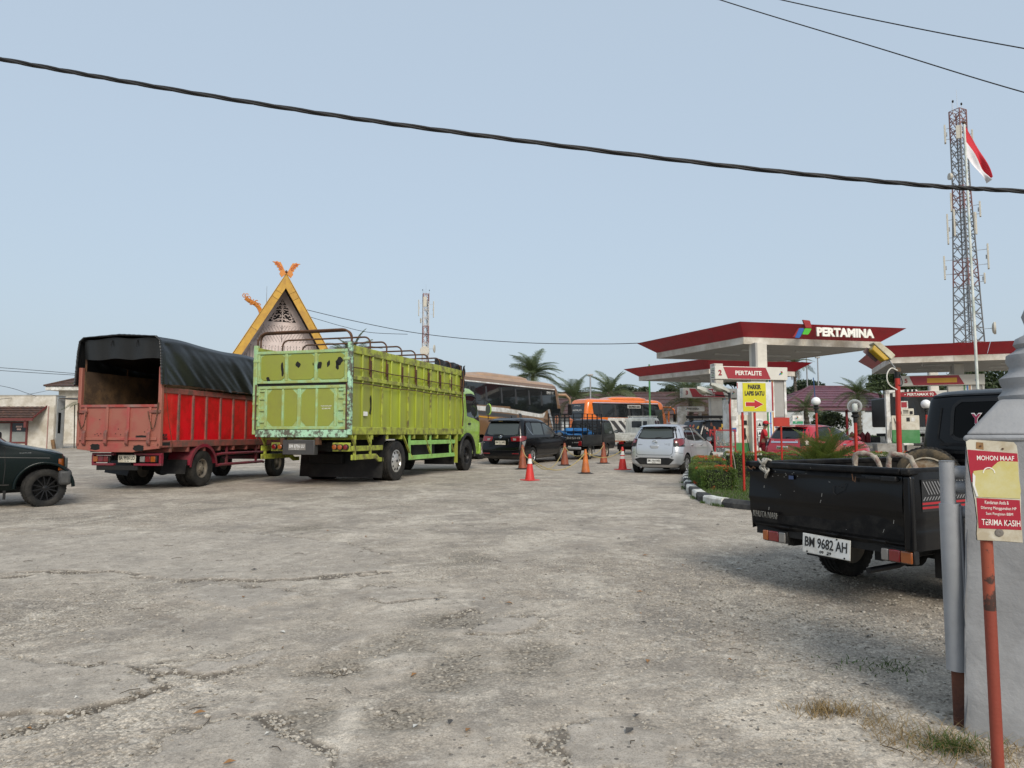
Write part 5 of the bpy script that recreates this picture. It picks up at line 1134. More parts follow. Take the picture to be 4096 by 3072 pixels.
# ------------------------------------------------------------ the near black pickup
NP = mat('near_black_paint', (.0015,.0018,.003), .32, var=.25, vscale=2, coat=.25, spec=.2, dirt=(.004,.004,.0045), damt=.3, dscale=2.5, bump=.05, bscale=7)
NPE = mat('near_black_edge', (.004,.004,.005), .5, var=.3, spec=.2, dirt=(.018,.017,.016), damt=.28, dscale=8, spots=(.3,.29,.26), samt=.12, sscale=15, bump=.15)
MUD = mat('muddy_tyre_wall', (.17,.125,.07), .85, var=.2, vscale=6, dirt=(.05,.042,.03), damt=.4, dscale=7, bump=.3)
PLASTER = mat('plaster_crust', (.36,.33,.27), .85, var=.2, vscale=14, dirt=(.2,.12,.1), damt=.3, dscale=18, spots=(.28,.05,.06), samt=.15, sscale=22, bump=.9, bscale=45)
def near_pickup():
    a = 61
    t = vehicle('pickup_truck', 2.495, 5.772, a, 'black pickup nearest the gate pillar with worn tailgate and spare tyre', 'pickup', k=.6)
    W = .755; L = 2.5; zt = 1.09
    # tailgate: pressed sheet with swage lines
    def gate(u,v):
        y = (W-.02)-(2*W-.09)*u; z = .56+.49*v
        x = -.012+.018*math.cos((v-.5)*3)+(.016 if v < .37 else .016*max(0,1-(v-.37)/.05))*-1-.012*math.exp(-((v-.1)/.06)**2)+.01*math.exp(-((v-.93)/.05)**2)+.007*math.sin(u*5.2+1)*math.sin(v*7)+.004*math.sin(u*11+v*5)
        return (-x-.02, y, z)
    MB().grid(gate,40,28).build('tailgate', NP, t, smooth=50)
    MB().bx(.0,.03,-W+.07,W-.03,.55,1.06).build('tailgate_inner', NPE, t)
    MB().bx(-.05,.035,-W+.07,W,zt-.05,zt).build('tailgate_rail', NPE, t, bevel=.014)
    def lip(u,v): y = W-(2*W-.09)*u; return (-.03+.02*v, y, 1.0+.05*v)
    MB().grid(lip,6,2).build('tailgate_lip', NPE, t)
    for sd in (-1,1):
        y = sd*W
        def side(u,v):
            x = .0+L*u; z = .5+.56*v
            r_ = .06; dx = max(0,(r_-x)/r_)
            return (x, sd*(W-.03+.03*math.sqrt(max(0,1-dx*dx))+.012*math.sin(v*math.pi)-(.012 if .3 < v < .34 else 0)), z)
        s_ = MB().grid(side,40,16).build('bed_side', NP, t, smooth=50)
        MB().bx(0,L,min(y-sd*.06,y-sd*.05),max(y-sd*.06,y-sd*.05),.56,1.06).build('bed_side_inner', NPE, t)
        MB().bx(-.05,L,min(y,y-sd*.07),max(y,y-sd*.07),zt-.05,zt).build('bed_rail', NPE, t, bevel=.014)
        MB().bx(-.035,.03,min(y-sd*.0,y-sd*.07),max(y-sd*.0,y-sd*.07),.5,1.04).build('corner_post', NP, t, bevel=.02) if sd < 0 else None
        for j,yy in enumerate((sd*.62,)): wheel(t, 1.12, yy, .315, .19, 'steel', .19, STEELRIM); wheel(t, 3.95, yy, .315, .19, 'steel', .19, STEELRIM)
        MB().bx(.72,.735,sd*.6-.16,sd*.6+.14,.2,.52).build('mudflap', BLACK, t)
    MB().bx(0,L,-W+.06,W-.06,.54,.57).build('bed_floor', NPE, t)
    def skirt(u,v):
        y = W-.03-(2*W-.06)*u; e = abs(2*u-1)
        return (.0+.06*(1-v)+.01*math.sin(u*23)*(1-v), y, .545-.085*(1-v)*(1-.5*max(0,e-.8)/.2)+.006*math.sin(u*17))
    MB().grid(skirt,40,6).build('rear_valance', NPE, t, smooth=50)
    MB().bx(.02,.08,-W+.06,W-.06,.46,.54).build('rear_crossmember', DARK, t)
    for y in (.35,-.1,-.5): MB().cyl((-.03,y+.05,.548),(-.03,y-.05,.548),.01,n=8).build('hinge', NPE, t)
    # lamps
    for y,cs in ((.48,(ORANGE_L,RED_L,CLEAR_L)),(-.62,(CLEAR_L,RED_L,ORANGE_L))):
        b = MB().bx(.0,.06,y-.125,y+.125,.405,.505).build('tail_lamp', BLACK, t, bevel=.008)
        for k,(c,wd) in enumerate(zip(cs,(.06,.11,.07) if cs[0] is ORANGE_L else (.06,.09,.09))):
            y1 = y+.122-sum(((.06,.11,.07) if cs[0] is ORANGE_L else (.06,.09,.09))[:k]); MB().bx(-.018,.0,y1-wd+.003,y1,.412,.498).build('lens', c, b, bevel=.008)
    p = plate(t, frame((-.03,-.045,.445),(-.0,-1,-.02),(.05,0,1)), 'BM 9682 AH', '09   29', .435, .155)
    for y,z in ((.17,-.065),(.02,-.06),(-.17,-.065),(.1,.068)): MB().cyl((y,z,.007),(y,z,.011),.007,n=8).build('plate_bolt', BLACK, p)
    # lettering and scratches
    GL = mat('khaki_grey_letters', (.17,.165,.15), .6)
    lettering('KHUTA NARI', t, frame((-.038,.55,.635),(.0,-1,-.01),(-.02,0,1)), GL, .255, .052, ext=.003)
    SCR = mat('bare_scratch', (.36,.37,.36), .5)
    r2 = random.Random(11)
    for k in range(12):
        y = r2.uniform(-.62,.7); z = r2.uniform(.6,1.02); ln = r2.uniform(.004,.03); an = r2.choice([0,0,.1,1.4,1.2,-.3])
        MB().bar((-.0385,y,z),(-.0385,y-ln*math.cos(an),z+ln*math.sin(an)),.002,.0012+.001*r2.random()).build('scratch', SCR, t)
    for k in range(9):
        z = 1.0+r2.uniform(-.03,.015); y = r2.uniform(.2,.5) if k < 9 else r2.uniform(-.4,.0)
        MB().bx(-.0375,-.034,y-.003,y+.006*r2.random(),z-.001,z+.0015).build('scratch', SCR, t)
    MB().bx(-.041,-.036,.245,.29,.955,.985).build('blue_tape', mat('blue_tape',(.03,.05,.12),.4), t)
    dn = [(-.13,.93),(-.2,.92),(-.21,.95),(-.235,.955),(-.22,.9),(-.15,.86),(-.13,.88),(-.13,.93)]
    MB().tube([(-.0385,y,z) for y,z in dn],.002,5).build('dent_outline', DARK, t)
    # latch on the tailgate
    MB().bx(-.055,-.03,-.62,-.42,1.0,1.02).build('latch_lever', BLACK, t, bevel=.004); MB().bx(-.06,-.025,-.66,-.54,.99,1.03).build('latch', BLACK, t, bevel=.008)
    MB().tube([(-.04,-.3,1.03),(-.045,-.31,.98),(-.045,-.325,.97),(-.04,-.33,1.01)],.004,5).build('wire_loop', RUSTY, t)
    # rope tied over the rail
    ROPE = mat('grey_rope', (.36,.34,.3), .9, bump=.8, bscale=90)
    for k in range(4):
        pts = [(-.055-.008*k*math.sin(i), .55-.012*k-.03*math.sin(i*.7+k), 1.105-.0095*i*(1+.15*k)) for i in range(12)]
        MB().tube([(.03,.56-.01*k,1.1),(-.02,.57-.01*k,1.115)]+pts,.0095,7).build('rope', ROPE, t, smooth=60)
    MB().tube([(.02,.66,1.1),(-.02,.63,1.112),(-.05,.6,1.105),(-.06,.56,1.08)],.009,7).build('rope', ROPE, t, smooth=60)
    MB().tube([(-.045,.74-.02*i,1.03+.012*math.sin(i*1.9)) for i in range(6)],.007,6).build('rope', RUSTY, t)
    # side decal
    HW = mat('decal_white', (.2,.2,.205), .4); HR = mat('decal_red', (.36,.012,.02), .4); HB = mat('decal_black', (.01,.01,.011), .35)
    d = MB().bx(.07,2.3,-W-.0165,-W-.0125,.78,1.01).build('side_decal', HB, t)
    for i in range(58):
        x = .08+.035*i
        MB().prism([(x,.995),(x+.012,.995),(x+.082,.9),(x+.07,.9)],-W-.0185,-W-.0165,'xz').build('decal_stripe', HW, d)
        MB().prism([(x,.86),(x+.012,.86),(x+.037,.885),(x+.025,.885)],-W-.0185,-W-.0165,'xz').build('decal_stripe', HW, d)
    for z in (.83,.8): MB().bx(.07,2.3,-W-.0185,-W-.0165,z,z+.016).build('decal_band', HR, d)
    # cab
    C = Car([(.42,2.55,4.9,.66),(.55,2.5,5.0,.72),(.95,2.5,4.98,.735),(1.03,2.5,4.5,.73),(1.1,2.5,4.2,.725),(1.2,2.505,4.1,.715),(1.5,2.56,3.8,.685),(1.68,2.6,3.6,.66),(1.73,2.63,3.5,.64),(1.77,2.72,3.3,.58),(1.795,2.95,3.0,.42)], rr=(.12,.16), fr=(.3,.25))
    C.body('cab', NP, t, wells=[(3.95,.315,.38,-2,-.45),(3.95,.315,.38,.45,2)])
    C.end_pane('rear_window', [(.36,1.32),(.3,1.285),(-.5,1.285),(-.56,1.32)], [(.36,1.6),(.3,1.65),(-.5,1.65),(-.56,1.6)], glass_dark('cab_rear_glass',(.003,.003,.003),.1,.12), t, eps=.004)
    C.end_line('window_seal', [(.38,1.32),(.33,1.27),(-.5,1.27)], BLACK, t, .035, .009); C.end_line('window_seal', [(.38,1.31),(.385,1.6),(.32,1.67),(-.5,1.67)], BLACK, t, .035, .009)
    for z in (1.22,1.14,1.06): C.end_line('pressed_rib', [(.5,z),(-.6,z)], NPE, t, .03, .007)
    C.end_line('pressed_rib', [(.5,1.6),(.52,1.28),(.42,1.2)], NPE, t, .018, .006)
    C.end_line('roof_gutter', [(.63,1.715),(.4,1.73),(-.6,1.73)], NPE, t, .018, .012)
    ST = mat('sticker_wine', (.32,.02,.07), .5)
    s0 = lettering('Y', t, frame((2.535,.14,1.48),(0,-1,0),(.12,0,1)), WHT, .105,.115, name='window_sticker', bold=.06, ext=.002)
    lettering('Y', t, frame((2.529,.14,1.48),(0,-1,0),(.12,0,1)), ST, .085,.095, name='window_sticker', bold=.02, ext=.002)
    for sg in (1,-1):
        C.side_pane('window', [(2.8,1.12),(3.95,1.12)], [(2.85,1.62),(3.6,1.62)], sg, GLASS, t)
        C.side_line('door_seam', [(2.75,1.65),(2.72,.6)], sg, DARK, t)
    C.end_pane('windscreen', [(-.66,1.14),(.66,1.14)], [(-.6,1.66),(.6,1.66)], GLASS, t, rear=False)
    # undergear
    q = MB(); q.cyl((1.12,-.6,.315),(1.12,.6,.315),.04); q.lathe([(.001,-.18),(.12,-.1),(.14,0),(.12,.1),(.001,.18)],14,(1.12,0,.315),'y')
    for y in (-.4,.4): q.bx(.1,4.5,y-.03,y+.03,.38,.48)
    q.build('chassis', DARK, t, smooth=40)
    MB().tube([(.05,-.35,.3),(.4,-.36,.31),(.8,-.3,.36),(1.6,-.3,.36)],.024,8).build('exhaust', BLACK, t, smooth=50)
    return t
NPK = near_pickup()
def in_pickup(x, y, z): 
    bpy.context.view_layer.update(); return NPK.matrix_world @ Vector((x,y,z))
# spare tyre leaning on the cab wall, handles standing in the bed: things of their own
def bed_things():
    p = in_pickup(2.28,.5,.575)
    t = thing('spare_tyre', p, 'muddy spare tyre standing in the near black pickup bed', 'tyre', rot=(0,0,R(90-61)+R(28)))
    h = .095; r = .31; rr = .2
    ty = MB().lathe([(rr,-h*.8),(rr+.02,-h*.95),(r*.86,-h),(r*.95,-h*.9),(r*.99,-h*.75),(r,-h*.3),(r*.975,-h*.25),(r*.975,-h*.1),(r,-h*.05),(r,h*.05),(r*.975,h*.1),(r*.975,h*.25),(r,h*.3),(r*.99,h*.75)],40,(0,0,r),'x',cap=False)
    for sg in (-1,1):
        for i in range(44):
            an = 2*math.pi*i/44; M = Matrix.Translation((0,0,r))@Matrix.Rotation(an,4,'X')
            ty.bx(sg*h*.5,sg*h*.88,-.011,.011,r*.965,r*1.008,M)
    ty.build('tyre', TYRE, t, smooth=35)
    MB().lathe([(rr,-h*.82),(rr+.022,-h*.98),(r*.86,-h*1.03),(r*.94,-h*.93)],40,(0,0,r),'x',cap=False).build('muddy_sidewall', MUD, t, smooth=50)
    MB().lathe([(rr*1.0,-h*.8),(rr*1.04,-h*1.02),(rr*.97,-h*1.05),(rr*.93,-h*.8),(rr*.85,-h*.2),(rr*.5,-h*.1),(rr*.4,-h*.35),(rr*.2,-h*.35),(.001,-h*.3)],36,(0,0,r),'x').build('rim', mat('rim_cream_rust',(.4,.36,.28),.7,dirt=(.2,.12,.06),damt=.35,dscale=8), t, smooth=45)
    for k,(x,y) in enumerate(((1.0,.3),(1.08,.02))):
        p = in_pickup(x,y,.575)
        g = thing('trestle_handle', p, ('left' if k == 0 else 'right')+' plaster-crusted iron loop standing in the near pickup bed', 'trestle', rz=R(90-61)-R(80), group='plaster-crusted loops in the pickup bed')
        pts = smooth_poly([(-.1,0,0),(-.1,0,.5),(-.085,.0,.575),(-.03,.01,.58),(.06,.01,.565),(.11,0,.51),(.22,-.02,.2),(.28,-.02,0)],2)
        MB().tube([Vector(q)+Vector((random.uniform(-.003,.003),)*3) for q in pts],[.023+random.uniform(-.004,.005) for _ in pts],9).build('loop', PLASTER, g, smooth=60)
        MB().bx(-.09,.2,-.03,.03,.5,.52).build('cross_plate', PLASTER, g, bevel=.01) if False else MB().hexa([(-.1,-.12,.42),(.15,-.12,.42),(.15,.12,.42),(-.1,.12,.42)],[(-.1,-.12,.44),(.15,-.12,.45),(.15,.12,.45),(-.1,.12,.44)]).build('shelf', PLASTER, g, bevel=.006)
bed_things()
# ============================================================ FUEL STATION
FRED = mat('fascia_red', (.36,.008,.022), .42, var=.07, dirt=(.3,.01,.022), damt=.3)
FWHITE = mat('fascia_white', (.66,.64,.58), .5, var=.06, vscale=1.2, dirt=(.4,.36,.29), damt=.34, dscale=1.3, dsoft=.14)
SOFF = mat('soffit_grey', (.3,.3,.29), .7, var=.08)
CLAD = mat('column_cladding', (.6,.57,.5), .4, var=.05, dirt=(.5,.46,.4), damt=.2)
PANEL = mat('grey_panel', (.34,.33,.31), .4, var=.05)
SIGNW = mat('sign_cream', (.6,.58,.52), .45, var=.05)
SIGNR = mat('sign_red', (.3,.02,.03), .4, var=.06)
LETW = mat('letter_white', (.82,.8,.74), .45, dirt=(.7,.66,.56), damt=.2)
BLUE_ = mat('logo_blue', (.02,.1,.35), .4); GREEN_ = mat('logo_green', (.07,.42,.03), .4); LRED = mat('logo_red', (.3,.02,.02), .4)
PUMPW = mat('pump_cream', (.6,.57,.48), .45, var=.07, dirt=(.42,.36,.26), damt=.25)
PUMPG = mat('pump_green', (.05,.2,.06), .4, var=.1, dirt=(.09,.24,.1), damt=.3)
CONC = mat('concrete', (.34,.33,.31), .9, var=.15, dirt=(.2,.19,.17), damt=.35, bump=.4)
REDPOLE = mat('red_pole_paint', (.45,.02,.008), .45, var=.12, dirt=(.32,.02,.012), damt=.3, spots=(.12,.02,.01), samt=.06, sscale=14)
def logo(par, O, U, V, s, dark=True):   # three slanted blades; U along the face, V up
    O, U, V = Vector(O), Vector(U), Vector(V); N = U.cross(V).normalized()
    def blade(pts, m, d0, d1):
        q = MB(); n = len(pts); a = [O+U*x*s+V*y*s+N*d0 for x,y in pts]; b = [O+U*x*s+V*y*s+N*d1 for x,y in pts]
        q.add(a+b, [tuple(range(n)), tuple(range(2*n-1,n-1,-1))]+[(i,n+i,n+(i+1)%n,(i+1)%n) for i in range(n)]); q.build('logo_blade', m, par)
    blade([(-.95,-.55),(-.35,.3),(.02,.34),(-.5,-.58)][::1], LRED, .02*s, .1*s) if dark else None
    blade([(-.78,-.62),(-.3,.3),(.12,.32),(.2,.22),(-.2,-.5),(-.35,-.64)], BLUE_, .05*s, .16*s)
    blade([(.0,-.28),(.3,.3),(.95,.3),(.98,.22),(.7,-.2),(.6,-.28)], GREEN_, .05*s, .16*s)
    blade([(.08,1.1),(.35,.36),(.95,.36),(1.0,.45),(.85,.98),(.75,1.06)], LRED, .05*s, .2*s)
def lerp3(a,b,t): return Vector(a)*(1-t)+Vector(b)*t
def canopy(C, D, A, z0, label, zg, fl=.6, logo_on=True, fascia=.78, lights=((.3,.3),(.7,.3),(.3,.6),(.7,.6))):
    """C near corner, D end of the front edge, A end of the left edge (x, y); z0 soffit height"""
    B = (D[0]+A[0]-C[0], D[1]+A[1]-C[1]); o = Vector((C[0],C[1],zg))
    t = thing('station_canopy', o, label, 'canopy')
    P = [Vector((p[0]-C[0],p[1]-C[1],0)) for p in (C,D,B,A)]; cen = sum(P,Vector())/4; h0 = z0-zg
    wb = .27; ins = .04
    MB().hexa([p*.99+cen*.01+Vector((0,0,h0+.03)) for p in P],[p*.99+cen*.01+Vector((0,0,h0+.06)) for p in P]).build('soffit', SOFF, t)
    MB().hexa([p+Vector((0,0,h0+wb)) for p in P],[p+Vector((0,0,h0+wb+.05)) for p in P]).build('roof_deck', SOFF, t)
    nrm = []
    for i in range(4):
        e = (P[(i+1)%4]-P[i]).normalized(); nrm.append(Vector((e.y,-e.x,0)))
    OUT = []
    for i in range(4):
        a, b = nrm[i-1], nrm[i]; OUT.append((a+b)*(fl/(1+a.dot(b))))
    for i in range(4):
        j = (i+1)%4; L = (P[j]-P[i]).length; n = max(2,int(L/2.3)); e = (P[j]-P[i]).normalized()
        for k in range(n):
            a = P[i]+e*(L*k/n+.006); b = P[i]+e*(L*(k+1)/n-.006); t_ = -nrm[i]*.04
            MB().hexa([a+Vector((0,0,h0)),b+Vector((0,0,h0)),b+t_+Vector((0,0,h0)),a+t_+Vector((0,0,h0))],[a+Vector((0,0,h0+wb)),b+Vector((0,0,h0+wb)),b+t_+Vector((0,0,h0+wb)),a+t_+Vector((0,0,h0+wb))]).build('fascia_panel', FWHITE, t)
        zt = h0+fascia; zb = h0+wb+.003
        q0, q1 = P[i], P[j]; o0, o1 = P[i]+OUT[i], P[j]+OUT[j]; n2 = max(2,int(L/3))
        for k in range(n2):
            f0, f1 = k/n2+.0015, (k+1)/n2-.0015; s0, s1 = q0.lerp(q1,f0), q0.lerp(q1,f1); r0, r1 = o0.lerp(o1,f0), o0.lerp(o1,f1); th = -nrm[i]*.05
            Z = lambda v,z: v+Vector((0,0,z))
            MB().hexa([Z(s0,zb),Z(s1,zb),Z(s1+th,zb),Z(s0+th,zb)],[Z(r0,zt),Z(r1,zt),Z(r1+th,zt),Z(r0+th,zt)]).build('red_fascia', FRED, t)
    for (u,v) in lights:
        p = P[0]+(P[1]-P[0])*u+(P[3]-P[0])*v; e = (P[1]-P[0]).normalized()
        MB().bar(p-e*.62+Vector((0,0,h0)),p+e*.62+Vector((0,0,h0)),.09,.06).build('tube_light', mat('tube_light_off',(.5,.5,.48),.4), t)
    e = (P[1]-P[0]).normalized(); n = nrm[0]
    v = Vector((n.x*fl,n.y*fl,fascia-wb)).normalized()
    if logo_on:
        base = P[0]+Vector((0,0,h0+wb))
        L = (P[1]-P[0]).length; mid = base+v*.38
        nn = e.cross(v)
        logo(t, mid+e*L*.345+n*.3-Vector((0,0,.04)), e, (0,0,1), .42)
        lettering('PERTAMINA', t, frame(mid+e*L*.66+n*.28-Vector((0,0,.02)), e, (0,0,1)), LETW, L*.415, .36, bold=.05, ext=.03)
    for u,v_ in ((.18,.08),):
        p = P[0]+(P[1]-P[0])*u+(P[3]-P[0])*v_+Vector((0,0,h0)); MB().lathe([(.001,-.16),(.05,-.15),(.05,0)],10,p).build('ceiling_camera', PANEL, t, smooth=40)
    return t
canopy((9.2,28.0),(15.4,29.4),(6.8,33.2), 5.2, 'near red and white canopy lettered PERTAMINA', G(29))
canopy((11.15,40.0),(16.7,41.7),(8.06,45.0), 5.12, 'farther red canopy seen below the near one', G(41), logo_on=False)
canopy((17.85,33.4),(25.4,30.8),(19.85,39.0), 5.0, 'red canopy at the right behind the flagpole', GX(18,33), logo_on=False)
def column_sign(loc, rz, label, num, lines, w=3.1, h=.5, zs=3.05, colw=.5, pylon=True, htop=4.6, logo_=True):
    """canopy column with a horizontal product sign and a striped pylon; local x along the sign, -y towards the viewer"""
    t = thing('column_sign', loc, label, 'sign', rz)
    b = MB().bx(0,w,-.2,.2,zs,zs+h).build('sign_box', SIGNW, t, bevel=.015)
    MB().prism([(.52,zs+.03),(2.35*w/3.1,zs+.03),(2.15*w/3.1,zs+h-.03),(.34,zs+h-.03)],-.212,-.199,'xz').build('red_field', SIGNR, t)
    lettering(num, t, frame((.2,-.2,zs+h/2),(1,0,0),(0,0,1)), SIGNR, None, .21, bold=.03, ext=.012, name='number')
    for i,ln in enumerate(lines):
        hh = .17 if len(lines) == 1 else .12; zz = zs+h/2+(0 if len(lines) == 1 else .1-.2*i)
        lettering(ln, t, frame((1.4*w/3.1,-.212,zz),(1,0,0),(0,0,1)), LETW, None, hh, bold=.02, ext=.008)
    if logo_: logo(t, (w*.9,-.205,zs+h*.5),(1,0,0),(0,0,1),.085,False)
    for k in range(6):
        MB().bx(-.008,0,-.13+.02*(k%2),.13-.03*(k%3),zs+.07+k*.065,zs+.09+k*.065).build('product_name', BLACK if k in (0,2,3,4) else PUMPG, t)
    # column behind the sign, clad
    cx = w*.72; MB().bx(cx-colw/2,cx+colw/2,.21,.21+colw,0,htop).build('column', CLAD, t, bevel=.02)
    MB().bx(cx-colw/2-.008,cx-colw/2+.08,.2,.2+colw*.6,zs+h+.05,htop-.02).build('column_painted_shade', PANEL, t)  # grey sheet paints the shaded left part of the column
    if pylon:
        x0 = w-.95
        MB().bx(x0-.55,x0+.1,-.08,.2,0,zs-.002).build('pylon', CLAD, t, bevel=.01)
        cs = [PUMPG, WHITE, mat('stripe_blue',(.03,.16,.45),.4), WHITE, mat('stripe_orange',(.55,.26,.07),.4), WHITE]
        for k,c in enumerate(cs): MB().bx(x0+.1+.055*k,x0+.155+.055*k,-.1+.002*k,.2,.25,zs-.002).build('stripe', c, t)
        x1 = x0+.43
        MB().bx(x1,x1+.42,-.06,.2,0,.55).build('pylon_panel', SIGNR, t, bevel=.008); MB().bx(x1,x1+.42,-.06,.2,.555,1.1).build('pylon_panel', SIGNR, t, bevel=.008); MB().bx(x1,x1+.42,-.06,.2,1.105,1.65).build('pylon_panel', mat('panel_mauve',(.2,.16,.17),.4), t, bevel=.008)
        MB().bx(x1,x1+.42,-.06,.2,1.655,zs-.005).build('pylon_panel', PANEL, t, bevel=.008)
        MB().bx(x1+.425,x1+.52,-.09,.22,0,zs+h+.01).build('pylon_edge', WHITE, t, bevel=.01)
        nb = MB().bx(x0-.38,x0-.1,-.094,-.082,.62,1.58).build('notice', WHITE, t)
        for k in range(3):
            z = 1.5-.33*k; MB().bx(x0-.36,x0-.12,-.0965,-.094,z-.28,z).build('notice_frame', BLACK, nb); MB().bx(x0-.345,x0-.135,-.098,-.0965,z-.265,z-.015).build('notice_field', WHITE, nb)
            MB().prism([(x0-.31,z-.21),(x0-.17,z-.21),(x0-.24,z-.07)],-.0995,-.098,'xz').build('pictogram', BLACK, nb)
    return t
column_sign((7.72,27.2,G(27.2)+.18), R(11), 'near column sign numbered 2 reading PERTALITE', '2', ['PERTALITE'], w=3.05, zs=3.08)
column_sign((8.8,36.8,G(36.8)+.18), R(11), 'left far column sign numbered 3 reading BIO SOLAR and DEXLITE', '3', ['• BIO SOLAR','• DEXLITE'], w=3.1, zs=2.75)
column_sign((19.0,34.6,GX(19,34.6)+.3), R(-19), 'right column sign numbered 5 with a yellow bar', '5', [' '], w=3.5, zs=2.75)
t5 = [o for o in bpy.data.objects if o.name.startswith('column_sign')][-1]
MB().bx(1.1,2.35,-.216,-.205,2.88,3.1).build('yellow_bar', mat('sign_yellow',(.6,.32,.03),.5), t5)
column_sign((23.2,43.5,GX(23.2,43.5)+.3), R(-19), 'right far column sign reading PERTAMAX 92', ' ', ['• PERTAMAX 92'], w=3.4, zs=2.45, h=.42, logo_=False)
def island(loc, rz, L, label, wd=1.0, h=.18):
    t = thing('pump_island', loc, label, 'island', rz)
    MB().prism([(-wd/2,-.06),(wd/2,-.06),(wd/2,h),(-wd/2,h)],0,L,'yz').build('kerbing', CONC, t, bevel=.03)
    MB().bx(.1,L-.1,-wd/2+.1,wd/2-.1,h,h+.006).build('island_top', mat('island_top',(.3,.29,.27),.9,bump=.3), t)
    return t
def dispenser(loc, rz, label, kind='wide'):
    t = thing('fuel_pump', loc, label, 'fuel pump', rz)
    w = 1.25 if kind == 'wide' else 1.15
    MB().bx(0,w,-.25,.25,0,.62).build('green_base', PUMPG, t, bevel=.015)
    MB().bx(.0 if kind == 'slim' else .4,w,-.24,.24,.622,1.3).build('cabinet', PUMPW, t, bevel=.015)
    if kind == 'wide':
        MB().bx(0,.39,-.255,.25,.63,2.3).build('hose_tower', WHITE, t, bevel=.01)
        MB().bx(.41,w,-.22,.22,1.31,1.72).build('display_head', PUMPW, t, bevel=.015)
        for x in (.5,.88):
            MB().bx(x+.1,x+.26,-.25,-.215,1.33,1.5).build('display', BLACK, t, bevel=.008)
            for k in range(3): MB().bx(x,x+.16,-.225,-.215,1.54+.055*k,1.575+.055*k).build('price_display', BLACK, t)
        MB().bx(.52,.7,-.26,-.23,.75,1.2).build('nozzle_recess', BLACK, t, bevel=.03)
        for y,c in ((1.5,PANEL),(1.25,SIGNW),(1.05,mat('poster_blue',(.03,.1,.3),.5))): MB().bx(.08,.3,-.2605,-.2545,y,y+.16).build('poster', c, t)
        lettering('5S', t, frame((.98,-.242,1.05),(1,0,0),(0,0,1)), LRED, None, .1, bold=.02, ext=.003)
        hp = [(.62,-.28,1.1),(.66,-.34,.9),(.75,-.36,.45),(.85,-.36,.1),(.95,-.34,.02),(1.15,-.33,.03)]
    else:
        MB().bx(-.2,.02,-.2,.2,0,1.25).build('hose_tower', WHITE, t, bevel=.01); MB().bx(-.2,-.02,-.2,.2,1.25,2.5).build('hose_mast', WHITE, t, bevel=.01)
        MB().prism([(-.2,2.5),(1.1,2.5),(1.15,2.42),(.0,2.38),(-.02,2.3),(-.2,2.3)],-.2,.2,'xz').build('hose_gantry', WHITE, t, bevel=.01)
        for x in (.65,.83,1.0): MB().cyl((x,-.21,2.45),(x,-.19,2.45),.06,n=14).build('product_disc', BLACK, t)
        MB().bx(.25,.95,-.2,.2,1.31,1.62).build('display_head', PUMPW, t, bevel=.03)
        for x in (.32,.78): MB().bx(x,x+.12,-.23,-.2,1.36,1.5).build('display', BLACK, t, bevel=.01)
        for k in range(3): MB().bx(.5,.72,-.208,-.2,1.4+.06*k,1.43+.06*k).build('price_display', BLACK, t)
        MB().bx(.42,.75,-.02,.02,1.63,1.98).build('price_board', WHITE, t, bevel=.01); MB().bx(.47,.7,-.03,-.02,1.68,1.93).build('price_field', SIGNR, t)
        MB().bx(.62,.76,-.252,-.24,1.02,1.2).build('sticker', BLACK, t); MB().bx(.82,.98,-.252,-.24,1.02,1.2).build('sticker', WHITE, t)
        hp = [(.1,-.24,1.2),(.2,-.3,.8),(.38,-.34,.3),(.3,-.34,.06),(.05,-.34,.02),(-.1,-.3,.2),(-.05,-.25,1.0)]
        MB().bx(-.01,.1,-.22,-.02,1.3,2.35).build('hose_bay', BLACK, t)
    MB().tube(smooth_poly(hp,2),.014,6).build('hose', BLACK, t, smooth=60)
    return t
island((7.7,27.7,G(27.7)), R(11), 4.4, 'raised concrete island under the near pump', 1.5)
dispenser((8.35,27.75,G(27.8)+.186), R(11), 'cream and green fuel pump behind the parking sign', 'wide')
island((17.2,33.8,GX(17.5,33.8)), R(-19), 5.0, 'raised concrete island under the right pump', 1.4, .35)
dispenser((17.85,33.5,GX(18,33.5)+.357), R(-19), 'cream and green fuel pump beside the tilted lamp pole', 'slim')
island((9.0,37.6,G(37.6)), R(11), 4.4, 'raised concrete island under the far left pump', 1.2)
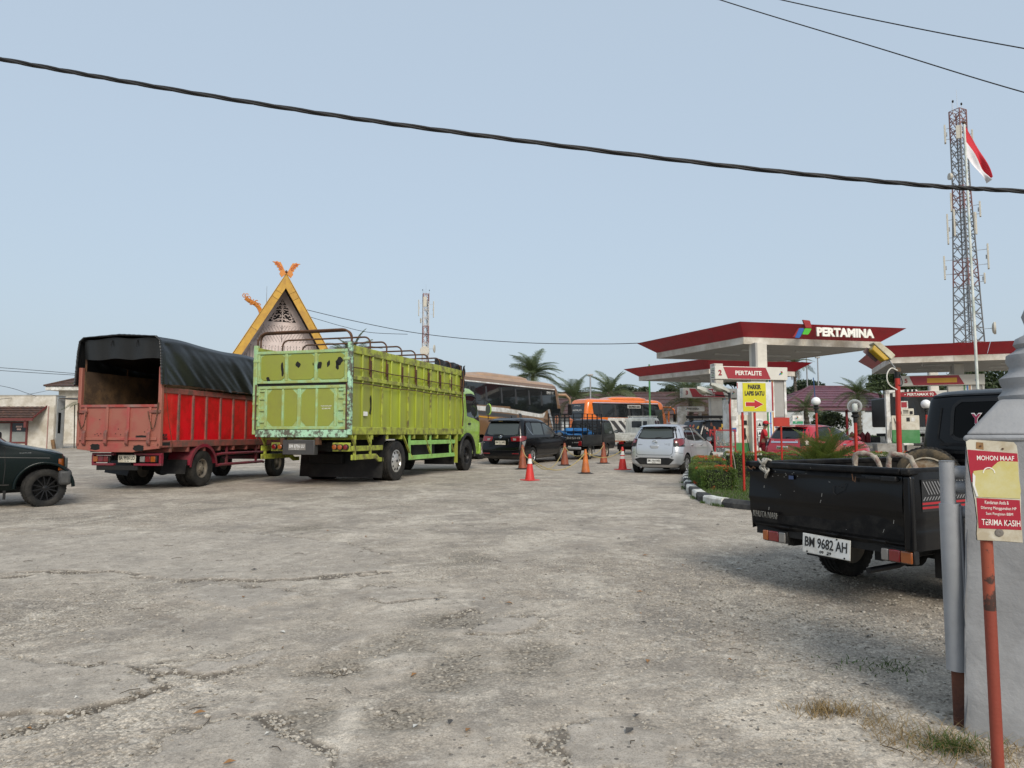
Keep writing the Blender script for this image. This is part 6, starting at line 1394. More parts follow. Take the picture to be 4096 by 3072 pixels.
# bollard frames in front of the pump islands
def hoop_guard(loc, rz, label, w=.75, h=.5):
    t = thing('pipe_guard', loc, label, 'barrier', rz, group='black and white pipe guards by the pumps')
    for x in (0,w): MB().cyl((x,0,-.03),(x,0,h),.055,n=12).build('post', BLACK, t, smooth=50)
    MB().cyl((-.1,0,h),(w*.45,0,h),.06,n=12).build('white_bar', WHITE, t, smooth=50); MB().cyl((w*.45,0,h),(w+.08,0,h),.058,n=12).build('black_bar', BLACK, t, smooth=50)
hoop_guard((7.15,24.6,G(24.6)), R(5), 'pipe guard beside the grey control boxes', .62, .5)
hoop_guard((17.4,31.5,GX(17.4,31.5)), R(-5), 'left pipe guard before the right pump', .7, .45)
hoop_guard((18.05,30.6,GX(18.05,30.6)), R(-5), 'right pipe guard before the right pump', .9, .45)
def control_boxes():
    t = thing('control_box', (6.55,23.9,G(23.9)), 'pair of leaning grey metal boxes beside the hedge', 'box', R(-8))
    M = Matrix.Rotation(R(6),4,'Y'); MB().bx(0,.34,-.2,.2,0,.62,M).build('left_box', mat('box_grey',(.45,.46,.44),.5,dirt=(.3,.3,.28),damt=.3), t, bevel=.01)
    M = Matrix.Translation((.42,-.1,0))@Matrix.Rotation(R(10),4,'Y'); MB().bx(0,.26,-.18,.18,0,.72,M).build('right_box', MATS['box_grey'], t, bevel=.01)
    for k in range(3): MB().bx(.1+.05*k,.12+.05*k,-.19,-.178,.56,.59,M).build('button', BLACK, t)
    t2 = thing('concrete_plinth', (7.0,24.7,G(24.7)), 'low weathered concrete plinth behind the grey boxes', 'plinth', R(8)); MB().bx(0,1.7,0,.5,-.05,.42).build('block', CONC, t2, bevel=.03)
control_boxes()
def show_case():
    t = thing('display_case', (7.5,26.4,G(26.4)), 'red framed glass display case beside the near pump', 'cabinet', R(8))
    m, nt, b = new_mat('clear_pane'); b.inputs['Transmission Weight'].default_value = .9; b.inputs['Roughness'].default_value = .05; b.inputs['IOR'].default_value = 1.08; b.inputs['Base Color'].default_value = (.8,.85,.85,1)
    CR = mat('case_red', (.3,.015,.02), .45)
    for x in (0,.8):
        for y in (0,.4): MB().bx(x,x+.05,y,y+.05,0,1.35).build('frame_post', CR, t)
    for z in (.25,.68,1.3):
        for y in (0,.4): MB().bx(.05,.8,y,y+.04,z,z+.04).build('frame_rail', CR, t)
        MB().bx(.05,.8,.04,.4,z+.01,z+.02).build('shelf', BLACK, t) if z < 1 else None
    MB().bx(.05,.8,.012,.018,.3,1.3).build('glass_pane', m, t)
    r2 = random.Random(2)
    for k in range(9):
        x = .1+.08*k; h = r2.uniform(.15,.28); MB().lathe([(.03,0),(.03,h*.6),(.012,h*.75),(.012,h),(.001,h)],8,(x,.2,.7 if k%2 else .27)).build('bottle', mat('bottle_brown',(.2,.1,.03),.2) if k%2 else STEEL, t, smooth=40)
show_case()
# ============================================================ SIGNS AND LAMPS ON THE PLANTED ISLAND
def parking_sign():
    t = thing('parking_sign', (4.53,14.25,G(14.25)), 'yellow PARKIR LAPIS SATU arrow sign on two red posts', 'sign', R(8))
    z0, z1 = 1.67, 2.28
    MB().bx(.0,.765,.0,.02,z0,z1).build('backing_board', mat('board_white',(.62,.64,.66),.5,dirt=(.45,.46,.46),damt=.25), t, bevel=.003)
    MB().bx(.115,.61,-.006,.0,z0+.015,z1-.02).build('yellow_panel', mat('sign_lime_yellow',(.55,.5,.012),.4,var=.05), t)
    MB().bx(.735,.765,-.004,.0,z0+.03,z1).build('red_edge', SIGNR, t); MB().bx(-.004,.012,-.004,.0,z1-.13,z1-.02).build('red_edge', LRED, t)
    OL = mat('letter_outline', (.75,.74,.68), .5)
    for s_,z,w in (('PARKIR',2.18,.28),('LAPIS SATU',2.05,.42)):
        lettering(s_, t, frame((.365,-.008,z),(1,0,0),(0,0,1)), PLATE_T, w, .095, bold=.045, ext=.001)
    ar = [(.17,1.79),(.36,1.79),(.36,1.745),(.545,1.83),(.36,1.92),(.36,1.87),(.17,1.87)]
    MB().prism([((x-.355)*1.05+.355,(z-1.83)*1.12+1.83) for x,z in ar],-.0075,-.006,'xz').build('arrow_outline', OL, t)
    MB().prism(ar,-.0095,-.0075,'xz').build('arrow', mat('arrow_red',(.42,.015,.02),.4), t)
    for x,zz,l in ((.12,-.03,2.2),(.38,-.03,2.2)): MB().cyl((x,.045,-.06),(x,.045,l),.024,n=12).build('post', REDPOLE, t, smooth=50)
parking_sign()
def twin_lamp():
    x, y = 4.62,15.05
    t = thing('street_lamp', (x,y,G(y)), 'twin grey lamp heads drooping from a red pole behind the parking sign', 'lamp', R(10))
    MB().cyl((0,0,-.06),(.0,0,1.97),.023,n=12).build('pole', REDPOLE, t, smooth=50)
    MB().cyl((0,0,1.97),(0,0,2.1),.026,n=10).build('pole_clamp', BLACK, t, smooth=50)
    HG = mat('lamp_head_grey', (.42,.42,.37), .55, dirt=(.3,.29,.24), damt=.3)
    for k,(p,q,w) in enumerate((((-.02,.04,2.1),(-.4,.08,2.26),.12),((-.28,.3,2.06),(-.6,.34,2.2),.12))):
        p = Vector(p); q = Vector(q); d = (q-p).normalized(); u = Vector((0,0,1)); sdv = d.cross(u).normalized(); up = sdv.cross(d)
        M = Matrix(((d.x,sdv.x,up.x,p.x),(d.y,sdv.y,up.y,p.y),(d.z,sdv.z,up.z,p.z),(0,0,0,1)))
        L = (q-p).length
        h = MB().grid(lambda a,b: (L*a, w*(.5+.5*math.sin(math.pi*min(1,a*.9+.25)))*math.cos(math.pi*b), .1*(.6+.4*math.sin(math.pi*a))*math.sin(math.pi*b)),10,10); 
        ho = h.build('lamp_head', HG, t, smooth=60); ho.matrix_local = M
        ln = MB().grid(lambda a,b: (L*(.2+.72*a), w*.85*math.cos(math.pi*b), -.07*math.sin(math.pi*a)*math.sin(math.pi*b)),8,8).build('lens', mat('lamp_lens_dull',(.3,.3,.24),.3), ho, smooth=60)
    MB().tube([(0,0,2.05),(-.05,.04,2.11)],.014,6).build('bracket', BLACK, t); MB().tube([(0,0,2.02),(-.3,.3,2.07)],.014,6).build('bracket', BLACK, t)
    MB().tube(smooth_poly([(.02,0,2.05),(.06,.02,1.8),(.03,0,1.2),(.03,0,.9),(.09,-.02,.5),(.1,0,.1),(.07,0,0)],2),.006,5).build('cable', mat('cable_cream',(.5,.48,.4),.6), t)
    MB().tube([(-.01,-.02,2.0),(-.03,-.03,1.9),(-.035,-.03,1.86)],.016,6).build('cable_end', BLACK, t)
twin_lamp()
def red_board():
    t = thing('sign_board', (5.76,15.2,G(15.2)), 'small blank red board on a thin red post', 'sign', R(6))
    MB().cyl((0,.02,-.05),(0,.02,1.55),.02,n=10).build('post', REDPOLE, t, smooth=50)
    MB().bx(-.18,.18,-.012,.0,1.38,1.57).build('board', mat('board_red',(.42,.03,.015),.5,dirt=(.3,.03,.02),damt=.3), t, bevel=.004)
red_board()
def globe_lamp(x, y, z, h, r, label, clear=False, rod=False):
    t = thing('globe_lamp', (x,y,z), label, 'lamp', group='globe lamps on red posts')
    MB().cyl((0,0,-.06),(0,0,h-r-.16),.032,n=12).build('post', REDPOLE, t, smooth=50)
    MB().lathe([(.04,h-r-.2),(.04,h-r-.1),(.075,h-r-.08),(.075,h-r-.05),(.05,h-r-.03),(.07,h-r+.02)],16).build('collar', BLACK, t, smooth=40)
    if clear:
        m, nt, b = new_mat('clear_globe'); b.inputs['Base Color'].default_value = (.9,.9,.9,1); b.inputs['Roughness'].default_value = .05
        tr = nod(nt,'ShaderNodeBsdfTransparent'); tr.inputs[0].default_value = (.86,.88,.87,1); lw = nod(nt,'ShaderNodeLayerWeight',i_0=.25); ms = nod(nt,'ShaderNodeMixShader')
        nt.links.new(lw.outputs['Facing'], ms.inputs[0]); nt.links.new(tr.outputs[0], ms.inputs[1]); nt.links.new(b.outputs[0], ms.inputs[2]); nt.links.new(ms.outputs[0], nt.nodes['Material Output'].inputs[0])
        MB().lathe([(r*math.sin(a)+.0005,h-r*math.cos(a)) for a in [math.pi*i/18 for i in range(19)]],28,cap=False).build('globe', m, t, smooth=80)
        MB().lathe([(.04,h-r+.04),(.055,h-.06),(.055,h+.02),(.04,h+.05),(.001,h+.06)],14).build('bulb', mat('bulb_white',(.75,.75,.72),.4), t, smooth=40)
    else: MB().lathe([(r*math.sin(a)+.0005,h-r*math.cos(a)) for a in [math.pi*i/16 for i in range(17)]],28,cap=False).build('globe', mat('opal_globe',(.78,.78,.78),.25), t, smooth=80)
    if rod: MB().cyl((-.02,0,h+r*.8),(-.05,0,h+r+.55),.014,n=8).build('blue_rod', mat('rod_blue',(.03,.08,.2),.5), t)
globe_lamp(8.57,20.0,G(20)-.05,2.16,.125,'white globe lamp before the red hatchback with a blue rod behind',rod=True)
globe_lamp(7.1,14.7,G(14.7),1.8,.142,'clear glass globe lamp on a red post beside the palm shrub',clear=True)
globe_lamp(14.0,24.0,G(24),2.2,.155,'white globe lamp beside the near pickup cab')
def tilt_lamp():
    x, y = 7.6,13.95
    t = thing('street_lamp', (x,y,G(y)), 'yellowed lamp head tilted off a red pole beside the right pump', 'lamp')
    MB().tube([(-.03,0,-.06),(-.03,0,.2),(.0,0,2.33)],.048,12).build('pole', REDPOLE, t, smooth=50)
    MB().cyl((0,0,2.33),(0,0,2.46),.05,n=12).build('pole_wrap', BLACK, t, smooth=50); MB().bx(-.03,.05,-.04,.04,2.46,2.54).build('wood_block', PLY, t)
    MB().cyl((.0,0,2.48),(-.2,.0,2.76),.014,n=8).build('bracket', STEEL, t)
    p, q = Vector((-.15,0,2.68)), Vector((-.55,0.05,2.9)); d = (q-p).normalized(); sdv = Vector((0,1,0)); sdv = (sdv-d*d.dot(sdv)).normalized(); up = d.cross(sdv)*-1
    if up.z < 0: up = -up
    M = Matrix(((d.x,sdv.x,up.x,p.x),(d.y,sdv.y,up.y,p.y),(d.z,sdv.z,up.z,p.z),(0,0,0,1)))
    HG = mat('lamp_head_cream', (.5,.47,.36), .55, dirt=(.35,.3,.2), damt=.3)
    h = MB().prism([(0,0),(0,.12),(.1,.13),(.38,.13),(.47,.06),(.47,.03)],-.12,.12,'xz').build('lamp_head', HG, t, bevel=.03, seg=3); h.matrix_local = M@Matrix.Rotation(R(-14),4,'Y')
    l = MB().prism([(.03,0),(.43,.035),(.4,-.08),(.08,-.1)],-.1,.1,'xz').build('lens', mat('lens_yellow',(.45,.28,.02),.35), h, bevel=.02)
    MB().hexa([(-.12,-.1,-.1),(.0,-.12,-.2),(.0,.12,-.2),(-.12,.1,-.1)],[(-.1,-.1,.05),(.12,-.1,-.1),(.12,.1,-.1),(-.1,.1,.05)]).build('reflector', PANEL, h) if False else None
    cv = MB().bx(-.02,.3,-.006,.006,-.12,-.0).build('loose_cover', mat('cover_mauve',(.13,.075,.08),.5), h); cv.location = (.16,.14,-.02)
    MB().tube(smooth_poly([(-.02,-.05,2.48),(-.15,-.06,2.55),(-.25,-.06,2.4),(-.22,-.06,2.2),(-.05,-.06,2.1)],2),.012,6).build('cable', mat('cable_white',(.6,.58,.52),.5), t)
    MB().tube(smooth_poly([(.02,-.05,2.4),(.07,-.06,2.25),(.05,-.06,2.18),(-.02,-.05,2.2)],1),.008,6).build('cable', BLACK, t)
tilt_lamp()
def station_board():
    t = thing('sign_board', (11.85,30,1.33), 'white board with a logo and the number 14 behind the red hatchback', 'sign')
    t.scale = (.56,)*3; MB().cyl((.4,.05,-1.55),(.4,.05,1.5),.04,n=10).build('post', WHITE, t); MB().bx(0,.78,0,.04,1.3,1.95).build('board', WHITE, t, bevel=.01)
    MB().bx(.01,.77,-.006,0,1.32,1.52).build('green_field', mat('field_green',(.02,.25,.12),.4), t)
    logo(t,(.3,-.003,1.74),(1,0,0),(0,0,1),.12,False); lettering('14', t, frame((.25,-.006,1.45),(1,0,0),(0,0,1)), LETW, None, .1, ext=.003)
    lettering('PERTAMINA', t, frame((.33,-.001,1.59),(1,0,0),(0,0,1)), mat('text_grey',(.2,.2,.2),.5), .3, None, ext=.003)
station_board()
# ============================================================ KERB, LAWN, HEDGES
KERBW = mat('kerb_white', (.7,.7,.67), .75, var=.08, dirt=(.45,.44,.4), damt=.32, dscale=5, spots=(.15,.15,.14), samt=.12, sscale=9, bump=.4)
KERBK = mat('kerb_black', (.018,.019,.021), .75, var=.3, dirt=(.06,.058,.054), damt=.33, dscale=5, bump=.4)
KL = [(9.2,28.6),(6.6,24.6),(4.83,20.25),(4.24,17.74),(3.84,15.96),(3.6,14.4),(3.47,13.3),(3.5,12.85),(3.68,12.4),(3.95,12.0),(4.6,11.55),(5.6,11.0),(6.8,10.5),(8.2,10.2),(9.8,10.3)]
kp = smooth_poly(KL,2)
def kerb():
    t = thing('kerb', (0,0,0), 'black and white painted kerb round the planted island', 'kerb')
    d = [0]
    for a,b in zip(kp,kp[1:]): d.append(d[-1]+math.hypot(b[0]-a[0],b[1]-a[1]))
    D = np.array(d); X = np.array([p[0] for p in kp]); Y = np.array([p[1] for p in kp]); n = int(d[-1]/.62)
    for i in range(n):
        s0, s1 = d[-1]*i/n+.004, d[-1]*(i+1)/n-.004
        P = []
        for s_ in (s0,(s0+s1)/2,s1):
            x, y = np.interp(s_,D,X), np.interp(s_,D,Y); x2, y2 = np.interp(s_+.05,D,X), np.interp(s_+.05,D,Y); x1, y1 = np.interp(s_-.05,D,X), np.interp(s_-.05,D,Y)
            tx, ty = x2-x1, y2-y1; l = math.hypot(tx,ty); P.append((x,y,-ty/l,tx/l))
        r2 = random.Random(i); vs = []; q = MB(); w = .19
        for j,(x,y,nx,ny) in enumerate(P):
            z = G(y)
            chip = .035*(r2.random() < .25) 
            for (o,h) in ((0,-.08),(0,.105-chip),(.025+chip,.135),(w-.01,.135),(w,.12),(w,-.08)): vs.append((x+nx*o, y+ny*o, z+h+r2.uniform(-.004,.004)))
        fs = []
        for j in range(2):
            for k in range(6): a = j*6+k; b = j*6+(k+1)%6; fs.append((a,b,b+6,a+6))
        fs += [tuple(range(5,-1,-1)),tuple(range(12,18))]
        q.add(vs,fs).build('kerb_block', KERBW if i%2 else KERBK, t, smooth=30)
kerb()
GRASSM = leaf_mat('grass_blades', (.05,.1,.015), (.11,.17,.03), .3)
DRYM = leaf_mat('dry_grass_blades', (.22,.15,.06), (.36,.27,.13), .2, c3=(.2,.13,.06))
def blades(name, pts, h, m, label, lean=.5, w=.006, zoff=0, cat='grass'):
    vs = []; fs = []
    for (x,y,z) in pts:
        a = random.uniform(0,6.28); hh = h*random.uniform(.45,1.15); le = lean*hh*random.uniform(.2,1.2); b = random.uniform(0,6.28)
        dx, dy = math.cos(a)*w, math.sin(a)*w; lx, ly = math.cos(b)*le, math.sin(b)*le; o = len(vs); z += zoff
        vs += [(x-dx,y-dy,z),(x+dx,y+dy,z),(x+dx*.7+lx*.4,y+dy*.7+ly*.4,z+hh*.55),(x-dx*.7+lx*.4,y-dy*.7+ly*.4,z+hh*.55),(x+lx,y+ly,z+hh*.85)]
        fs += [(o,o+1,o+2,o+3),(o+3,o+2,o+4)]
    me = bpy.data.meshes.new(name); me.from_pydata(vs,[],fs); me.update(); me.materials.append(m)
    o = bpy.data.objects.new(name, me); COL.objects.link(o); tag(o, label, cat, kind='stuff'); return o
inner = [(p[0],p[1]) for p in kp]+[(16,10.3),(17,16),(15,22),(12,24.2),(9.5,25.2)]
def inside(x,y,poly=inner):
    c = False; n = len(poly)
    for i in range(n):
        ax,ay = poly[i]; bx_,by_ = poly[(i+1)%n]
        if (ay > y) != (by_ > y) and x < (bx_-ax)*(y-ay)/(by_-ay)+ax: c = not c
    return c
def lawn():
    vs = []; fs = []; xs = np.arange(3.4,17.2,.12); yy = np.arange(10.0,28.8,.12); idx = {}
    m = mat('lawn_soil', (.06,.075,.022), .95, var=.3, dirt=(.09,.07,.04), damt=.3, bump=.6)
    for i,x in enumerate(xs):
        for j,y in enumerate(yy):
            if y < 24 and all(inside(x+a,y+b) for a,b in ((0,0),(.12,0),(.12,.12),(0,.12))):
                o = []
                for a,b in ((0,0),(1,0),(1,1),(0,1)):
                    k = (i+a,j+b)
                    if k not in idx: idx[k] = len(vs); vs.append((x+a*.12,y+b*.12,G(y+b*.12)+.085+.012*math.sin((x+a*.12)*3)*math.cos((y+b*.12)*2)))
                    o.append(idx[k])
                fs.append(tuple(o))
    me = bpy.data.meshes.new('lawn'); me.from_pydata(vs,[],fs); me.update(); me.materials.append(m); o = bpy.data.objects.new('lawn', me); COL.objects.link(o)
    tag(o, 'grass bed inside the painted kerb', None, kind='structure')
    pts = []
    while len(pts) < 24000:
        x, y = random.uniform(3.4,9), random.uniform(10.5,18)
        if inside(x-.2*0,y) and inside(x-.16,y-.05): pts.append((x,y,G(y)+.08))
    blades('lawn_grass', pts, .07, GRASSM, 'short green grass behind the painted kerb', .9, .005)
    k2 = []
    for i in range(420):
        s_ = random.choice([kp[k] for k in (14,17,18,23,24,28,31,32,33)]); x, y = s_[0]-abs(random.gauss(0,.05)), s_[1]-abs(random.gauss(0,.05)); k2.append((x,y,G(y)))
    blades('kerb_weeds', k2, .06, GRASSM, 'thin weeds growing along the outside of the kerb', 1.0, .004)
lawn()
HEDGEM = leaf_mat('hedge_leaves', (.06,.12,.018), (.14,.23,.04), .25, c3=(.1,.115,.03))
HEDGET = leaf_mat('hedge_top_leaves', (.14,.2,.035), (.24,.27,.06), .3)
FLOW = leaf_mat('ixora_petals', (.55,.03,.02), (.7,.09,.03), .2, c3=(.6,.05,.02))
def leafcloud(P, N, size, jit=.9):
    n = len(P); a = rng.normal(size=(n,3)); nn = N*(1-jit)+a*jit; nn /= np.linalg.norm(nn,axis=1,keepdims=True)+1e-9
    u = np.cross(nn, rng.normal(size=(n,3))); u /= np.linalg.norm(u,axis=1,keepdims=True)+1e-9; v = np.cross(nn,u)
    s_ = size*rng.uniform(.6,1.3,(n,1)); u *= s_; v *= s_*.5
    V = np.stack([P-u, P+v*.9+nn*s_*.12, P+u, P-v*.9+nn*s_*.12],1).reshape(-1,3)
    F = np.arange(n*4).reshape(n,4); return V,F
def mesh_np(name, V, F, m, par=None):
    me = bpy.data.meshes.new(name); me.from_pydata(V.tolist(),[],F.tolist()); me.update(); me.materials.append(m)
    o = bpy.data.objects.new(name, me); COL.objects.link(o); o.parent = par; return o
def hedge(path, wd, h, label, n=9000, flowers=14, leaf=.017, fl_top=.5, base=0.09):
    x0,y0 = path[0]; t = thing('hedge', (x0,y0,G(y0)), label, 'hedge')
    d = [0]
    for a,b in zip(path,path[1:]): d.append(d[-1]+math.hypot(b[0]-a[0],b[1]-a[1]))
    D = np.array(d); PX = np.array([p[0] for p in path]); PY = np.array([p[1] for p in path])
    def samp(n, top):
        s_ = rng.uniform(0,d[-1],n); e = rng.random(n) < (wd*.5/(d[-1]+wd)); s_ = np.where(e, np.where(rng.random(n)<.5,0,d[-1]), s_)
        x = np.interp(s_,D,PX); y = np.interp(s_,D,PY); tx = np.interp(s_+.1,D,PX)-np.interp(s_-.1,D,PX); ty = np.interp(s_+.1,D,PY)-np.interp(s_-.1,D,PY); l = np.hypot(tx,ty)+1e-9; nx, ny = -ty/l, tx/l
        bump = .03*np.sin(s_*9)+.025*np.sin(s_*23+1)+rng.normal(0,.016,n)
        if top: o = rng.uniform(-wd/2,wd/2,n); z = h+bump*.6-.5*np.maximum(0,np.abs(o)/(wd/2)-.8)**1*.3; N = np.tile([0,0,1.],(n,1))
        else:
            o = np.where(e, rng.uniform(-wd/2,wd/2,n), np.where(rng.random(n)<.5,-1,1)*wd/2); z = h*rng.random(n)**.8; o = o*(1+(.12-.1*z/h))*1.0+np.sign(o)*bump; N = np.stack([nx*np.sign(o),ny*np.sign(o),np.zeros(n)],1)
            dep = rng.random(n)**2*.07; o = o-np.sign(o)*dep
            ex = np.where(e, np.where(s_ < .1,-1,1)*(.03+bump), 0); x = x+tx/l*ex; y = y+ty/l*ex
        z0 = np.interp(y, KY, KZ)-G(y0)+base
        return np.stack([x+nx*o-x0, y+ny*o-y0, z+z0],1), N
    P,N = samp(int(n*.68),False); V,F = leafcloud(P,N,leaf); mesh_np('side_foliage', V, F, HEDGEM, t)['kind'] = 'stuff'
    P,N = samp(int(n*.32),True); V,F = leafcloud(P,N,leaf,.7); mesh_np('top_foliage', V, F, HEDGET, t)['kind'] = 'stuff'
    # dense woody core so that no daylight passes
    q = MB(); m_ = max(2,int(d[-1]/.4))
    ss = [d[-1]*i/m_ for i in range(m_+1)]; vs = []
    for s_ in ss:
        x, y = np.interp(s_,D,PX), np.interp(s_,D,PY); tx = np.interp(s_+.1,D,PX)-np.interp(s_-.1,D,PX); ty = np.interp(s_+.1,D,PY)-np.interp(s_-.1,D,PY); l = math.hypot(tx,ty)+1e-9; nx, ny = -ty/l, tx/l; z = G(y)-G(y0)+base
        for o,zz in ((-1,-.05),(1,-.05),(1,h-.07),(-1,h-.07)): vs.append((x+nx*o*(wd/2-.07)-x0, y+ny*o*(wd/2-.07)-y0, z+zz))
    fs = [(i*4+k,i*4+(k+1)%4,(i+1)*4+(k+1)%4,(i+1)*4+k) for i in range(m_) for k in range(4)]+[(3,2,1,0),tuple(range(m_*4,m_*4+4))]
    q.add(vs,fs).build('woody_core', mat('hedge_core',(.012,.016,.006),.95), t)
    for k in range(flowers):
        P,N = samp(1, random.random() < fl_top); c = P[0]; r_ = random.uniform(.022,.045)
        pp = rng.normal(size=(26,3)); pp /= np.linalg.norm(pp,axis=1,keepdims=True); V,F = leafcloud(c+N[0]*.02+pp*r_*np.array([1.2,1.2,.8]),pp,.013,.5); mesh_np('flower_cluster', V, F, FLOW, t)
    return t
hedge([(4.28,14.72),(4.28,15.35)], .62, .42, 'near square clipped hedge with red flowers by the kerb corner', 13000, 26, .016)
hedge([(4.32,15.6),(4.55,17.0)], .6, .4, 'middle clipped hedge behind the square one, few flowers', 11000, 5, .018, .8)
hedge([(4.85,17.5),(5.6,20.6)], .7, .46, 'clipped hedge with an orange red flowering top beside the silver hatchback', 12000, 34, .02, .95)
hedge([(5.6,18.6),(6.9,18.4),(9.4,18.0)], .55, .62, 'long clipped hedge behind the parking sign', 14000, 30, .02, .9)
hedge([(9.9,17.9),(12.5,17.4),(16.5,17.0)], .6, .62, 'long clipped hedge with red flowers behind the tilted lamp', 12000, 46, .022, .9)
# ============================================================ PALMS AND TREES
PALM = leaf_mat('palm_leaflets', (.065,.1,.03), (.14,.17,.05), .3, c3=(.06,.085,.03))
PALMS = leaf_mat('shrub_leaflets', (.11,.16,.03), (.22,.25,.06), .4)
PALMY = leaf_mat('palm_leaflets_yellow', (.12,.13,.03), (.2,.18,.05), .3)
PALMF = leaf_mat('palm_leaflets_far', (.08,.115,.05), (.16,.19,.08), .35, c3=(.07,.1,.045))
TRUNK = mat('palm_trunk', (.16,.135,.1), .9, var=.25, dirt=(.07,.06,.045), damt=.4, dscale=6, bump=.7, bscale=25)
def frond_mesh(name, L, nl, lw, ll, droop, m, vee=.5, curl=.25):
    q = MB(); pts = []; ang = 0
    for i in range(13):
        s_ = i/12; pts.append(Vector((L*s_*(1-.12*s_*droop), 0, L*(.22*s_-droop*.62*s_*s_))))
    q.tube(pts,[.022*L/3*(1.1-i/12) for i in range(13)],5)
    for i in range(nl):
        s_ = .12+.88*(i+.5)/nl; f = s_*12; k = min(11,int(f)); p = pts[k].lerp(pts[k+1],f-k); d = (pts[k+1]-pts[k]).normalized(); up = Vector((-d.z,0,d.x))
        l = ll*math.sin(math.pi*min(1,.18+.8*s_))**.7*(1-.35*max(0,s_-.75)/.25)
        for sg in (-1,1):
            dr = (d*(.55+.5*s_)+Vector((0,sg*1.0,0))+up*vee*(1-s_*.5)).normalized(); r_ = random.uniform(.85,1.12); b = p+dr*l*.55*r_; tip = p+dr*l*r_+Vector((0,0,-l*curl*random.uniform(.6,1.5)))
            w = d*lw*(1-.3*s_)
            q.add([p-w*.4,p+w*.4,b+w*.55,b-w*.55,tip],[(0,1,2,3),(3,2,4)])
    me = q.build(name, m, fix=False); d_ = me.data; bpy.data.objects.remove(me); return d_
random.seed(21)
FR = [frond_mesh('frond', 3.2, 52, .05, .95, dr, PALMF, .5, .3) for dr in (.5,.8,1.15)]
FRN = [frond_mesh('frond', 3.0, 40, .04, .8, dr, PALM, .5, .25) for dr in (.6,.9,1.2)]
FRY = [frond_mesh('frond', 3.0, 40, .04, .8, dr, PALMY, .5, .25) for dr in (.8,1.1)]
FRA = [frond_mesh('frond', 1.25, 27, .028, .44, dr, PALMS, .75, .18) for dr in (.45,.8)]
def palm(x, y, ht, label, n=20, s=1.0, fr=FR, yel=0, trunk_r=.16, name='palm_tree', z=None, dead=0, lean=0):
    t = thing(name, (x,y,G(y) if z is None else z), label, 'palm')
    pts = [(lean*(i/9)**2+.03*math.sin(i*1.4), .03*math.cos(i), -.05+ht*i/9) for i in range(10)]
    tb = MB().tube(pts,[trunk_r*(1.25-.4*i/9) for i in range(10)],10)
    for i in range(int(ht/.28)): 
        zz = .1+i*.28; tb.lathe([(trunk_r*1.18*(1.15-.3*zz/ht),0),(trunk_r*1.3*(1.15-.3*zz/ht),.05),(trunk_r*1.12*(1.15-.3*zz/ht),.1)],9,(lean*(zz/ht)**2+.02,0,zz),cap=False) if ht > 1 else None
    tb.build('trunk', TRUNK, t, smooth=50)
    for i in range(n):
        az = i*2.39996+random.uniform(-.25,.25); k = i/n; el = R(72)-R(95)*k+random.uniform(-.12,.12)
        me = (FRY[i%2] if i >= n-yel else fr[i%len(fr)])
        obj('frond', me, t, (lean,0,ht-.05), Euler((random.uniform(-.35,.35),-el,az),'XYZ'), (s*random.uniform(.85,1.1),)*3)
    if dead:
        for i in range(dead): obj('dead_frond', me_dead, t, (lean,0,ht-.1), (0,R(75)+random.uniform(-.2,.2),i*1.1), (s*.75,)*3)
    return t
me_dead = frond_mesh('dead_frond', 3.0, 26, .05, .7, .4, leaf_mat('palm_dead', (.2,.11,.04), (.33,.2,.08), .2), .1, .5)
# ---- palms and trees placed
palm(1.8,62,5.9,'tall coconut palm rising behind the brown coach',24,.95)
palm(5.2,60,3.7,'low palm between the two coaches',16,.9)
palm(9.2,66,4.4,'palm behind the orange coach air conditioner',16,.95)
palm(12.6,50,3.3,'yellowing palm behind the far left column sign',20,.9,yel=5)
palm(-10.4,46,5.7,'palm half hidden behind the yellow gable',16,.8)
palm(-25.4,44.6,2.9,'palm with drooping fronds beside the white shop',16,.85,fr=FRN,yel=2)
palm(24.4,50,2.95,'short palm growing before the grey perimeter wall',24,.62,fr=FRN,z=GX(24.4,50)+.35)
palm(20.3,49,1.9,'small palm left of the grey perimeter wall',16,.6,fr=FRN,z=GX(20.3,49)+.35)
palm(28.0,70,7.6,'tall thin palm with dead brown fronds beside the near canopy',12,.7,dead=4,trunk_r=.14)
palm(6.62,15.25,.4,'bushy feathery palm shrub on the planted island',44,.96,fr=FRA,trunk_r=.05,name='palm_shrub')
palm(11.4,16.0,.25,'small palm shrub beside the near pickup cab',14,.6,fr=FRA,trunk_r=.04,name='palm_shrub')
TLEAF = leaf_mat('tree_leaves', (.03,.055,.02), (.075,.1,.03), .2)
TLEAF2 = leaf_mat('tree_leaves_bluish', (.035,.06,.032), (.07,.095,.045), .2)
BARK = mat('bark', (.1,.085,.065), .95, var=.3, bump=.7)
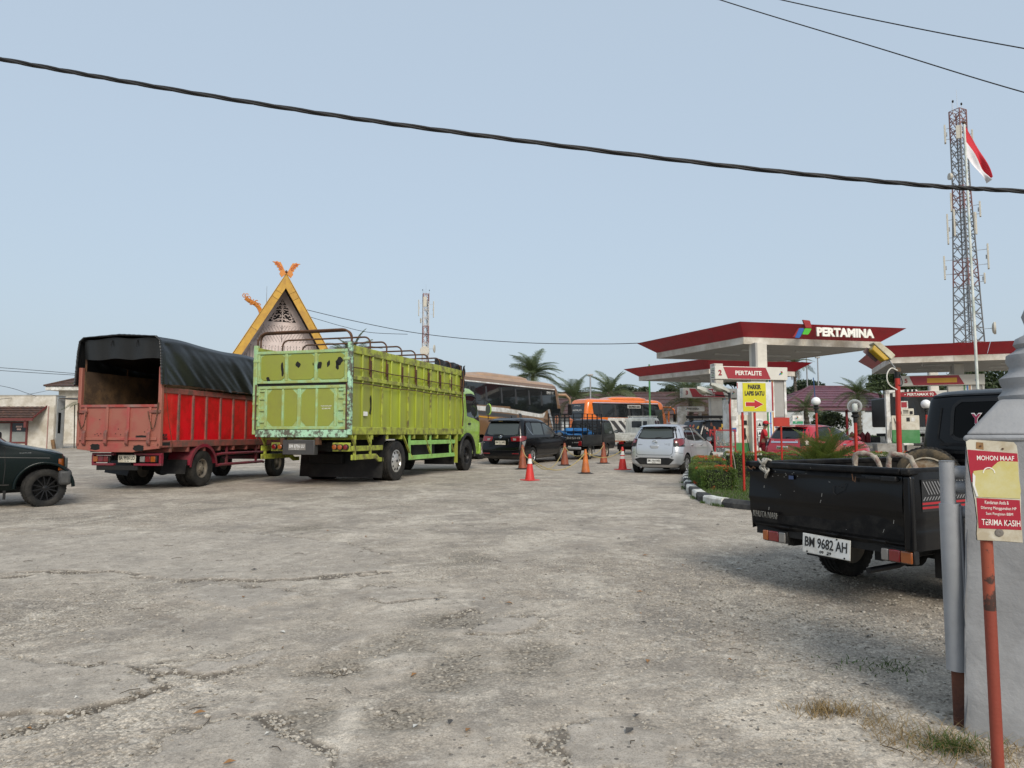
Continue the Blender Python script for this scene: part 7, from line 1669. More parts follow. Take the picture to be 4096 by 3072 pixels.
def tree(x, y, ht, cr, label, n=9, leaves=7000, m=TLEAF, z=None, ls=.16, flat=.7):
    t = thing('broadleaf_tree', (x,y,GX(x,y) if z is None else z), label, 'tree')
    tb = MB(); th = ht*.45; tb.tube([(0,0,-.1),(.05,.03,th*.5),(0,.05,th)],[.2,.16,.13],8)
    cl = []
    for i in range(n):
        a = i*2.4; rr = cr*(.25+.6*random.random()); c = Vector((math.cos(a)*rr, math.sin(a)*rr, ht-cr*flat*(.3+1.0*random.random()))); cl.append((c, cr*random.uniform(.28,.5)))
        tb.tube([(0,.05,th*.9),(c.x*.5,c.y*.5,(th+c.z)/2+.1),tuple(c)],[.09,.06,.025],6)
    tb.build('trunk', BARK, t, smooth=50)
    P = []
    for c,r_ in cl:
        k = leaves//n; q = rng.normal(size=(k,3)); q /= np.linalg.norm(q,axis=1,keepdims=True); q *= (r_*rng.random((k,1))**.4)*np.array([1.15,1.15,.75]); sub = rng.random(k) < .9; P.append((np.array(c)+q)[sub])
    P = np.concatenate(P); V,F = leafcloud(P, np.tile([0,0,1.],(len(P),1)), ls, .9); mesh_np('crown', V, F, m, t); return t
tree(35.3,86,6.6,2.3,'dark broadleaf tree left of the maroon roof',11,6000,TLEAF2,ls=.2)
tree(38.3,88,5.9,1.8,'second dark tree above the maroon roof ridge',9,4500,TLEAF2,ls=.2)
tree(32.0,61,5.8,1.5,'broadleaf tree behind the short palm',9,4000,ls=.14)
tree(34.3,60,5.2,1.9,'tree seen between the right pump and its sign',9,6000,ls=.16)
tree(36.0,62,5.4,2.6,'tree crown above the near pickup cab',9,5000,ls=.16)
tree(41.5,60,6.8,3.2,'tree at the far right beyond the canopy',10,7000,ls=.16)
tree(20.8,47,2.0,1.3,'round shrub at the foot of the small palm',8,4000,ls=.1,flat=.6)
tree(16.5,112,8.2,2.2,'first distant tree over the brown roof',7,1800,TLEAF2,ls=.28)
tree(20.5,114,8.0,1.8,'second distant tree over the brown roof',6,1500,TLEAF2,ls=.28)
tree(24.5,112,8.1,2.0,'third distant tree over the brown roof',7,1800,TLEAF2,ls=.28)
tree(26,80,7.2,2.6,'dark tree behind the near column sign',9,4500,TLEAF2,ls=.2)
# ============================================================ BUILDINGS
WALLW = mat('white_plaster', (.6,.57,.51), .8, var=.06, dirt=(.42,.38,.31), damt=.34, dscale=1.1, bump=.2, spots=(.3,.28,.24), samt=.12, sscale=4)
WALLB = mat('bluish_plaster_and_shade', (.5,.53,.55), .8, var=.05, dirt=(.4,.4,.38), damt=.25)
TILE = mat('roof_tile_brown', (.12,.06,.04), .7, var=.2, dirt=(.05,.03,.025), damt=.4, dscale=5)
WINE = mat('wine_frame', (.13,.03,.028), .6)
def tile_roof(par, p00, p10, p01, p11, nu, nv, m, thick=.05):
    """courses of tiles between eave p00-p10 and ridge p01-p11; every course is a part"""
    p00,p10,p01,p11 = map(Vector,(p00,p10,p01,p11)); nrm = (p10-p00).cross(p01-p00).normalized()
    if nrm.z < 0: nrm = -nrm
    for j in range(nv):
        q = MB(); v0, v1 = j/nv, (j+1.12)/nv; a0, a1 = p00.lerp(p01,v0), p10.lerp(p11,v0); b0, b1 = p00.lerp(p01,min(v1,1)), p10.lerp(p11,min(v1,1))
        def f(u,v): 
            w = .5+.5*math.cos(u*nu*2*math.pi); return a0.lerp(a1,u).lerp(b0.lerp(b1,u),v)+nrm*(thick*(1-v)+.022*w+.004)
        q.grid(f,nu*4,1); q.grid(lambda u,v: a0.lerp(a1,u)+nrm*((thick+.022*(.5+.5*math.cos(u*nu*2*math.pi))+.004)*v),nu*4,1)
        q.build('tile_course', m, par, smooth=50)
def shop():
    x1, y0 = -29.6, 46.0; z = G(46)
    t = thing('shop_building', (x1,y0,z), 'white flat-roofed shop with tiled awning at the left', 'building')
    Lx = 11.0; H = 3.42
    MB().bx(-Lx,0,0,1.0,-.1,H).build('wall', WALLW, t)
    MB().bx(-Lx,.03,-.03,1.05,H,H+.06).build('parapet_cap', mat('cap_grey',(.35,.34,.31),.8), t)
    MB().bx(.001,.012,.15,.95,-.1,H-.05).build('shade_tinted_side_wall', WALLB, t)  # bluish tone paints in the shade on this side face
    MB().bx(.012,.02,.32,.6,1.0,2.35).build('side_window', GLASS, t)
    MB().bx(-.35,-.02,-.06,.0,-.1,2.8).build('corner_pilaster', WALLW, t, bevel=.01)
    tile_roof(t, (-Lx,-1.0,1.95),(-.75,-1.0,1.95),(-Lx,-.02,2.72),(-.55,-.02,2.72), 34, 5, TILE, .06)
    MB().bx(-Lx,-.75,-1.02,-.96,1.78,1.95).build('awning_fascia', WINE, t)
    MB().hexa([(-.78,-1.0,1.9),(-.72,-1.0,1.9),(-.52,0,2.66),(-.58,0,2.66)],[(-.78,-1.0,2.02),(-.72,-1.0,2.02),(-.52,0,2.8),(-.58,0,2.8)]).build('awning_verge', WINE, t)
    for x in (-1.35,-6.0): MB().bx(x,x+.14,-.95,-.75,1.35,1.78).build('awning_bracket', WINE, t)
    # shopfront
    MB().bx(-5.3,-1.75,-.03,.0,.35,1.75).build('front_panel', mat('shutter_grey',(.3,.31,.3),.6), t)
    for x in (-5.3,-4.2,-2.75,-1.75): MB().bx(x-.06,x+.06,-.06,.0,.2,1.75).build('window_post', WINE, t)
    for z_ in (.4,1.7): MB().bx(-5.3,-1.75,-.055,.0,z_-.05,z_+.05).build('window_rail', WINE, t)
    door = MB().bx(-4.1,-2.85,-.045,-.03,.1,1.62).build('door', mat('mesh_door',(.36,.37,.35),.6,bump=.6,bscale=70), t)
    MB().bx(-2.68,-1.82,-.05,-.03,1.1,1.66).build('window', GLASS, t); MB().bx(-5.2,-4.28,-.05,-.03,1.1,1.66).build('window', GLASS, t)
    MB().bx(-2.68,-1.82,-.05,-.03,.45,1.08).build('grille', mat('mesh_grille',(.22,.24,.23),.6,bump=.8,bscale=60), t)
    for z_,w in ((1.42,.4),(1.25,.28)): MB().bx(-2.25-w/2,-2.25+w/2,-.056,-.05,z_-.05,z_+.06).build('notice', mat('notice_pink',(.55,.4,.36),.6), t)
    MB().cyl((-.42,-.03,-.1),(-.42,-.03,2.75),.03,n=8).build('down_pipe', mat('pipe_pink',(.35,.2,.18),.6), t)
    MB().bx(.1,.3,-.3,-.2,-.05,.55,Matrix.Rotation(R(-12),4,'Y')).build('leaning_board', PLY, t)
    s = thing('lean_to_shed', (-29.4,47.4,G(47.4)), 'dark lean-to shed of weathered planks beside the white shop', 'shed')
    DW = mat('weathered_wood', (.1,.085,.068), .9, var=.3, dirt=(.04,.035,.03), damt=.4, bump=.5)
    MB().hexa([(-.1,-1.2,3.2),(4.2,-1.0,2.9),(4.2,1.8,3.1),(-.1,1.8,3.4)],[(-.1,-1.2,3.28),(4.2,-1.0,2.98),(4.2,1.8,3.18),(-.1,1.8,3.48)]).build('roof', DW, s)
    MB().bx(.2,4.2,1.7,1.75,0,3.0).build('back_wall', mat('shed_dark',(.02,.02,.02),.9), s)
    r2 = random.Random(8)
    for i in range(7):
        x = .25+.17*i; MB().bx(x,x+r2.uniform(.06,.14),-.3+r2.uniform(-.1,.3),-.25+r2.uniform(.2,.5),-.05,r2.uniform(2.4,3.1),Matrix.Rotation(r2.uniform(-.04,.04),4,'Y')).build('plank', DW, s)
    for k in range(5): MB().bar((1.2+.3*k,-.3,.0),(2.4+.2*k,-.2,r2.uniform(.2,1.1)),.08,.05).build('plank', DW, s)
    MB().bx(2.0,3.6,.0,.05,0,1.9).build('white_panel', WALLW, s)
    fl = MB().grid(lambda u,v: (2.55+.42*u,-.35+.04*math.sin(u*6),1.55-.42*v-.12*u),6,6).build('red_cloth', mat('cloth_red',(.5,.02,.015),.7), s)
    MB().grid(lambda u,v: (2.95+.3*u,-.38+.04*math.sin(u*6),1.45-.5*v),6,6).build('dark_cloth', mat('cloth_navy',(.01,.014,.025),.7), s)
shop()
def hip_house(x0, x1, y0, y1, ze, zr, label, roofm, wallm, zg, over=.8, name='house', hip=True, courses=9):
    t = thing(name, (x0,y0,zg), label, 'building'); w, d = x1-x0, y1-y0; e, r = ze-zg, zr-zg
    MB().bx(over,w-over,over,d-over,-.2,e-.3).build('wall', wallm, t)
    MB().bx(.1,w-.1,.1,d-.1,e-.32,e-.02).build('eave_band', WHITE if name == 'house' else roofm, t)
    h = d/2 if hip else .2
    A,B,C_,D = (0,0,e),(w,0,e),(w,d,e),(0,d,e); P,Q = (h,d/2,r),(w-h,d/2,r)
    tile_roof(t, A,B,P,Q, int(w*2.2), courses, roofm, .05); tile_roof(t, D,A,P,P, int(d*2), courses, roofm, .05) if hip else MB().add([D,A,P],[(0,1,2)]).build('gable', wallm, t)
    tile_roof(t, B,C_,Q,Q, int(d*2), courses, roofm, .05) if hip else MB().add([B,C_,Q],[(0,1,2)]).build('gable', wallm, t)
    MB().add([C_,D,P,Q],[(0,1,2,3)]).build('rear_slope', roofm, t)
    for a,b in ((A,P),(B,Q),(P,Q)): MB().tube([Vector(a)+Vector((0,0,.06)),Vector(b)+Vector((0,0,.06))],.09,6).build('ridge_tile', roofm, t)
    return t
hip_house(-39.7,-27,60,72,5.9,8.6,'two-storey white house with hipped brown roof behind the shop',TILE,WALLW,G(60))
BROOF = mat('brown_sheet_roof', (.1,.05,.045), .6, var=.2, vscale=.6, dirt=(.06,.033,.03), damt=.4, dscale=.8, spots=(.3,.25,.23), samt=.18, sscale=1.4)
hip_house(4.5,30,74,84,4.0,6.55,'long brown sheet-roofed building behind the coaches',BROOF,WALLB,G(75),hip=False,courses=6,name='long_building')
MROOF = mat('maroon_sheet_roof', (.14,.055,.075), .5, var=.1, dirt=(.1,.04,.055), damt=.3)
hip_house(23.4,36,62,71,4.25,6.3,'grey-walled building with maroon hipped roof at the right',MROOF,WALLB,GX(28,62),name='hall_building',courses=8)
def far_small():
    t = thing('blue_roof_shed', (16.2,56,G(56)), 'shed with a pale blue roof behind the near column sign', 'shed')
    MB().bx(.3,4.6,0,3,0,3.9).build('wall', WALLB, t); MB().hexa([(-.2,-.3,4.1),(5.0,-.3,4.45),(5.0,3.2,4.75),(-.2,3.2,4.4)],[(-.2,-.3,4.2),(5.0,-.3,4.55),(5.0,3.2,4.85),(-.2,3.2,4.5)]).build('roof', mat('roof_blue',(.12,.3,.5),.5), t)
    k = thing('service_kiosk', (10.75,46,G(46)), 'small white kiosk lettered PERTAMINA beside the orange coach', 'kiosk')
    MB().bx(0,1.65,-.3,.3,2.4,2.72).build('fascia', WHITE, k, bevel=.02); MB().bx(.0,.55,-.25,.25,0,2.4).build('cabinet', WHITE, k, bevel=.02); MB().bx(1.35,1.5,-.1,.1,0,2.4).build('post', PANEL, k)
    lettering('PERTAMINA', k, frame((.95,-.3,2.56),(1,0,0),(0,0,1)), BLACK, .7,.1, ext=.01); logo(k,(.5,-.3,2.56),(1,0,0),(0,0,1),.08,False)
    MB().bx(.15,.4,-.262,-.25,1.1,1.6).build('panel', PANEL, k)
    MB().bx(.6,1.3,-.1,.1,.3,1.2).build('grey_box', PANEL, k, bevel=.03)
    for x,y,h,c,lab in ((6.42,58,5.6,STEEL,'grey floodlight pole behind the orange coach'),(10.1,52,6.0,PUMPG,'thin green pole behind the orange coach'),(29.2,70,8.6,STEEL,'left of two thin grey poles behind the near canopy'),(30.3,70,8.2,STEEL,'right thin grey pole with a crooked top behind the near canopy')):
        p = thing('light_pole', (x,y,G(y)), lab, 'pole', group='thin poles in the background'); MB().cyl((0,0,-.1),(0,0,h),.09,.06,n=8).build('mast', c, p, smooth=50)
        if c is STEEL: MB().bx(-.22,.22,-.12,.12,h,h+.12).build('lamp_head', PANEL, p, bevel=.02)
    w = thing('perimeter_wall', (20.5,56,GX(24,56)), 'pale blue-grey perimeter wall behind the short palm', 'wall')
    for i in range(6): MB().bx(i*2.4+.02,i*2.4+2.38,0,.15,-.2,2.15).build('wall_panel', WALLB, w); MB().bx(i*2.4-.1,i*2.4+.1,-.05,.2,-.2,2.25).build('pier', WALLB, w)
    MB().bx(-.1,14.4,-.04,.19,2.15,2.22).build('coping', WALLW, w) if False else None
    b = thing('planter_bed', (17.5,46,GX(20,46)), 'raised bed with black and white kerb before the perimeter wall', 'planter')
    for i in range(16): MB().bx(i*.9,i*.9+.89,0,.25,-.2,.38).build('kerb_block', KERBW if i%2 else KERBK, b, bevel=.02)
    MB().bx(0,14.4,.25,9,-.2,.33).build('bed_soil', mat('bed_grass',(.07,.09,.03),.95,var=.35,vscale=4,bump=.6), b)
    pts = [(17.6+random.uniform(0,14),46.3+random.uniform(0,8),GX(20,46)+.33) for _ in range(5000)]
    blades('planter_grass', pts, .22, GRASSM, 'grass growing on the raised bed', .8, .02)
    g = thing('bottle_shelter', (21.2,45.0,GX(21,45)), 'red shelter with gas bottles before the perimeter wall', 'shelter')
    SR = mat('shelter_red', (.2,.015,.02), .5)
    MB().hexa([(-1.1,-.5,2.0),(1.1,-.5,2.12),(1.1,.8,2.2),(-1.1,.8,2.05)],[(-1.1,-.5,2.05),(1.1,-.5,2.17),(1.1,.8,2.25),(-1.1,.8,2.1)]).build('roof', mat('shelter_roof',(.09,.03,.035),.6), g)
    MB().bx(-.06,.06,-.06,.06,-.1,2.1).build('post', SR, g)
    for k in range(4): 
        bt = MB().lathe([(.001,0),(.15,.02),(.16,.1),(.16,.5),(.1,.62),(.05,.64),(.05,.7),(.001,.7)],14,(.35+.33*k,.1,.0)).build('gas_bottle', SR, g, smooth=40)
    tr = vehicle('tarped_truck', 22.0,42.4,86,'lorry with black tarpaulin cover and white drop sides behind the right pump','truck'); tr.location.z = GX(23,42.5); tr.rotation_euler.x = 0; tr.rotation_euler.y = 0
    MB().grid(lambda u,v: (5*u+.0, -1.0-.04*math.sin(u*23+v*5)-.02*math.sin(u*51), 1.0+1.75*v),40,8).build('tarpaulin_side', TARP, tr, smooth=60)
    MB().bx(0,5,-.97,.97,1.0,2.72).build('tarpaulin_cover', TARP, tr, bevel=.08)
    for k in range(3): MB().bx(0,5,-1.03,-1.0,.62+.13*k,.73+.13*k).build('drop_side_board', WP, tr, bevel=.01)
    MB().bx(2.2,5,-1.03,-1.0,.48,.54).build('red_stripe', LRED, tr); MB().bx(2.2,5,-1.03,-1.0,.4,.46).build('yellow_stripe', mat('stripe_yellow',(.6,.4,.05),.5), tr)
    MB().bx(0,6.6,-.5,.5,.45,.62).build('chassis', DARK, tr)
    for x in (1.2,5.9):
        for y in (-.85,.85): wheel(tr, x, y, .4, .2, 'steel', .22, STEELRIM)
    Cc = Car([(.5,5.15,6.7,.8),(.9,5.1,6.75,.86),(1.4,5.1,6.7,.86),(2.05,5.12,6.4,.8),(2.2,5.3,6.2,.6)], rr=(.1,.1), fr=(.2,.2)); Cc.body('cab', WP, tr); 
    for sg in (1,-1): Cc.side_pane('window', [(5.4,1.42),(6.4,1.42)],[(5.4,1.98),(6.3,1.98)],sg,GLASS,tr)
far_small()
# ============================================================ THE YELLOW GABLE
GOLD = mat('bargeboard_yellow', (.52,.3,.035), .5, var=.12, vscale=1.2, dirt=(.38,.2,.03), damt=.3, dscale=1.5)
PINKW = mat('gable_pink_board', (.66,.57,.55), .7, var=.05, dirt=(.56,.47,.45), damt=.3)
SLATD = mat('soffit_brown', (.06,.038,.035), .7, var=.2)
def gable_house():
    t = thing('gabled_pavilion', (-12.75,39.5,G(40)), 'tall yellow gable with carved pale boards and winged finial', 'building', R(25))
    H = 10.03; k = 1.735; ez = 3.4; hw = (H-ez)/k; yo = 0.0; ov = 1.3     # front plane at y = 0, wall at y = ov
    n = Vector((k,0,1)).normalized()
    for sg in (-1,1):
        # bargeboard in lengths, outer edge on the roof line
        def pt(z, off, y): x = (H-z)/k; return (sg*(x-off*k/math.hypot(k,1)), y, z-off/math.hypot(k,1))
        zs = [H,H-.95,H-1.3,6.9,5.4,ez]
        for a,b in zip(zs,zs[1:]):
            g = .008
            P = [pt(a-g,.02,-.0),pt(b+g,.02,0),pt(b+g,.4,0),pt(a-g,.4,0)]
            if a == H: P = [(0,0,H),pt(b+g,.02,0),pt(b+g,.4,0),(0,0,H-.4*math.hypot(k,1))]
            Q = [(p[0],.09,p[2]) for p in P]
            MB().hexa(P,Q).build('bargeboard', GOLD, t)
        P = [(0,-.03,H+.06),(sg*(H-ez)/k,-.03,ez+.06),(sg*(H-ez)/k,-.03,ez),(0,-.03,H)]; MB().hexa(P,[(p[0],.12,p[2]) for p in P]).build('barge_capping', mat('capping_gold',(.45,.25,.03),.5), t)
        # roof slope and slatted soffit
        P = [(0,.1,H+.03),(sg*hw*1.05,.1,ez-.25),(sg*hw*1.05,.1,ez-.33),(0,.1,H-.09)]; MB().hexa(P,[(p[0],9.0,p[2]) for p in P]).build('roof_slope', TILE, t)
        for i in range(22):
            z0 = H-.5-i*.3; z1 = z0-.285
            if z1 < ez: break
            a = pt(z0,.16,.1); b = pt(z1,.16,.1); P = [a,b,(b[0],ov,b[2]),(a[0],ov,a[2])]; MB().hexa(P,[(p[0]+sg*.02,p[1],p[2]+.02) for p in P]).build('soffit_slat', SLATD, t)
    # wall plane at y = ov
    Hi = H-.5; xin = lambda z: (Hi-z)/k
    MB().add([(-xin(ez),ov+.06,ez),(xin(ez),ov+.06,ez),(0,ov+.06,Hi)],[(0,1,2)]).build('dark_backing', mat('gable_void',(.012,.011,.012),.9), t)
    for sg in (-1,1):
        P = [(0,ov,Hi),(sg*xin(ez),ov,ez),(sg*(xin(ez)-.4),ov,ez),(0,ov,Hi-.4*k)]; MB().hexa(P,[(p[0],ov+.05,p[2]) for p in P]).build('edge_board', PINKW, t)
    zA, zB = H-2.72, H-3.9
    for z,nm in ((zA,8),(zB,11)):
        w = xin(z)-.12; MB().bx(-w,w,ov-.02,ov+.03,z,z+.17).build('scallop_board', PINKW, t)
        c = nm; 
        for i in range(c):
            x0 = -w+2*w*i/c; x1 = x0+2*w/c; s_ = (x1-x0)
            MB().prism([(x0+.01,z),(x0+.01,z-.06),(x0+s_*.25,z-.12),(x0+s_*.5,z-.19),(x0+s_*.75,z-.12),(x1-.01,z-.06),(x1-.01,z)],ov-.02,ov+.02,'xz').build('scallop', PINKW, t)
            MB().cyl((x0+s_/2,ov-.025,z-.07),(x0+s_/2,ov-.02,z-.07),.025,n=8).build('scallop_hole', MATS['gable_void'], t)
    def clip_poly(poly, f):   # keep f(p) >= 0
        o = []
        for i in range(len(poly)):
            a, b = poly[i], poly[(i+1)%len(poly)]; fa, fb = f(a), f(b)
            if fa >= 0: o.append(a)
            if (fa >= 0) != (fb >= 0): s_ = fa/(fa-fb); o.append((a[0]+(b[0]-a[0])*s_, a[1]+(b[1]-a[1])*s_))
        return o
    zm = zB+.17
    for sg in (-1,1):      # herring-bone boards between the two scallop boards
        for i in range(20):
            x = sg*(.02+i*.175-.62); 
            pl = [(x,zm),(x+sg*.155,zm),(x+sg*.155+sg*.6,zA),(x+sg*.6,zA)]
            pl = clip_poly(pl, lambda p: sg*p[0]-.015); pl = clip_poly(pl, lambda p: xin(p[1])-.3-sg*p[0])
            if len(pl) >= 3: MB().prism(pl,ov,ov+.03,'xz').build('slat', PINKW, t)
    for i in range(-26,26):
        x = i*.17; pl = [(x,ez),(x+.148,ez),(x+.148,zB),(x,zB)]; pl = clip_poly(pl, lambda p: xin(p[1])-.3-abs(p[0]))
        if len(pl) >= 3: MB().prism(pl,ov,ov+.03,'xz').build('slat', PINKW, t)
    # fretwork of scrolls
    def spiral(cx, cz, r, a0, tw, th=.035):
        pts = []
        for i in range(22):
            a = a0+tw*i/21*5.0; rr = r*(1-.82*i/21); pts.append((cx+rr*math.cos(a), ov+.0, cz+rr*math.sin(a)))
        MB().tube(pts,[th*(1-.4*i/21) for i in range(22)],5).build('fretwork', PINKW, t)
    b0 = zA+.19
    for sg in (-1,1):
        for cx,cz,r,a,tw in ((.28,.5,.26,0,1),(.68,.42,.24,2.5,-1),(1.02,.28,.2,1,1),(1.3,.14,.13,2,-1),(.2,1.0,.2,.5,1),(.5,.95,.2,2.2,-1),(.75,.75,.15,.2,1),(.15,1.42,.15,.5,1),(.34,1.4,.13,2.2,-1),(.1,1.75,.1,.5,1),(.42,.2,.15,3,1),(.85,.08,.12,0,1)):
            spiral(sg*cx*.6, b0+cz*.62, r*.62, a if sg > 0 else math.pi-a, tw*sg, .038)
        MB().tube([(sg*.0,ov,b0+.12),(sg*.18,ov,b0+.17),(sg*.4,ov,b0+.06),(sg*.55,ov,b0)],.035,5).build('fretwork', PINKW, t)
    MB().tube([(0,ov,b0),(0,ov,b0+1.25)],.04,5).build('fretwork', PINKW, t)
    for i in range(7): MB().lathe([(.001,-.05),(.06,0),(.001,.05)],8,(0,ov-.03,b0+.16+i*.16),'y').build('fretwork_boss', PINKW, t)
    # winged finial
    FO = mat('finial_orange', (.55,.2,.03), .5, var=.12); FRD = mat('finial_red', (.42,.06,.02), .5)
    wing = [(.03,-.05),(.32,-.28),(.48,-.05),(.42,.12),(.55,.2),(.52,.34),(.66,.36),(.68,.5),(.8,.5),(.82,.62),(.98,.72),(.72,.72),(.7,.78),(.52,.7),(.44,.74),(.3,.52),(.18,.28),(.05,.06)]
    for sg in (-1,1):
        w = MB().prism([(sg*x*.78,z*.86+H+.02) for x,z in wing],-.06,.02,'xz').build('finial_wing', FO, t)
        for cx,cz,r in ((.4,.3,.14),(.56,.5,.11),(.7,.62,.07)):
            MB().tube([(sg*.78*(cx+r*(1-i/14)*math.cos(i*.6)),-.065,H+.02+.86*(cz+r*(1-i/14)*math.sin(i*.6))) for i in range(12)],.022,5).build('scroll', FRD, w)
    MB().lathe([(.001,-.1),(.09,-.02),(.06,.06),(.001,.12)],10,(0,-.02,H+.1)).build('finial_knob', RUSTY, t)
    MB().cyl((-.7,3.2,8.6),(-.7,3.2,9.9),.02,.01,n=6).build('lightning_rod', STEEL, t)
    # lower cross ridge with its own finial at the left
    o = MB().tube(smooth_poly([(-.95,3,8.0),(-1.1,3,8.5),(-1.35,3,8.75),(-1.65,3,8.85),(-1.9,3,9.05)],2),.13,6).build('side_finial', FO, t)
    for i in range(9):
        u = i/8; c = Vector((-1.2-.75*u,2.9,8.65+.45*u+.1*math.sin(u*9))); MB().tube([(c.x+.15*(1-j/11)*math.cos(j*.65+i),2.88,c.z+.15*(1-j/11)*math.sin(j*.65+i)) for j in range(10)],.028,5).build('scroll', FO, o)
    MB().bx(-hw+.5,hw-.5,ov+.3,8.5,-.2,ez+.2).build('hall_wall', PINKW, t)
    return t
gable_house()
# ============================================================ TOWERS, FLAG, WIRES
def lattice(x, y, H, w0, w1, rz, label, bays, m1, m2, r=.06, antennas=(), dishes=(), rods=True, z=None):
    t = thing('telecom_tower', (x,y,GX(x,y) if z is None else z), label, 'tower', rz)
    def W(h): return (w0+(w1-w0)*min(1,h/(H*.78)))/2
    hs = [0]; 
    for i in range(bays): hs.append(hs[-1]+1/(1+i*.02))
    hs = [h/hs[-1]*H for h in hs]; cs = [(-1,-1),(1,-1),(1,1),(-1,1)]
    for i,(a,b) in enumerate(zip(hs,hs[1:])):
        m = m2 if (i//2)%3 == 2 or i >= bays-1 else m1; q = MB(); wa, wb = W(a), W(b); mid = (a+b)/2; wm = W(mid)
        for k in range(4):
            c, d = cs[k], cs[(k+1)%4]
            q.bar((c[0]*wa,c[1]*wa,a),(c[0]*wb,c[1]*wb,b),r*1.7,r*1.7)
            e = ((c[0]+d[0])/2,(c[1]+d[1])/2); f = (e[0]*wm,e[1]*wm,mid)
            top = (e[0]*wb,e[1]*wb,b); bot = (e[0]*wa,e[1]*wa,a); lm = (c[0]*wm,c[1]*wm,mid); rm = (d[0]*wm,d[1]*wm,mid)
            for p,s_ in ((bot,lm),(bot,rm),(lm,top),(rm,top)): q.bar(p,s_,r,r)
            q.bar((c[0]*wb,c[1]*wb,b),(d[0]*wb,d[1]*wb,b),r,r)
        q.build('lattice_bay', m, t)
    lad = MB(); lad.bx(-.1,-.06,-.05,-.01,0,H*.97); lad.bx(.2,.24,-.05,-.01,0,H*.97)
    for i in range(int(H/.5)): lad.bx(-.06,.2,-.05,-.02,i*.5,i*.5+.04)
    lad.build('ladder', STEEL, t)
    cb = MB()
    for k in range(3): cb.tube([(.3+.06*k,.1+.02*math.sin(i+k),H*.96*i/20) for i in range(21)],.035,5)
    cb.build('cable_run', DARK, t)
    AN = mat('antenna_cream', (.5,.47,.4), .6)
    for (h,ang,l,wd,off) in antennas:
        c, s_ = math.cos(R(ang)), math.sin(R(ang)); d = W(h)+off; p = Vector((c*d,s_*d,h)); M = Matrix.Translation(p)@Matrix.Rotation(R(ang),4,'Z')
        MB().bx(-.08,.1,-wd/2,wd/2,-l/2,l/2,M).build('panel_antenna', AN, t, bevel=.02)
        q = MB(); q.bar((c*W(h)*.8,s_*W(h)*.8,h+l*.3),p+Vector((0,0,l*.3)),.05,.05); q.bar((c*W(h)*.8,s_*W(h)*.8,h-l*.3),p+Vector((0,0,-l*.3)),.05,.05); q.bx(-.22,-.1,-.12,.12,-.25,.2,M); q.build('antenna_mount', STEEL, t)
    for (h,ang,rr,off) in dishes:
        c, s_ = math.cos(R(ang)), math.sin(R(ang)); d = W(h)+off; M = Matrix.Translation((c*d,s_*d,h))@Matrix.Rotation(R(ang),4,'Z')
        q = MB().lathe([(rr,.1),(rr*1.02,-.1),(rr*.7,-.25),(rr*.2,-.3),(.001,-.3)],18,(0,0,0),'x'); q.lathe([(rr,.1),(.001,.12)],18,(0,0,0),'x'); q.v = [M@Vector(v) for v in q.v]; q.build('dish_antenna', AN, t, smooth=40)
        MB().bar((c*W(h)*.6,s_*W(h)*.6,h),(c*(d-.2),s_*(d-.2),h),.06,.06).build('dish_arm', STEEL, t)
    if rods:
        for dx,dy,l in ((0,0,2.6),(-.5,.3,1.5)): MB().cyl((dx,dy,H),(dx,dy,H+l),.03,.012,n=6).build('lightning_rod', STEEL, t)
        for sg in (-1,1):
            MB().cyl((sg*w1*.62,0,H-1.6),(sg*w1*.62,0,H+.9),.025,n=6).build('lamp_rod', STEEL, t); MB().lathe([(.001,-.2),(.1,-.1),(.1,.1),(.001,.2)],8,(sg*w1*.62,0,H+1.0)).build('warning_lamp', DARK, t)
    return t
TG2 = mat('tower_grey_red', (.24,.13,.12), .6, .2, var=.12); TG = mat('tower_grey', (.2,.2,.2), .6, .2, var=.12); TR = mat('tower_red', (.22,.06,.05), .6, .1, var=.15); TWh = mat('tower_white', (.45,.43,.42), .6); TR2 = mat('tower_pale_red', (.3,.16,.15), .6)
lattice(53.2,82.0,38.7,2.7,1.25,R(24),'large grey and red lattice tower at the right behind the flag',25,TG,TG2,.066,
    antennas=[(38.7-2.6,125,2.2,.6,.75),(38.7-3.8,-57,2.2,.6,.7),(38.7-2.9,215,1.6,.6,.2),(38.7-11,125,2.2,.55,.4),(38.7-14.2,125,3.6,.6,.8),(38.7-13.6,140,3.2,.5,.2),(38.7-14,-75,2.6,.5,.5),(38.7-18.8,125,2.8,.55,1.2),(38.7-18,-57,2.9,.8,1.4),(38.7-12.3,-57,1.8,.5,1.0),(38.7-20.5,-57,1.2,.5,.9)],dishes=[(38.7-26.4,-57,.7,1.5),(38.7-8,150,.4,.6)])
lattice(-22.1,180.0,37.2,1.75,1.4,R(15),'distant slender red and white lattice tower behind the green truck',16,TWh,TG2,.1,
    antennas=[(33.5,180,4.2,.6,1.1),(33.3,0,4.2,.6,1.3),(35,250,2.6,.9,.3),(30.2,190,1.2,.8,.6)],dishes=[(23.0,-20,1.0,1.6),(22.4,250,1.2,.2)],rods=True)
for h in (19.3,15,14,13.3): pass
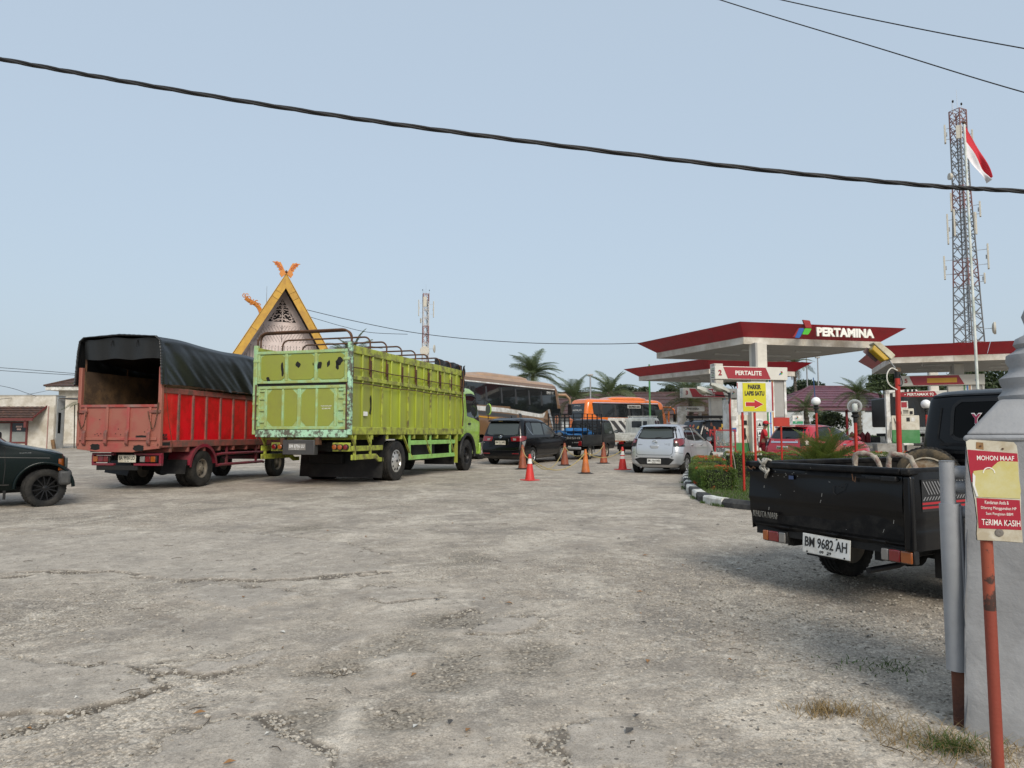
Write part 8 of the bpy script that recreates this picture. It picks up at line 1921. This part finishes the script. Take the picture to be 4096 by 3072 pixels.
def flag():
    p = thing('flagpole', (13.15,20.0,G(20)), 'slim white flagpole behind the near pickup', 'flagpole')
    MB().cyl((0,0,-.1),(0,0,10.18),.042,.03,n=12).build('pole', mat('pole_white',(.62,.64,.6),.4,var=.06,dirt=(.35,.4,.33),damt=.25), p, smooth=50)
    MB().lathe([(.001,0),(.05,.02),(.05,.06),(.001,.09)],10,(0,0,10.18)).build('cap', RUSTY, p, smooth=50)
    f = thing('flag', (13.15,20.0,G(20)+10.18-.06), 'red over white flag drooping from the pole', 'flag')
    s_ = 2.16/1240*0+.0017     # metres per drawing unit
    top = [(0,0),(140,230),(300,540),(470,860)]; bot = [(0,-520),(0,0)]; bot = [(0,520),(90,640),(210,790),(385,955)]
    tq = resample(top,24); bq = resample(bot,24)
    def fn(u,v):
        i = int(round(u*24)); x = tq[i][0]*(1-v)+bq[i][0]*v; z = tq[i][1]*(1-v)+bq[i][1]*v
        return (x*s_*.85+.035, .07*math.sin(u*6+v*7)*u+.05*math.sin(v*11-u*3)*u-.03*u, -z*s_*1.04)
    q = MB(); q.grid(fn,24,20); q.mi = [0 if (k//24) < 10 else 1 for k in range(len(q.f))]
    q.build('cloth', [mat('flag_red',(.5,.015,.03),.7), mat('flag_white',(.72,.7,.72),.7)], f, smooth=70, fix=False)
flag()
CABLE = mat('cable_black', (.01,.01,.011), .6)
def wire(pts, r, label, n=40, twist=0, name='overhead_cable', cat='cable'):
    pts = [Vector(p) for p in pts]; q = []
    for i in range(n+1):      # Catmull-Rom through the points
        f = i/n*(len(pts)-1); k = min(int(f),len(pts)-2); u = f-k; p0, p1, p2, p3 = pts[max(k-1,0)],pts[k],pts[k+1],pts[min(k+2,len(pts)-1)]
        q.append(.5*((2*p1)+(p2-p0)*u+(2*p0-5*p1+4*p2-p3)*u*u+(3*p1-p0-3*p2+p3)*u**3))
    t = thing(name, q[0], label, cat); q = [p-q[0] for p in q]
    if twist:
        for k in range(twist):
            MB().tube([p+Vector((0,math.cos(i*.55+k*6.283/twist)*r*.9,math.sin(i*.55+k*6.283/twist)*r*.9)) for i,p in enumerate(q)],r,7).build('strand', CABLE, t, smooth=60)
    else: MB().tube(q,r,5).build('strand', CABLE, t, smooth=60)
    return t
wire([(-12.35, 9, 7.43), (-8.61, 9, 6.78), (-6.75, 9, 6.42), (-4.91, 9, 6.08), (-2.46, 9, 5.67), (-0.04, 9, 5.33), (2.98, 9, 4.95), (5.38, 9, 4.71), (6.65, 9, 4.63), (10.17, 9, 4.4)], .017, 'thick twisted black cable sweeping across the sky', 160, 3)
wire([(1.04, 16, 13.14), (4.55, 15, 11.13), (7.55, 14, 9.42), (9.72, 13, 7.98), (12.84, 12, 6.39)], .012, 'lower of two thin cables at the top right')
wire([(2.13, 16, 12.79), (5.88, 15, 11.13), (8.05, 14, 9.91), (9.76, 13, 8.85), (12.93, 12, 7.56)], .012, 'upper of two thin cables at the top right')
wire([(-11.87, 40.2, 8.84), (-8.88, 39, 7.99), (-5.65, 38, 7.22), (-2.57, 37, 6.7), (1.04, 36, 6.32), (4.4, 34.5, 6.07), (6.12, 33.6, 5.99)], .018, 'wire from the yellow gable to the near canopy')
wire([(-11.6, 40.2, 8.41), (-9.51, 39.5, 7.74), (-7.85, 39, 7.32), (-5.7, 38.4, 7.13)], .014, 'lower wire at the right slope of the yellow gable')
wire([(-36.88, 40, 5.96), (-28.98, 40, 5.46), (-23.99, 40, 5.07), (-20.31, 40, 4.83)], .015, 'upper thin wire above the left shop')
wire([(-36.88, 40, 5.88), (-28.98, 40, 5.3), (-24.38, 40, 5.02), (-20.82, 41, 4.92)], .015, 'second thin wire above the left shop')
wire([(-35.93, 42, 5.5), (-31.82, 44, 4.74), (-31.09, 45.5, 4.35), (-30.66, 46.5, 4.04)], .014, 'crossing wire over the shop roof sloping right')
wire([(-35.8, 42, 3.57), (-32.5, 45, 3.96), (-33.84, 50, 4.63), (-35.8, 55, 5.24)], .014, 'crossing wire over the shop roof sloping left')
# ============================================================ CONES AND ROPE
CONE_R = mat('cone_red', (.55,.03,.025), .45, var=.08, dirt=(.42,.03,.025), damt=.25)
CONE_O = mat('cone_orange', (.6,.17,.03), .5, var=.1, dirt=(.35,.1,.03), damt=.3, spots=(.04,.02,.015), samt=.12, sscale=7)
CONE_F = mat('cone_faded', (.45,.1,.035), .55, var=.15, dirt=(.22,.06,.03), damt=.45, dscale=4, spots=(.05,.02,.015), samt=.15, sscale=9)
CONE_W = mat('cone_white', (.7,.69,.66), .5, dirt=(.45,.43,.4), damt=.3)
CONES = [(.36,24.4,.84,'f','rearmost left faded orange cone beside the black people carrier'),(.46,18.45,.68,'r','nearest red cone with one white band'),(1.97,26.7,.84,'f','faded orange cone at the front wheel of the black people carrier'),(2.24,21.75,.74,'o','bright orange cone with a black base'),(3.61,28.1,.84,'f','faded orange cone before the caged pickup'),(3.67,23.7,.76,'w','red cone with white bands beside the silver hatchback')]
tops = []
for x,y,h,k,lab in CONES:
    z = ground_h(x,y); t = thing('traffic_cone', (x,y,z-.006), lab, 'cone', random.uniform(0,1), group='traffic cones round the roped lane')
    m = {'f':CONE_F,'r':CONE_R,'o':CONE_O,'w':CONE_R}[k]; rb = h*.185; rt = h*.04
    def rad(s_): return rb+(rt-rb)*s_
    if k in 'fo': MB().lathe([(rb*1.75,0),(rb*1.75,.02),(rb*1.2,.035),(rb,.05)],10 if k == 'o' else 8).build('base', BLACK, t)
    else: MB().bx(-rb*1.5,rb*1.5,-rb*1.5,rb*1.5,0,.03).build('base', CONE_R, t, bevel=.015)
    bands = {'f':[(0,1,m)],'o':[(0,1,m)],'r':[(0,.62,m),(.62,.82,CONE_W),(.82,1,m)],'w':[(0,.46,m),(.46,.58,CONE_W),(.58,.63,m),(.63,.8,CONE_W),(.8,1,m)]}[k]
    for a,b,c in bands:
        MB().lathe([(rad(a),.03+(h-.03)*a),(rad(b),.03+(h-.03)*b)],20,cap=(b == 1)).build('cone_body' if c is m else 'white_band', c, t, smooth=50)
    MB().lathe([(rad(.88)+.012,h*.86),(rad(.88)+.014,h*.88),(rad(.9)+.01,h*.9)],16,cap=False).build('collar', m, t, smooth=50)
    tops.append(Vector((x,y,z+h*.86)))
ROPEY = mat('yellow_rope', (.5,.34,.06), .7, var=.2, vscale=30, dirt=(.42,.34,.16), damt=.4, dscale=20, bump=.6, bscale=120)
for a,b,sag,lab in ((0,1,.12,'yellow rope between the nearest red cone and the cone behind it'),(1,2,.55,'yellow rope sagging from the red cone to the people carrier'),(1,3,.42,'yellow rope sagging lowest between red and bright orange cones'),(2,3,.22,'yellow rope behind the bright orange cone'),(3,4,.18,'yellow rope rising to the cone before the caged pickup'),(3,5,.2,'yellow rope reaching the cone beside the silver hatchback')):
    A,B = tops[a],tops[b]; t = thing('yellow_rope', A, lab, 'rope', group='yellow ropes between the cones'); n = 70
    pts = [A.lerp(B,i/n)-A-Vector((0,0,sag*4*(i/n)*(1-i/n))) for i in range(n+1)]
    for k in range(2): MB().tube([p+Vector((math.cos(i*1.3+k*3.14)*.007,0,math.sin(i*1.3+k*3.14)*.007)) for i,p in enumerate(pts)],.009,6).build('strand', ROPEY, t, smooth=60)
# ============================================================ GATE PILLAR, GATE POST, SIGN
GREY = mat('pillar_grey_paint', (.31,.315,.325), .75, var=.08, vscale=1.5, dirt=(.24,.243,.25), damt=.36, dscale=1.6, spots=(.42,.42,.41), samt=.1, sscale=5, bump=.5, bscale=22)
def pillar():
    x, y = 2.565,3.44; a = math.atan2(-.59,.807)
    t = thing('gate_pillar', (x,y,G(y)-.1), 'grey plastered gate pillar with moulded finial at the right edge', 'pillar', a)
    w = .31; zb = 1.44
    def prof(u,v,face): pass
    q = MB(); nz = 30
    for f in range(4):
        def fn(u,v,f=f):
            s_ = -w+2*w*u; z = zb*v; wv = w*(1.16-.2*v); s_ = -wv+2*wv*u; d = wv+.004*math.sin(z*9+f*2+s_*7)+.003*math.sin(z*23+s_*15)-.006*(abs(2*u-1) > .97)
            c = [(s_,-d),(d,s_),(-s_,d),(-d,-s_)][f]; return (c[0],c[1],z)
        q.grid(fn,24,nz)
    q.build('shaft', GREY, t, smooth=30)
    b = MB(); P0 = [(-w,-w),(w,-w),(w,w),(-w,w)]
    def lay(z0,w0,z1,w1): b.hexa([(sx*w0,sy*w0,z0) for sx,sy in ((-1,-1),(1,-1),(1,1),(-1,1))],[(sx*w1,sy*w1,z1) for sx,sy in ((-1,-1),(1,-1),(1,1),(-1,1))])
    lay(zb,w,zb+.03,w*.98); lay(zb+.03,w*.96,zb+.2,w*.52)
    b.build('sloped_cap', GREY, t, bevel=.02, seg=3)
    MB().lathe([(.15,1.6),(.165,1.63),(.172,1.66),(.155,1.68),(.15,1.7),(.16,1.72),(.166,1.745),(.146,1.762),(.126,1.778),(.12,1.8),(.134,1.83),(.13,1.86),(.1,1.878),(.086,1.893),(.1,1.912),(.09,1.94),(.052,1.96),(.046,2.0),(.06,2.05),(.04,2.1),(.001,2.13)],28).build('finial', GREY, t, smooth=50)
    MB().hexa([(-w-.12,-w-.05,0),(w+.05,-w-.1,0),(w+.05,w+.05,0),(-w-.1,w+.05,0)],[(-w-.02,-w-.02,.1),(w,-w-.02,.09),(w,w,.1),(-w-.02,w,.09)]).build('footing', CONC, t, bevel=.03)
    CH = mat('bare_plaster', (.5,.5,.48), .9)
    for cx,cz,r in ((.2,.42,.03),(.24,.55,.012),(.1,.3,.01),(-.2,.15,.02),(.22,.85,.008),(.02,.62,.006)):
        MB().prism([(cx+r*(1+.3*math.sin(i*2.3))*math.cos(i*.7),cz+r*1.6*(1+.3*math.sin(i*1.7))*math.sin(i*.7)) for i in range(9)],-w-.009,-w-.0045,'xz').build('paint_chip', CH, t)
    # swing-gate post hung on the pillar's left
    g = thing('gate_post', (2.112,3.46,G(3.46)), 'grey painted steel gate post before the pillar', 'post', a)
    GP = mat('gate_grey_paint', (.3,.31,.33), .45, var=.06, dirt=(.24,.25,.265), damt=.3, spots=(.05,.03,.02), samt=.04, sscale=9)
    RST = mat('rusty_post', (.075,.03,.022), .8, var=.25, dirt=(.13,.05,.03), damt=.4, dscale=6, bump=.4)
    MB().cyl((0,0,.26),(-.0,0,1.04),.046,n=20).build('sleeve', GP, g, smooth=50)
    MB().bx(.0,.05,-.02,.06,.27,1.03).build('sleeve_wing', GP, g, bevel=.006)
    MB().cyl((-.005,.0,1.04),(-.005,0,1.24),.033,n=18).build('pipe', GP, g, smooth=50)
    MB().lathe([(.033,0),(.036,.006),(.02,.008),(.001,.004)],14,(-.005,0,1.238)).build('pipe_cap', GP, g)
    MB().bx(-.025,.03,-.025,.03,-.05,.27).build('rusty_foot', RST, g, bevel=.004); MB().bx(.03,.075,-.02,.02,.2,.26).build('rusty_tab', RST, g)
    MB().prism([(.03,.1),(.09,.0),(.09,-.04),(.03,-.04)],-.02,.02,'xz').build('gusset', RST, g)
    for z,r in ((1.19,.032),(1.12,.03)): MB().cyl((.02,.02,z),(.4,.06,z-.005),r,n=14).build('hinge_arm', GP, g, smooth=50)
    MB().cyl((.03,.02,1.0),(.4,.05,1.0),.03,n=14).build('hinge_arm', GP, g, smooth=50)
pillar()
def apology_sign():
    x, y = 1.95,2.95; a = R(-24)
    t = thing('notice_sign', (x,y,G(y)), 'battered red and cream MOHON MAAF notice on a rusty red pole', 'sign', a)
    RP = mat('oxide_red_pole', (.25,.043,.026), .55, var=.12, dirt=(.22,.04,.022), damt=.3, spots=(.03,.016,.012), samt=.16, sscale=7, bump=.15)
    RP2 = mat('scorched_pole', (.05,.022,.016), .7, var=.4, vscale=8, dirt=(.28,.06,.03), damt=.3, dscale=9, dsoft=.03)
    MB().cyl((0.0,.03,-.1),(.0,.03,.66),.0225,n=20).build('pole', RP, t, smooth=50)
    MB().cyl((.0,.03,.66),(-.0,.03,1.0),.0226,n=20).build('scorched_length', RP2, t, smooth=50)
    MB().prism([(-.1,.0),(-.02,.0),(-.08,.03)],-.02,.02,'xz').build('foot_bracket', RP, t)
    CR = mat('sign_cream_worn', (.56,.53,.44), .55, var=.06, dirt=(.4,.34,.24), damt=.3, dscale=9)
    SR = mat('sign_crimson', (.36,.01,.03), .4, var=.05, spots=(.5,.42,.38), samt=.05, sscale=30)
    YL = mat('torn_paper_yellow', (.56,.55,.36), .6, var=.05, vscale=6, dirt=(.5,.43,.13), damt=.42, dscale=7, dsoft=.2)
    z0, z1 = .94,1.358
    # plate outline bulges like the bent original; drawing: u across (0..1), v down (0..1)
    ol = [(.0,.02),(.07,.0),(.3,.005),(.6,.015),(.93,.025),(.985,.06),(1.0,.15),(1.0,.5),(1.01,.55),(.99,.75),(1.0,.99),(.6,.985),(.13,.985),(.12,.93),(.15,.8),(.12,.6),(.07,.42),(.02,.2)]
    wd = .178; x0 = -.06
    def uv(u,v): return (x0+u*wd, z1-v*(z1-z0))
    MB().prism([uv(u,v) for u,v in ol],-.004,.0,'xz').build('sign_plate', CR, t)
    MB().prism([uv(u-.012,v+.004) for u,v in ol],.0,.004,'xz').build('sign_back', BLACK, t)
    MB().prism([uv(u,v) for u,v in ((.02,.1),(.985,.135),(.99,.22),(.95,.24),(.62,.27),(.5,.3),(.4,.3),(.1,.33),(.12,.42),(.07,.42),(.035,.25))],-.0052,-.0042,'xz').build('red_field', SR, t)
    MB().prism([uv(u,v) for u,v in ((.15,.575),(.985,.585),(.985,.87),(.165,.87))],-.0052,-.0042,'xz').build('red_field', SR, t)
    MB().prism([uv(u,v) for u,v in ((.12,.31),(.35,.295),(.44,.29),(.6,.22),(.66,.21),(.985,.215),(.99,.38),(1.0,.41),(1.015,.5),(1.0,.53),(.99,.57),(.17,.565),(.1,.46),(.1,.36))],-.0062,-.0052,'xz').build('torn_paper', YL, t)
    MB().prism([uv(u,v) for u,v in ((.1,.33),(.15,.36),(.13,.45),(.19,.56),(.15,.56),(.09,.45))],-.0085,-.0062,'xz').build('curled_edge', WHITE, t)
    for s_,v,w,h in (('MOHON MAAF',.182,.72,.046),('Kendaraan Anda &',.614,.46,.034),('Dilarang Menggunakan HP',.672,.68,.036),('Saat Pengisian BBM',.727,.52,.034),('TERIMA KASIH',.808,.74,.058)):
        u0 = {.182:.56,.614:.54,.672:.57,.727:.58,.808:.6}[v]; X, Z = uv(u0,v)
        lettering(s_, t, frame((X,-.0053,Z),(1,0,-.01),(0,0,1)), LETW, w*wd, h*(z1-z0), bold=.004 if v < .2 or v > .8 else .0, ext=.0004)
    X, Z = uv(.42,.3); MB().tube([(X+.02*math.cos(i*.35),-.0056,Z-.012+.022*math.sin(i*.35)) for i in range(10)],.0026,5).build('ring_mark', LETW, t)
    RS = mat('rust_stain_sheet', (.24,.13,.05), .7, var=.3, vscale=20)
    MB().prism([uv(u,v) for u,v in ((.2,.025),(.34,.03),(.34,.1),(.19,.09))],-.0052,-.0041,'xz').build('rust_stain', RS, t)
    for u,v,r in ((.28,.065,.004),(.71,.09,.004),(.32,.79,.004),(.76,.8,.004)): X,Z = uv(u,v); MB().cyl((X,-.008,Z),(X,-.004,Z),r,n=10).build('bolt', RUSTY, t)
    X,Z = uv(.56,.905); MB().lathe([(.016,-.001),(.014,-.0055),(.007,-.0062),(.001,-.0055)],16,(X,-.003,Z),'y').build('bolt_washer', mat('washer',(.18,.16,.14),.6), t)
apology_sign()
# dry grass at the pillar foot
pts = []
for _ in range(1500):
    a_ = random.uniform(0,1)**.8; x = 1.5+.6*a_+random.gauss(0,.13); y = 3.52-.42*a_+random.gauss(0,.1)
    if y > 2.85 and x > 1.62: pts.append((x,y,G(y)))
blades('dry_grass', pts[:700], .08, DRYM, 'dry straw-coloured grass at the pillar foot', 2.4, .0018)
blades('green_tuft', [(random.gauss(1.93,.07),random.gauss(3.22,.045),G(3.2)) for _ in range(260)], .075, GRASSM, 'small green grass tuft in the dry grass', 1.0, .0025)
blades('green_sprig', [(random.gauss(2.15,.16),random.gauss(4.25,.09),G(4.25)) for _ in range(130)], .05, GRASSM, 'sparse green sprigs on the gravel behind the gate post', 1.4, .004)
blades('dry_sprig', [(random.gauss(1.55,.09),random.gauss(3.6,.04),G(3.6)) for _ in range(260)], .08, DRYM, 'small dry tuft left of the gate post', 1.3, .0022)
# ============================================================ ATTENDANT
SKIN = mat('skin', (.22,.11,.065), .5, var=.05); SHR = mat('shirt_red', (.45,.012,.02), .75, var=.1); SHW = mat('shirt_white', (.65,.64,.64), .75); TRO = mat('trousers_red', (.28,.01,.02), .75, var=.12)
def skinned(name, V, E, Rr, m, par, root=0, sub=2):
    me = bpy.data.meshes.new(name); me.from_pydata(V,E,[]); me.update(); me.materials.append(m); o = bpy.data.objects.new(name, me); COL.objects.link(o); o.parent = par
    sk = o.modifiers.new('skin','SKIN'); sk.use_smooth_shade = True
    if not me.skin_vertices: 
        bm = bmesh.new(); bm.from_mesh(me); bm.verts.layers.skin.verify(); bm.to_mesh(me); bm.free()
    for i,r_ in enumerate(Rr): d = me.skin_vertices[0].data[i]; d.radius = (r_,r_) if isinstance(r_,(int,float)) else r_; d.use_root = (i == root)
    s_ = o.modifiers.new('sub','SUBSURF'); s_.levels = sub; s_.render_levels = sub; return o
def attendant():
    # local: x = facing direction (towards the car), y = left
    t = thing('person', (8.6,24.35,ground_h(8.6,24.35)), 'attendant in red uniform and red cap holding the fuel nozzle', 'person', R(-10))
    V = [(0,0,.9),(0,0,1.08),(.02,0,1.28),(.03,0,1.36),(.05,0,1.42),(.08,0,1.5),(.09,0,1.56),
         (.02,.17,1.31),(.05,.22,1.08),(.27,.13,.98),(.35,.1,1.0),
         (.02,-.17,1.31),(.06,-.22,1.07),(.29,-.14,1.0),(.37,-.11,1.02),
         (0,.09,.86),(.03,.1,.48),(-.02,.11,.08),(.12,.12,.04),(0,-.09,.86),(.05,-.1,.48),(0,-.11,.08),(.14,-.12,.04)]
    E = [(0,1),(1,2),(2,3),(3,4),(4,5),(5,6),(2,7),(7,8),(8,9),(9,10),(2,11),(11,12),(12,13),(13,14),(0,15),(15,16),(16,17),(17,18),(0,19),(19,20),(20,21),(21,22)]
    r = [(.13,.1),(.12,.095),(.13,.1),.055,.052,.085,.075,.06,.042,.03,.028,.06,.042,.03,.028,.085,.058,.042,.035,.085,.058,.042,.035]
    skinned('body', V, E, r, SKIN, t)
    sV = [(0,0,.86),(0,0,1.06),(.02,0,1.27),(.025,0,1.35),(.02,.17,1.31),(.05,.225,1.12),(.02,-.17,1.31),(.06,-.225,1.11)]
    skinned('shirt', sV, [(0,1),(1,2),(2,3),(2,4),(4,5),(2,6),(6,7)], [(.145,.115),(.138,.112),(.148,.115),.065,.075,.062,.075,.062], SHR, t)
    MB().grid(lambda u,v: (.125-.02*abs(2*u-1), -.105+.06*u+.03*v, 1.0+.3*v),6,8).build('white_yoke', SHW, t, smooth=60)
    tV = [(0,0,.9),(0,.09,.84),(.03,.1,.48),(-.02,.11,.1),(0,-.09,.84),(.05,-.1,.48),(0,-.11,.1)]
    skinned('trousers', tV, [(0,1),(1,2),(2,3),(0,4),(4,5),(5,6)], [(.14,.11),.1,.075,.062,.1,.075,.062], TRO, t)
    for y,x in ((.115,.05),(-.115,.07)): MB().lathe([(.001,0),(.05,0),(.055,.03),(.04,.09),(.001,.1)],14).build('shoe', BLACK, t, smooth=40).location = (x,y,.0)
    cap = MB().lathe([(.096,0),(.1,.03),(.09,.075),(.05,.1),(.001,.108)],18).build('cap', SHR, t, smooth=50); cap.location = (.085,0,1.56)
    MB().prism([(.06,-.075),(.17,-.06),(.2,0),(.17,.06),(.06,.075)],-.005,.012,'xy').build('peak', SHR, cap)
    MB().lathe([(.088,0),(.09,.05),(.085,.09)],16,(.07,0,1.49),cap=False).build('hair', mat('hair_black',(.01,.009,.009),.6), t, smooth=50)
    for sg in (1,-1): MB().lathe([(.001,-.012),(.012,0),(.001,.012)],8,(.165,sg*.03,1.535),'y').build('eye', mat('eye_dark',(.02,.015,.012),.3), t); MB().lathe([(.001,-.01),(.02,0),(.001,.01)],8,(.08,sg*.088,1.53),'y').build('ear', SKIN, t)
    MB().hexa([(.16,-.013,1.5),(.185,-.01,1.5),(.185,.01,1.5),(.16,.013,1.5)],[(.16,-.006,1.545),(.168,-.004,1.545),(.168,.004,1.545),(.16,.006,1.545)]).build('nose', SKIN, t)
    for sg,c in ((1,(.35,.1,1.0)),(-1,(.37,-.11,1.02))):      # hands: palm and five curled fingers
        h = MB().bx(-.02,.06,-.035,.035,-.014,.014).build('hand', SKIN, t, bevel=.01); h.location = c; h.rotation_euler = (0,.5,-.3*sg)
        for k in range(4): MB().tube([(.05,-.027+.018*k,0),(.085-.003*abs(k-1.5),-.027+.018*k,-.008),(.1,-.026+.018*k,-.032),(.085,-.026+.018*k,-.045)],.0085,6).build('finger', SKIN, h, smooth=60)
        MB().tube([(.0,sg*-.035,0),(.03,sg*-.055,-.008),(.055,sg*-.052,-.02)],.0095,6).build('thumb', SKIN, h, smooth=60)
    MB().bx(.02,.16,-.19,-.06,.78,.96).build('cash_pouch', BLACK, t, bevel=.03)
    n = thing('fuel_nozzle', t.matrix_world.translation, 'black fuel nozzle and hose held at the red hatchback', 'nozzle'); n.location = (8.6+.36,24.35-.2,ground_h(8.42,24.35)+1.0)
    MB().tube(smooth_poly([(.0,.0,-.02),(.1,-.03,.03),(.2,-.05,.0),(.28,-.07,-.06)],1),.02,8).build('spout', BLACK, n, smooth=50); MB().tube(smooth_poly([(.02,0,-.05),(.08,-.02,-.09),(.14,-.04,-.02)],1),.008,6).build('trigger_guard', STEEL, n)
    MB().tube(smooth_poly([(0,0,-.02),(-.15,.05,-.05),(-.28,.15,-.25),(-.35,.5,-.7),(-.1,1.2,-.95),(.3,2.5,-.75),(.4,3.0,.3)],2),.016,7).build('hose', BLACK, n, smooth=50)
attendant()
def bystander():
    src = [o for o in bpy.data.objects if o.name.startswith('person')][0]; c = copy_tree(src)
    c.location = (8.5,38.2,ground_h(8.5,38.2)); c.rotation_euler = (0,0,R(200)); tag(c, 'person in a dark shirt and pinkish cap beside the orange coach door', 'person')
    ms = {'shirt':mat('shirt_dark',(.03,.03,.035),.8),'trousers':mat('trousers_dark',(.02,.02,.025),.8),'cap':mat('cap_pink',(.5,.3,.28),.7)}
    for o in list(c.children):
        k = o.name.split('.')[0]
        if k in ('white_yoke','cash_pouch'): bpy.data.objects.remove(o)
        elif k in ms:
            o.data = o.data.copy(); o.data.materials[0] = ms[k]
            for h in o.children: h.data = h.data.copy(); h.data.materials[0] = ms[k]
bystander()

# twigs, dry leaves and scraps lying about the yard
def litter():
    q = MB(); r2 = random.Random(31)
    for k in range(150):
        y = 2.6+9*r2.random()**1.4; x = y*r2.uniform(-.7,.55); z = ground_h(x,y)+.008; a = r2.uniform(0,6.28); l = r2.uniform(.015,.06); c, s_ = math.cos(a), math.sin(a); m = r2.choice((0,0,0,1,2,3))
        if m == 0: q.tube([(x-c*l,y-s_*l,z),(x+.01*s_,y,z+.006),(x+c*l,y+s_*l,z)],.0022,4,m=0)
        else:
            w = l*.35; q.add([(x-c*l*.6,y-s_*l*.6,z),(x+s_*w,y-c*w,z+.008),(x+c*l*.6,y+s_*l*.6,z+.003),(x-s_*w,y+c*w,z+.01)],[(0,1,2,3)],m)
    o = q.build('yard_litter', [mat('twig_dark',(.06,.045,.03),.9), mat('leaf_dry',(.25,.13,.05),.8), mat('scrap_pale',(.55,.54,.5),.7), mat('stone_dark',(.07,.065,.06),.9)]); tag(o, 'twigs, dry leaves and scraps scattered over the yard', 'litter', kind='stuff')
litter()
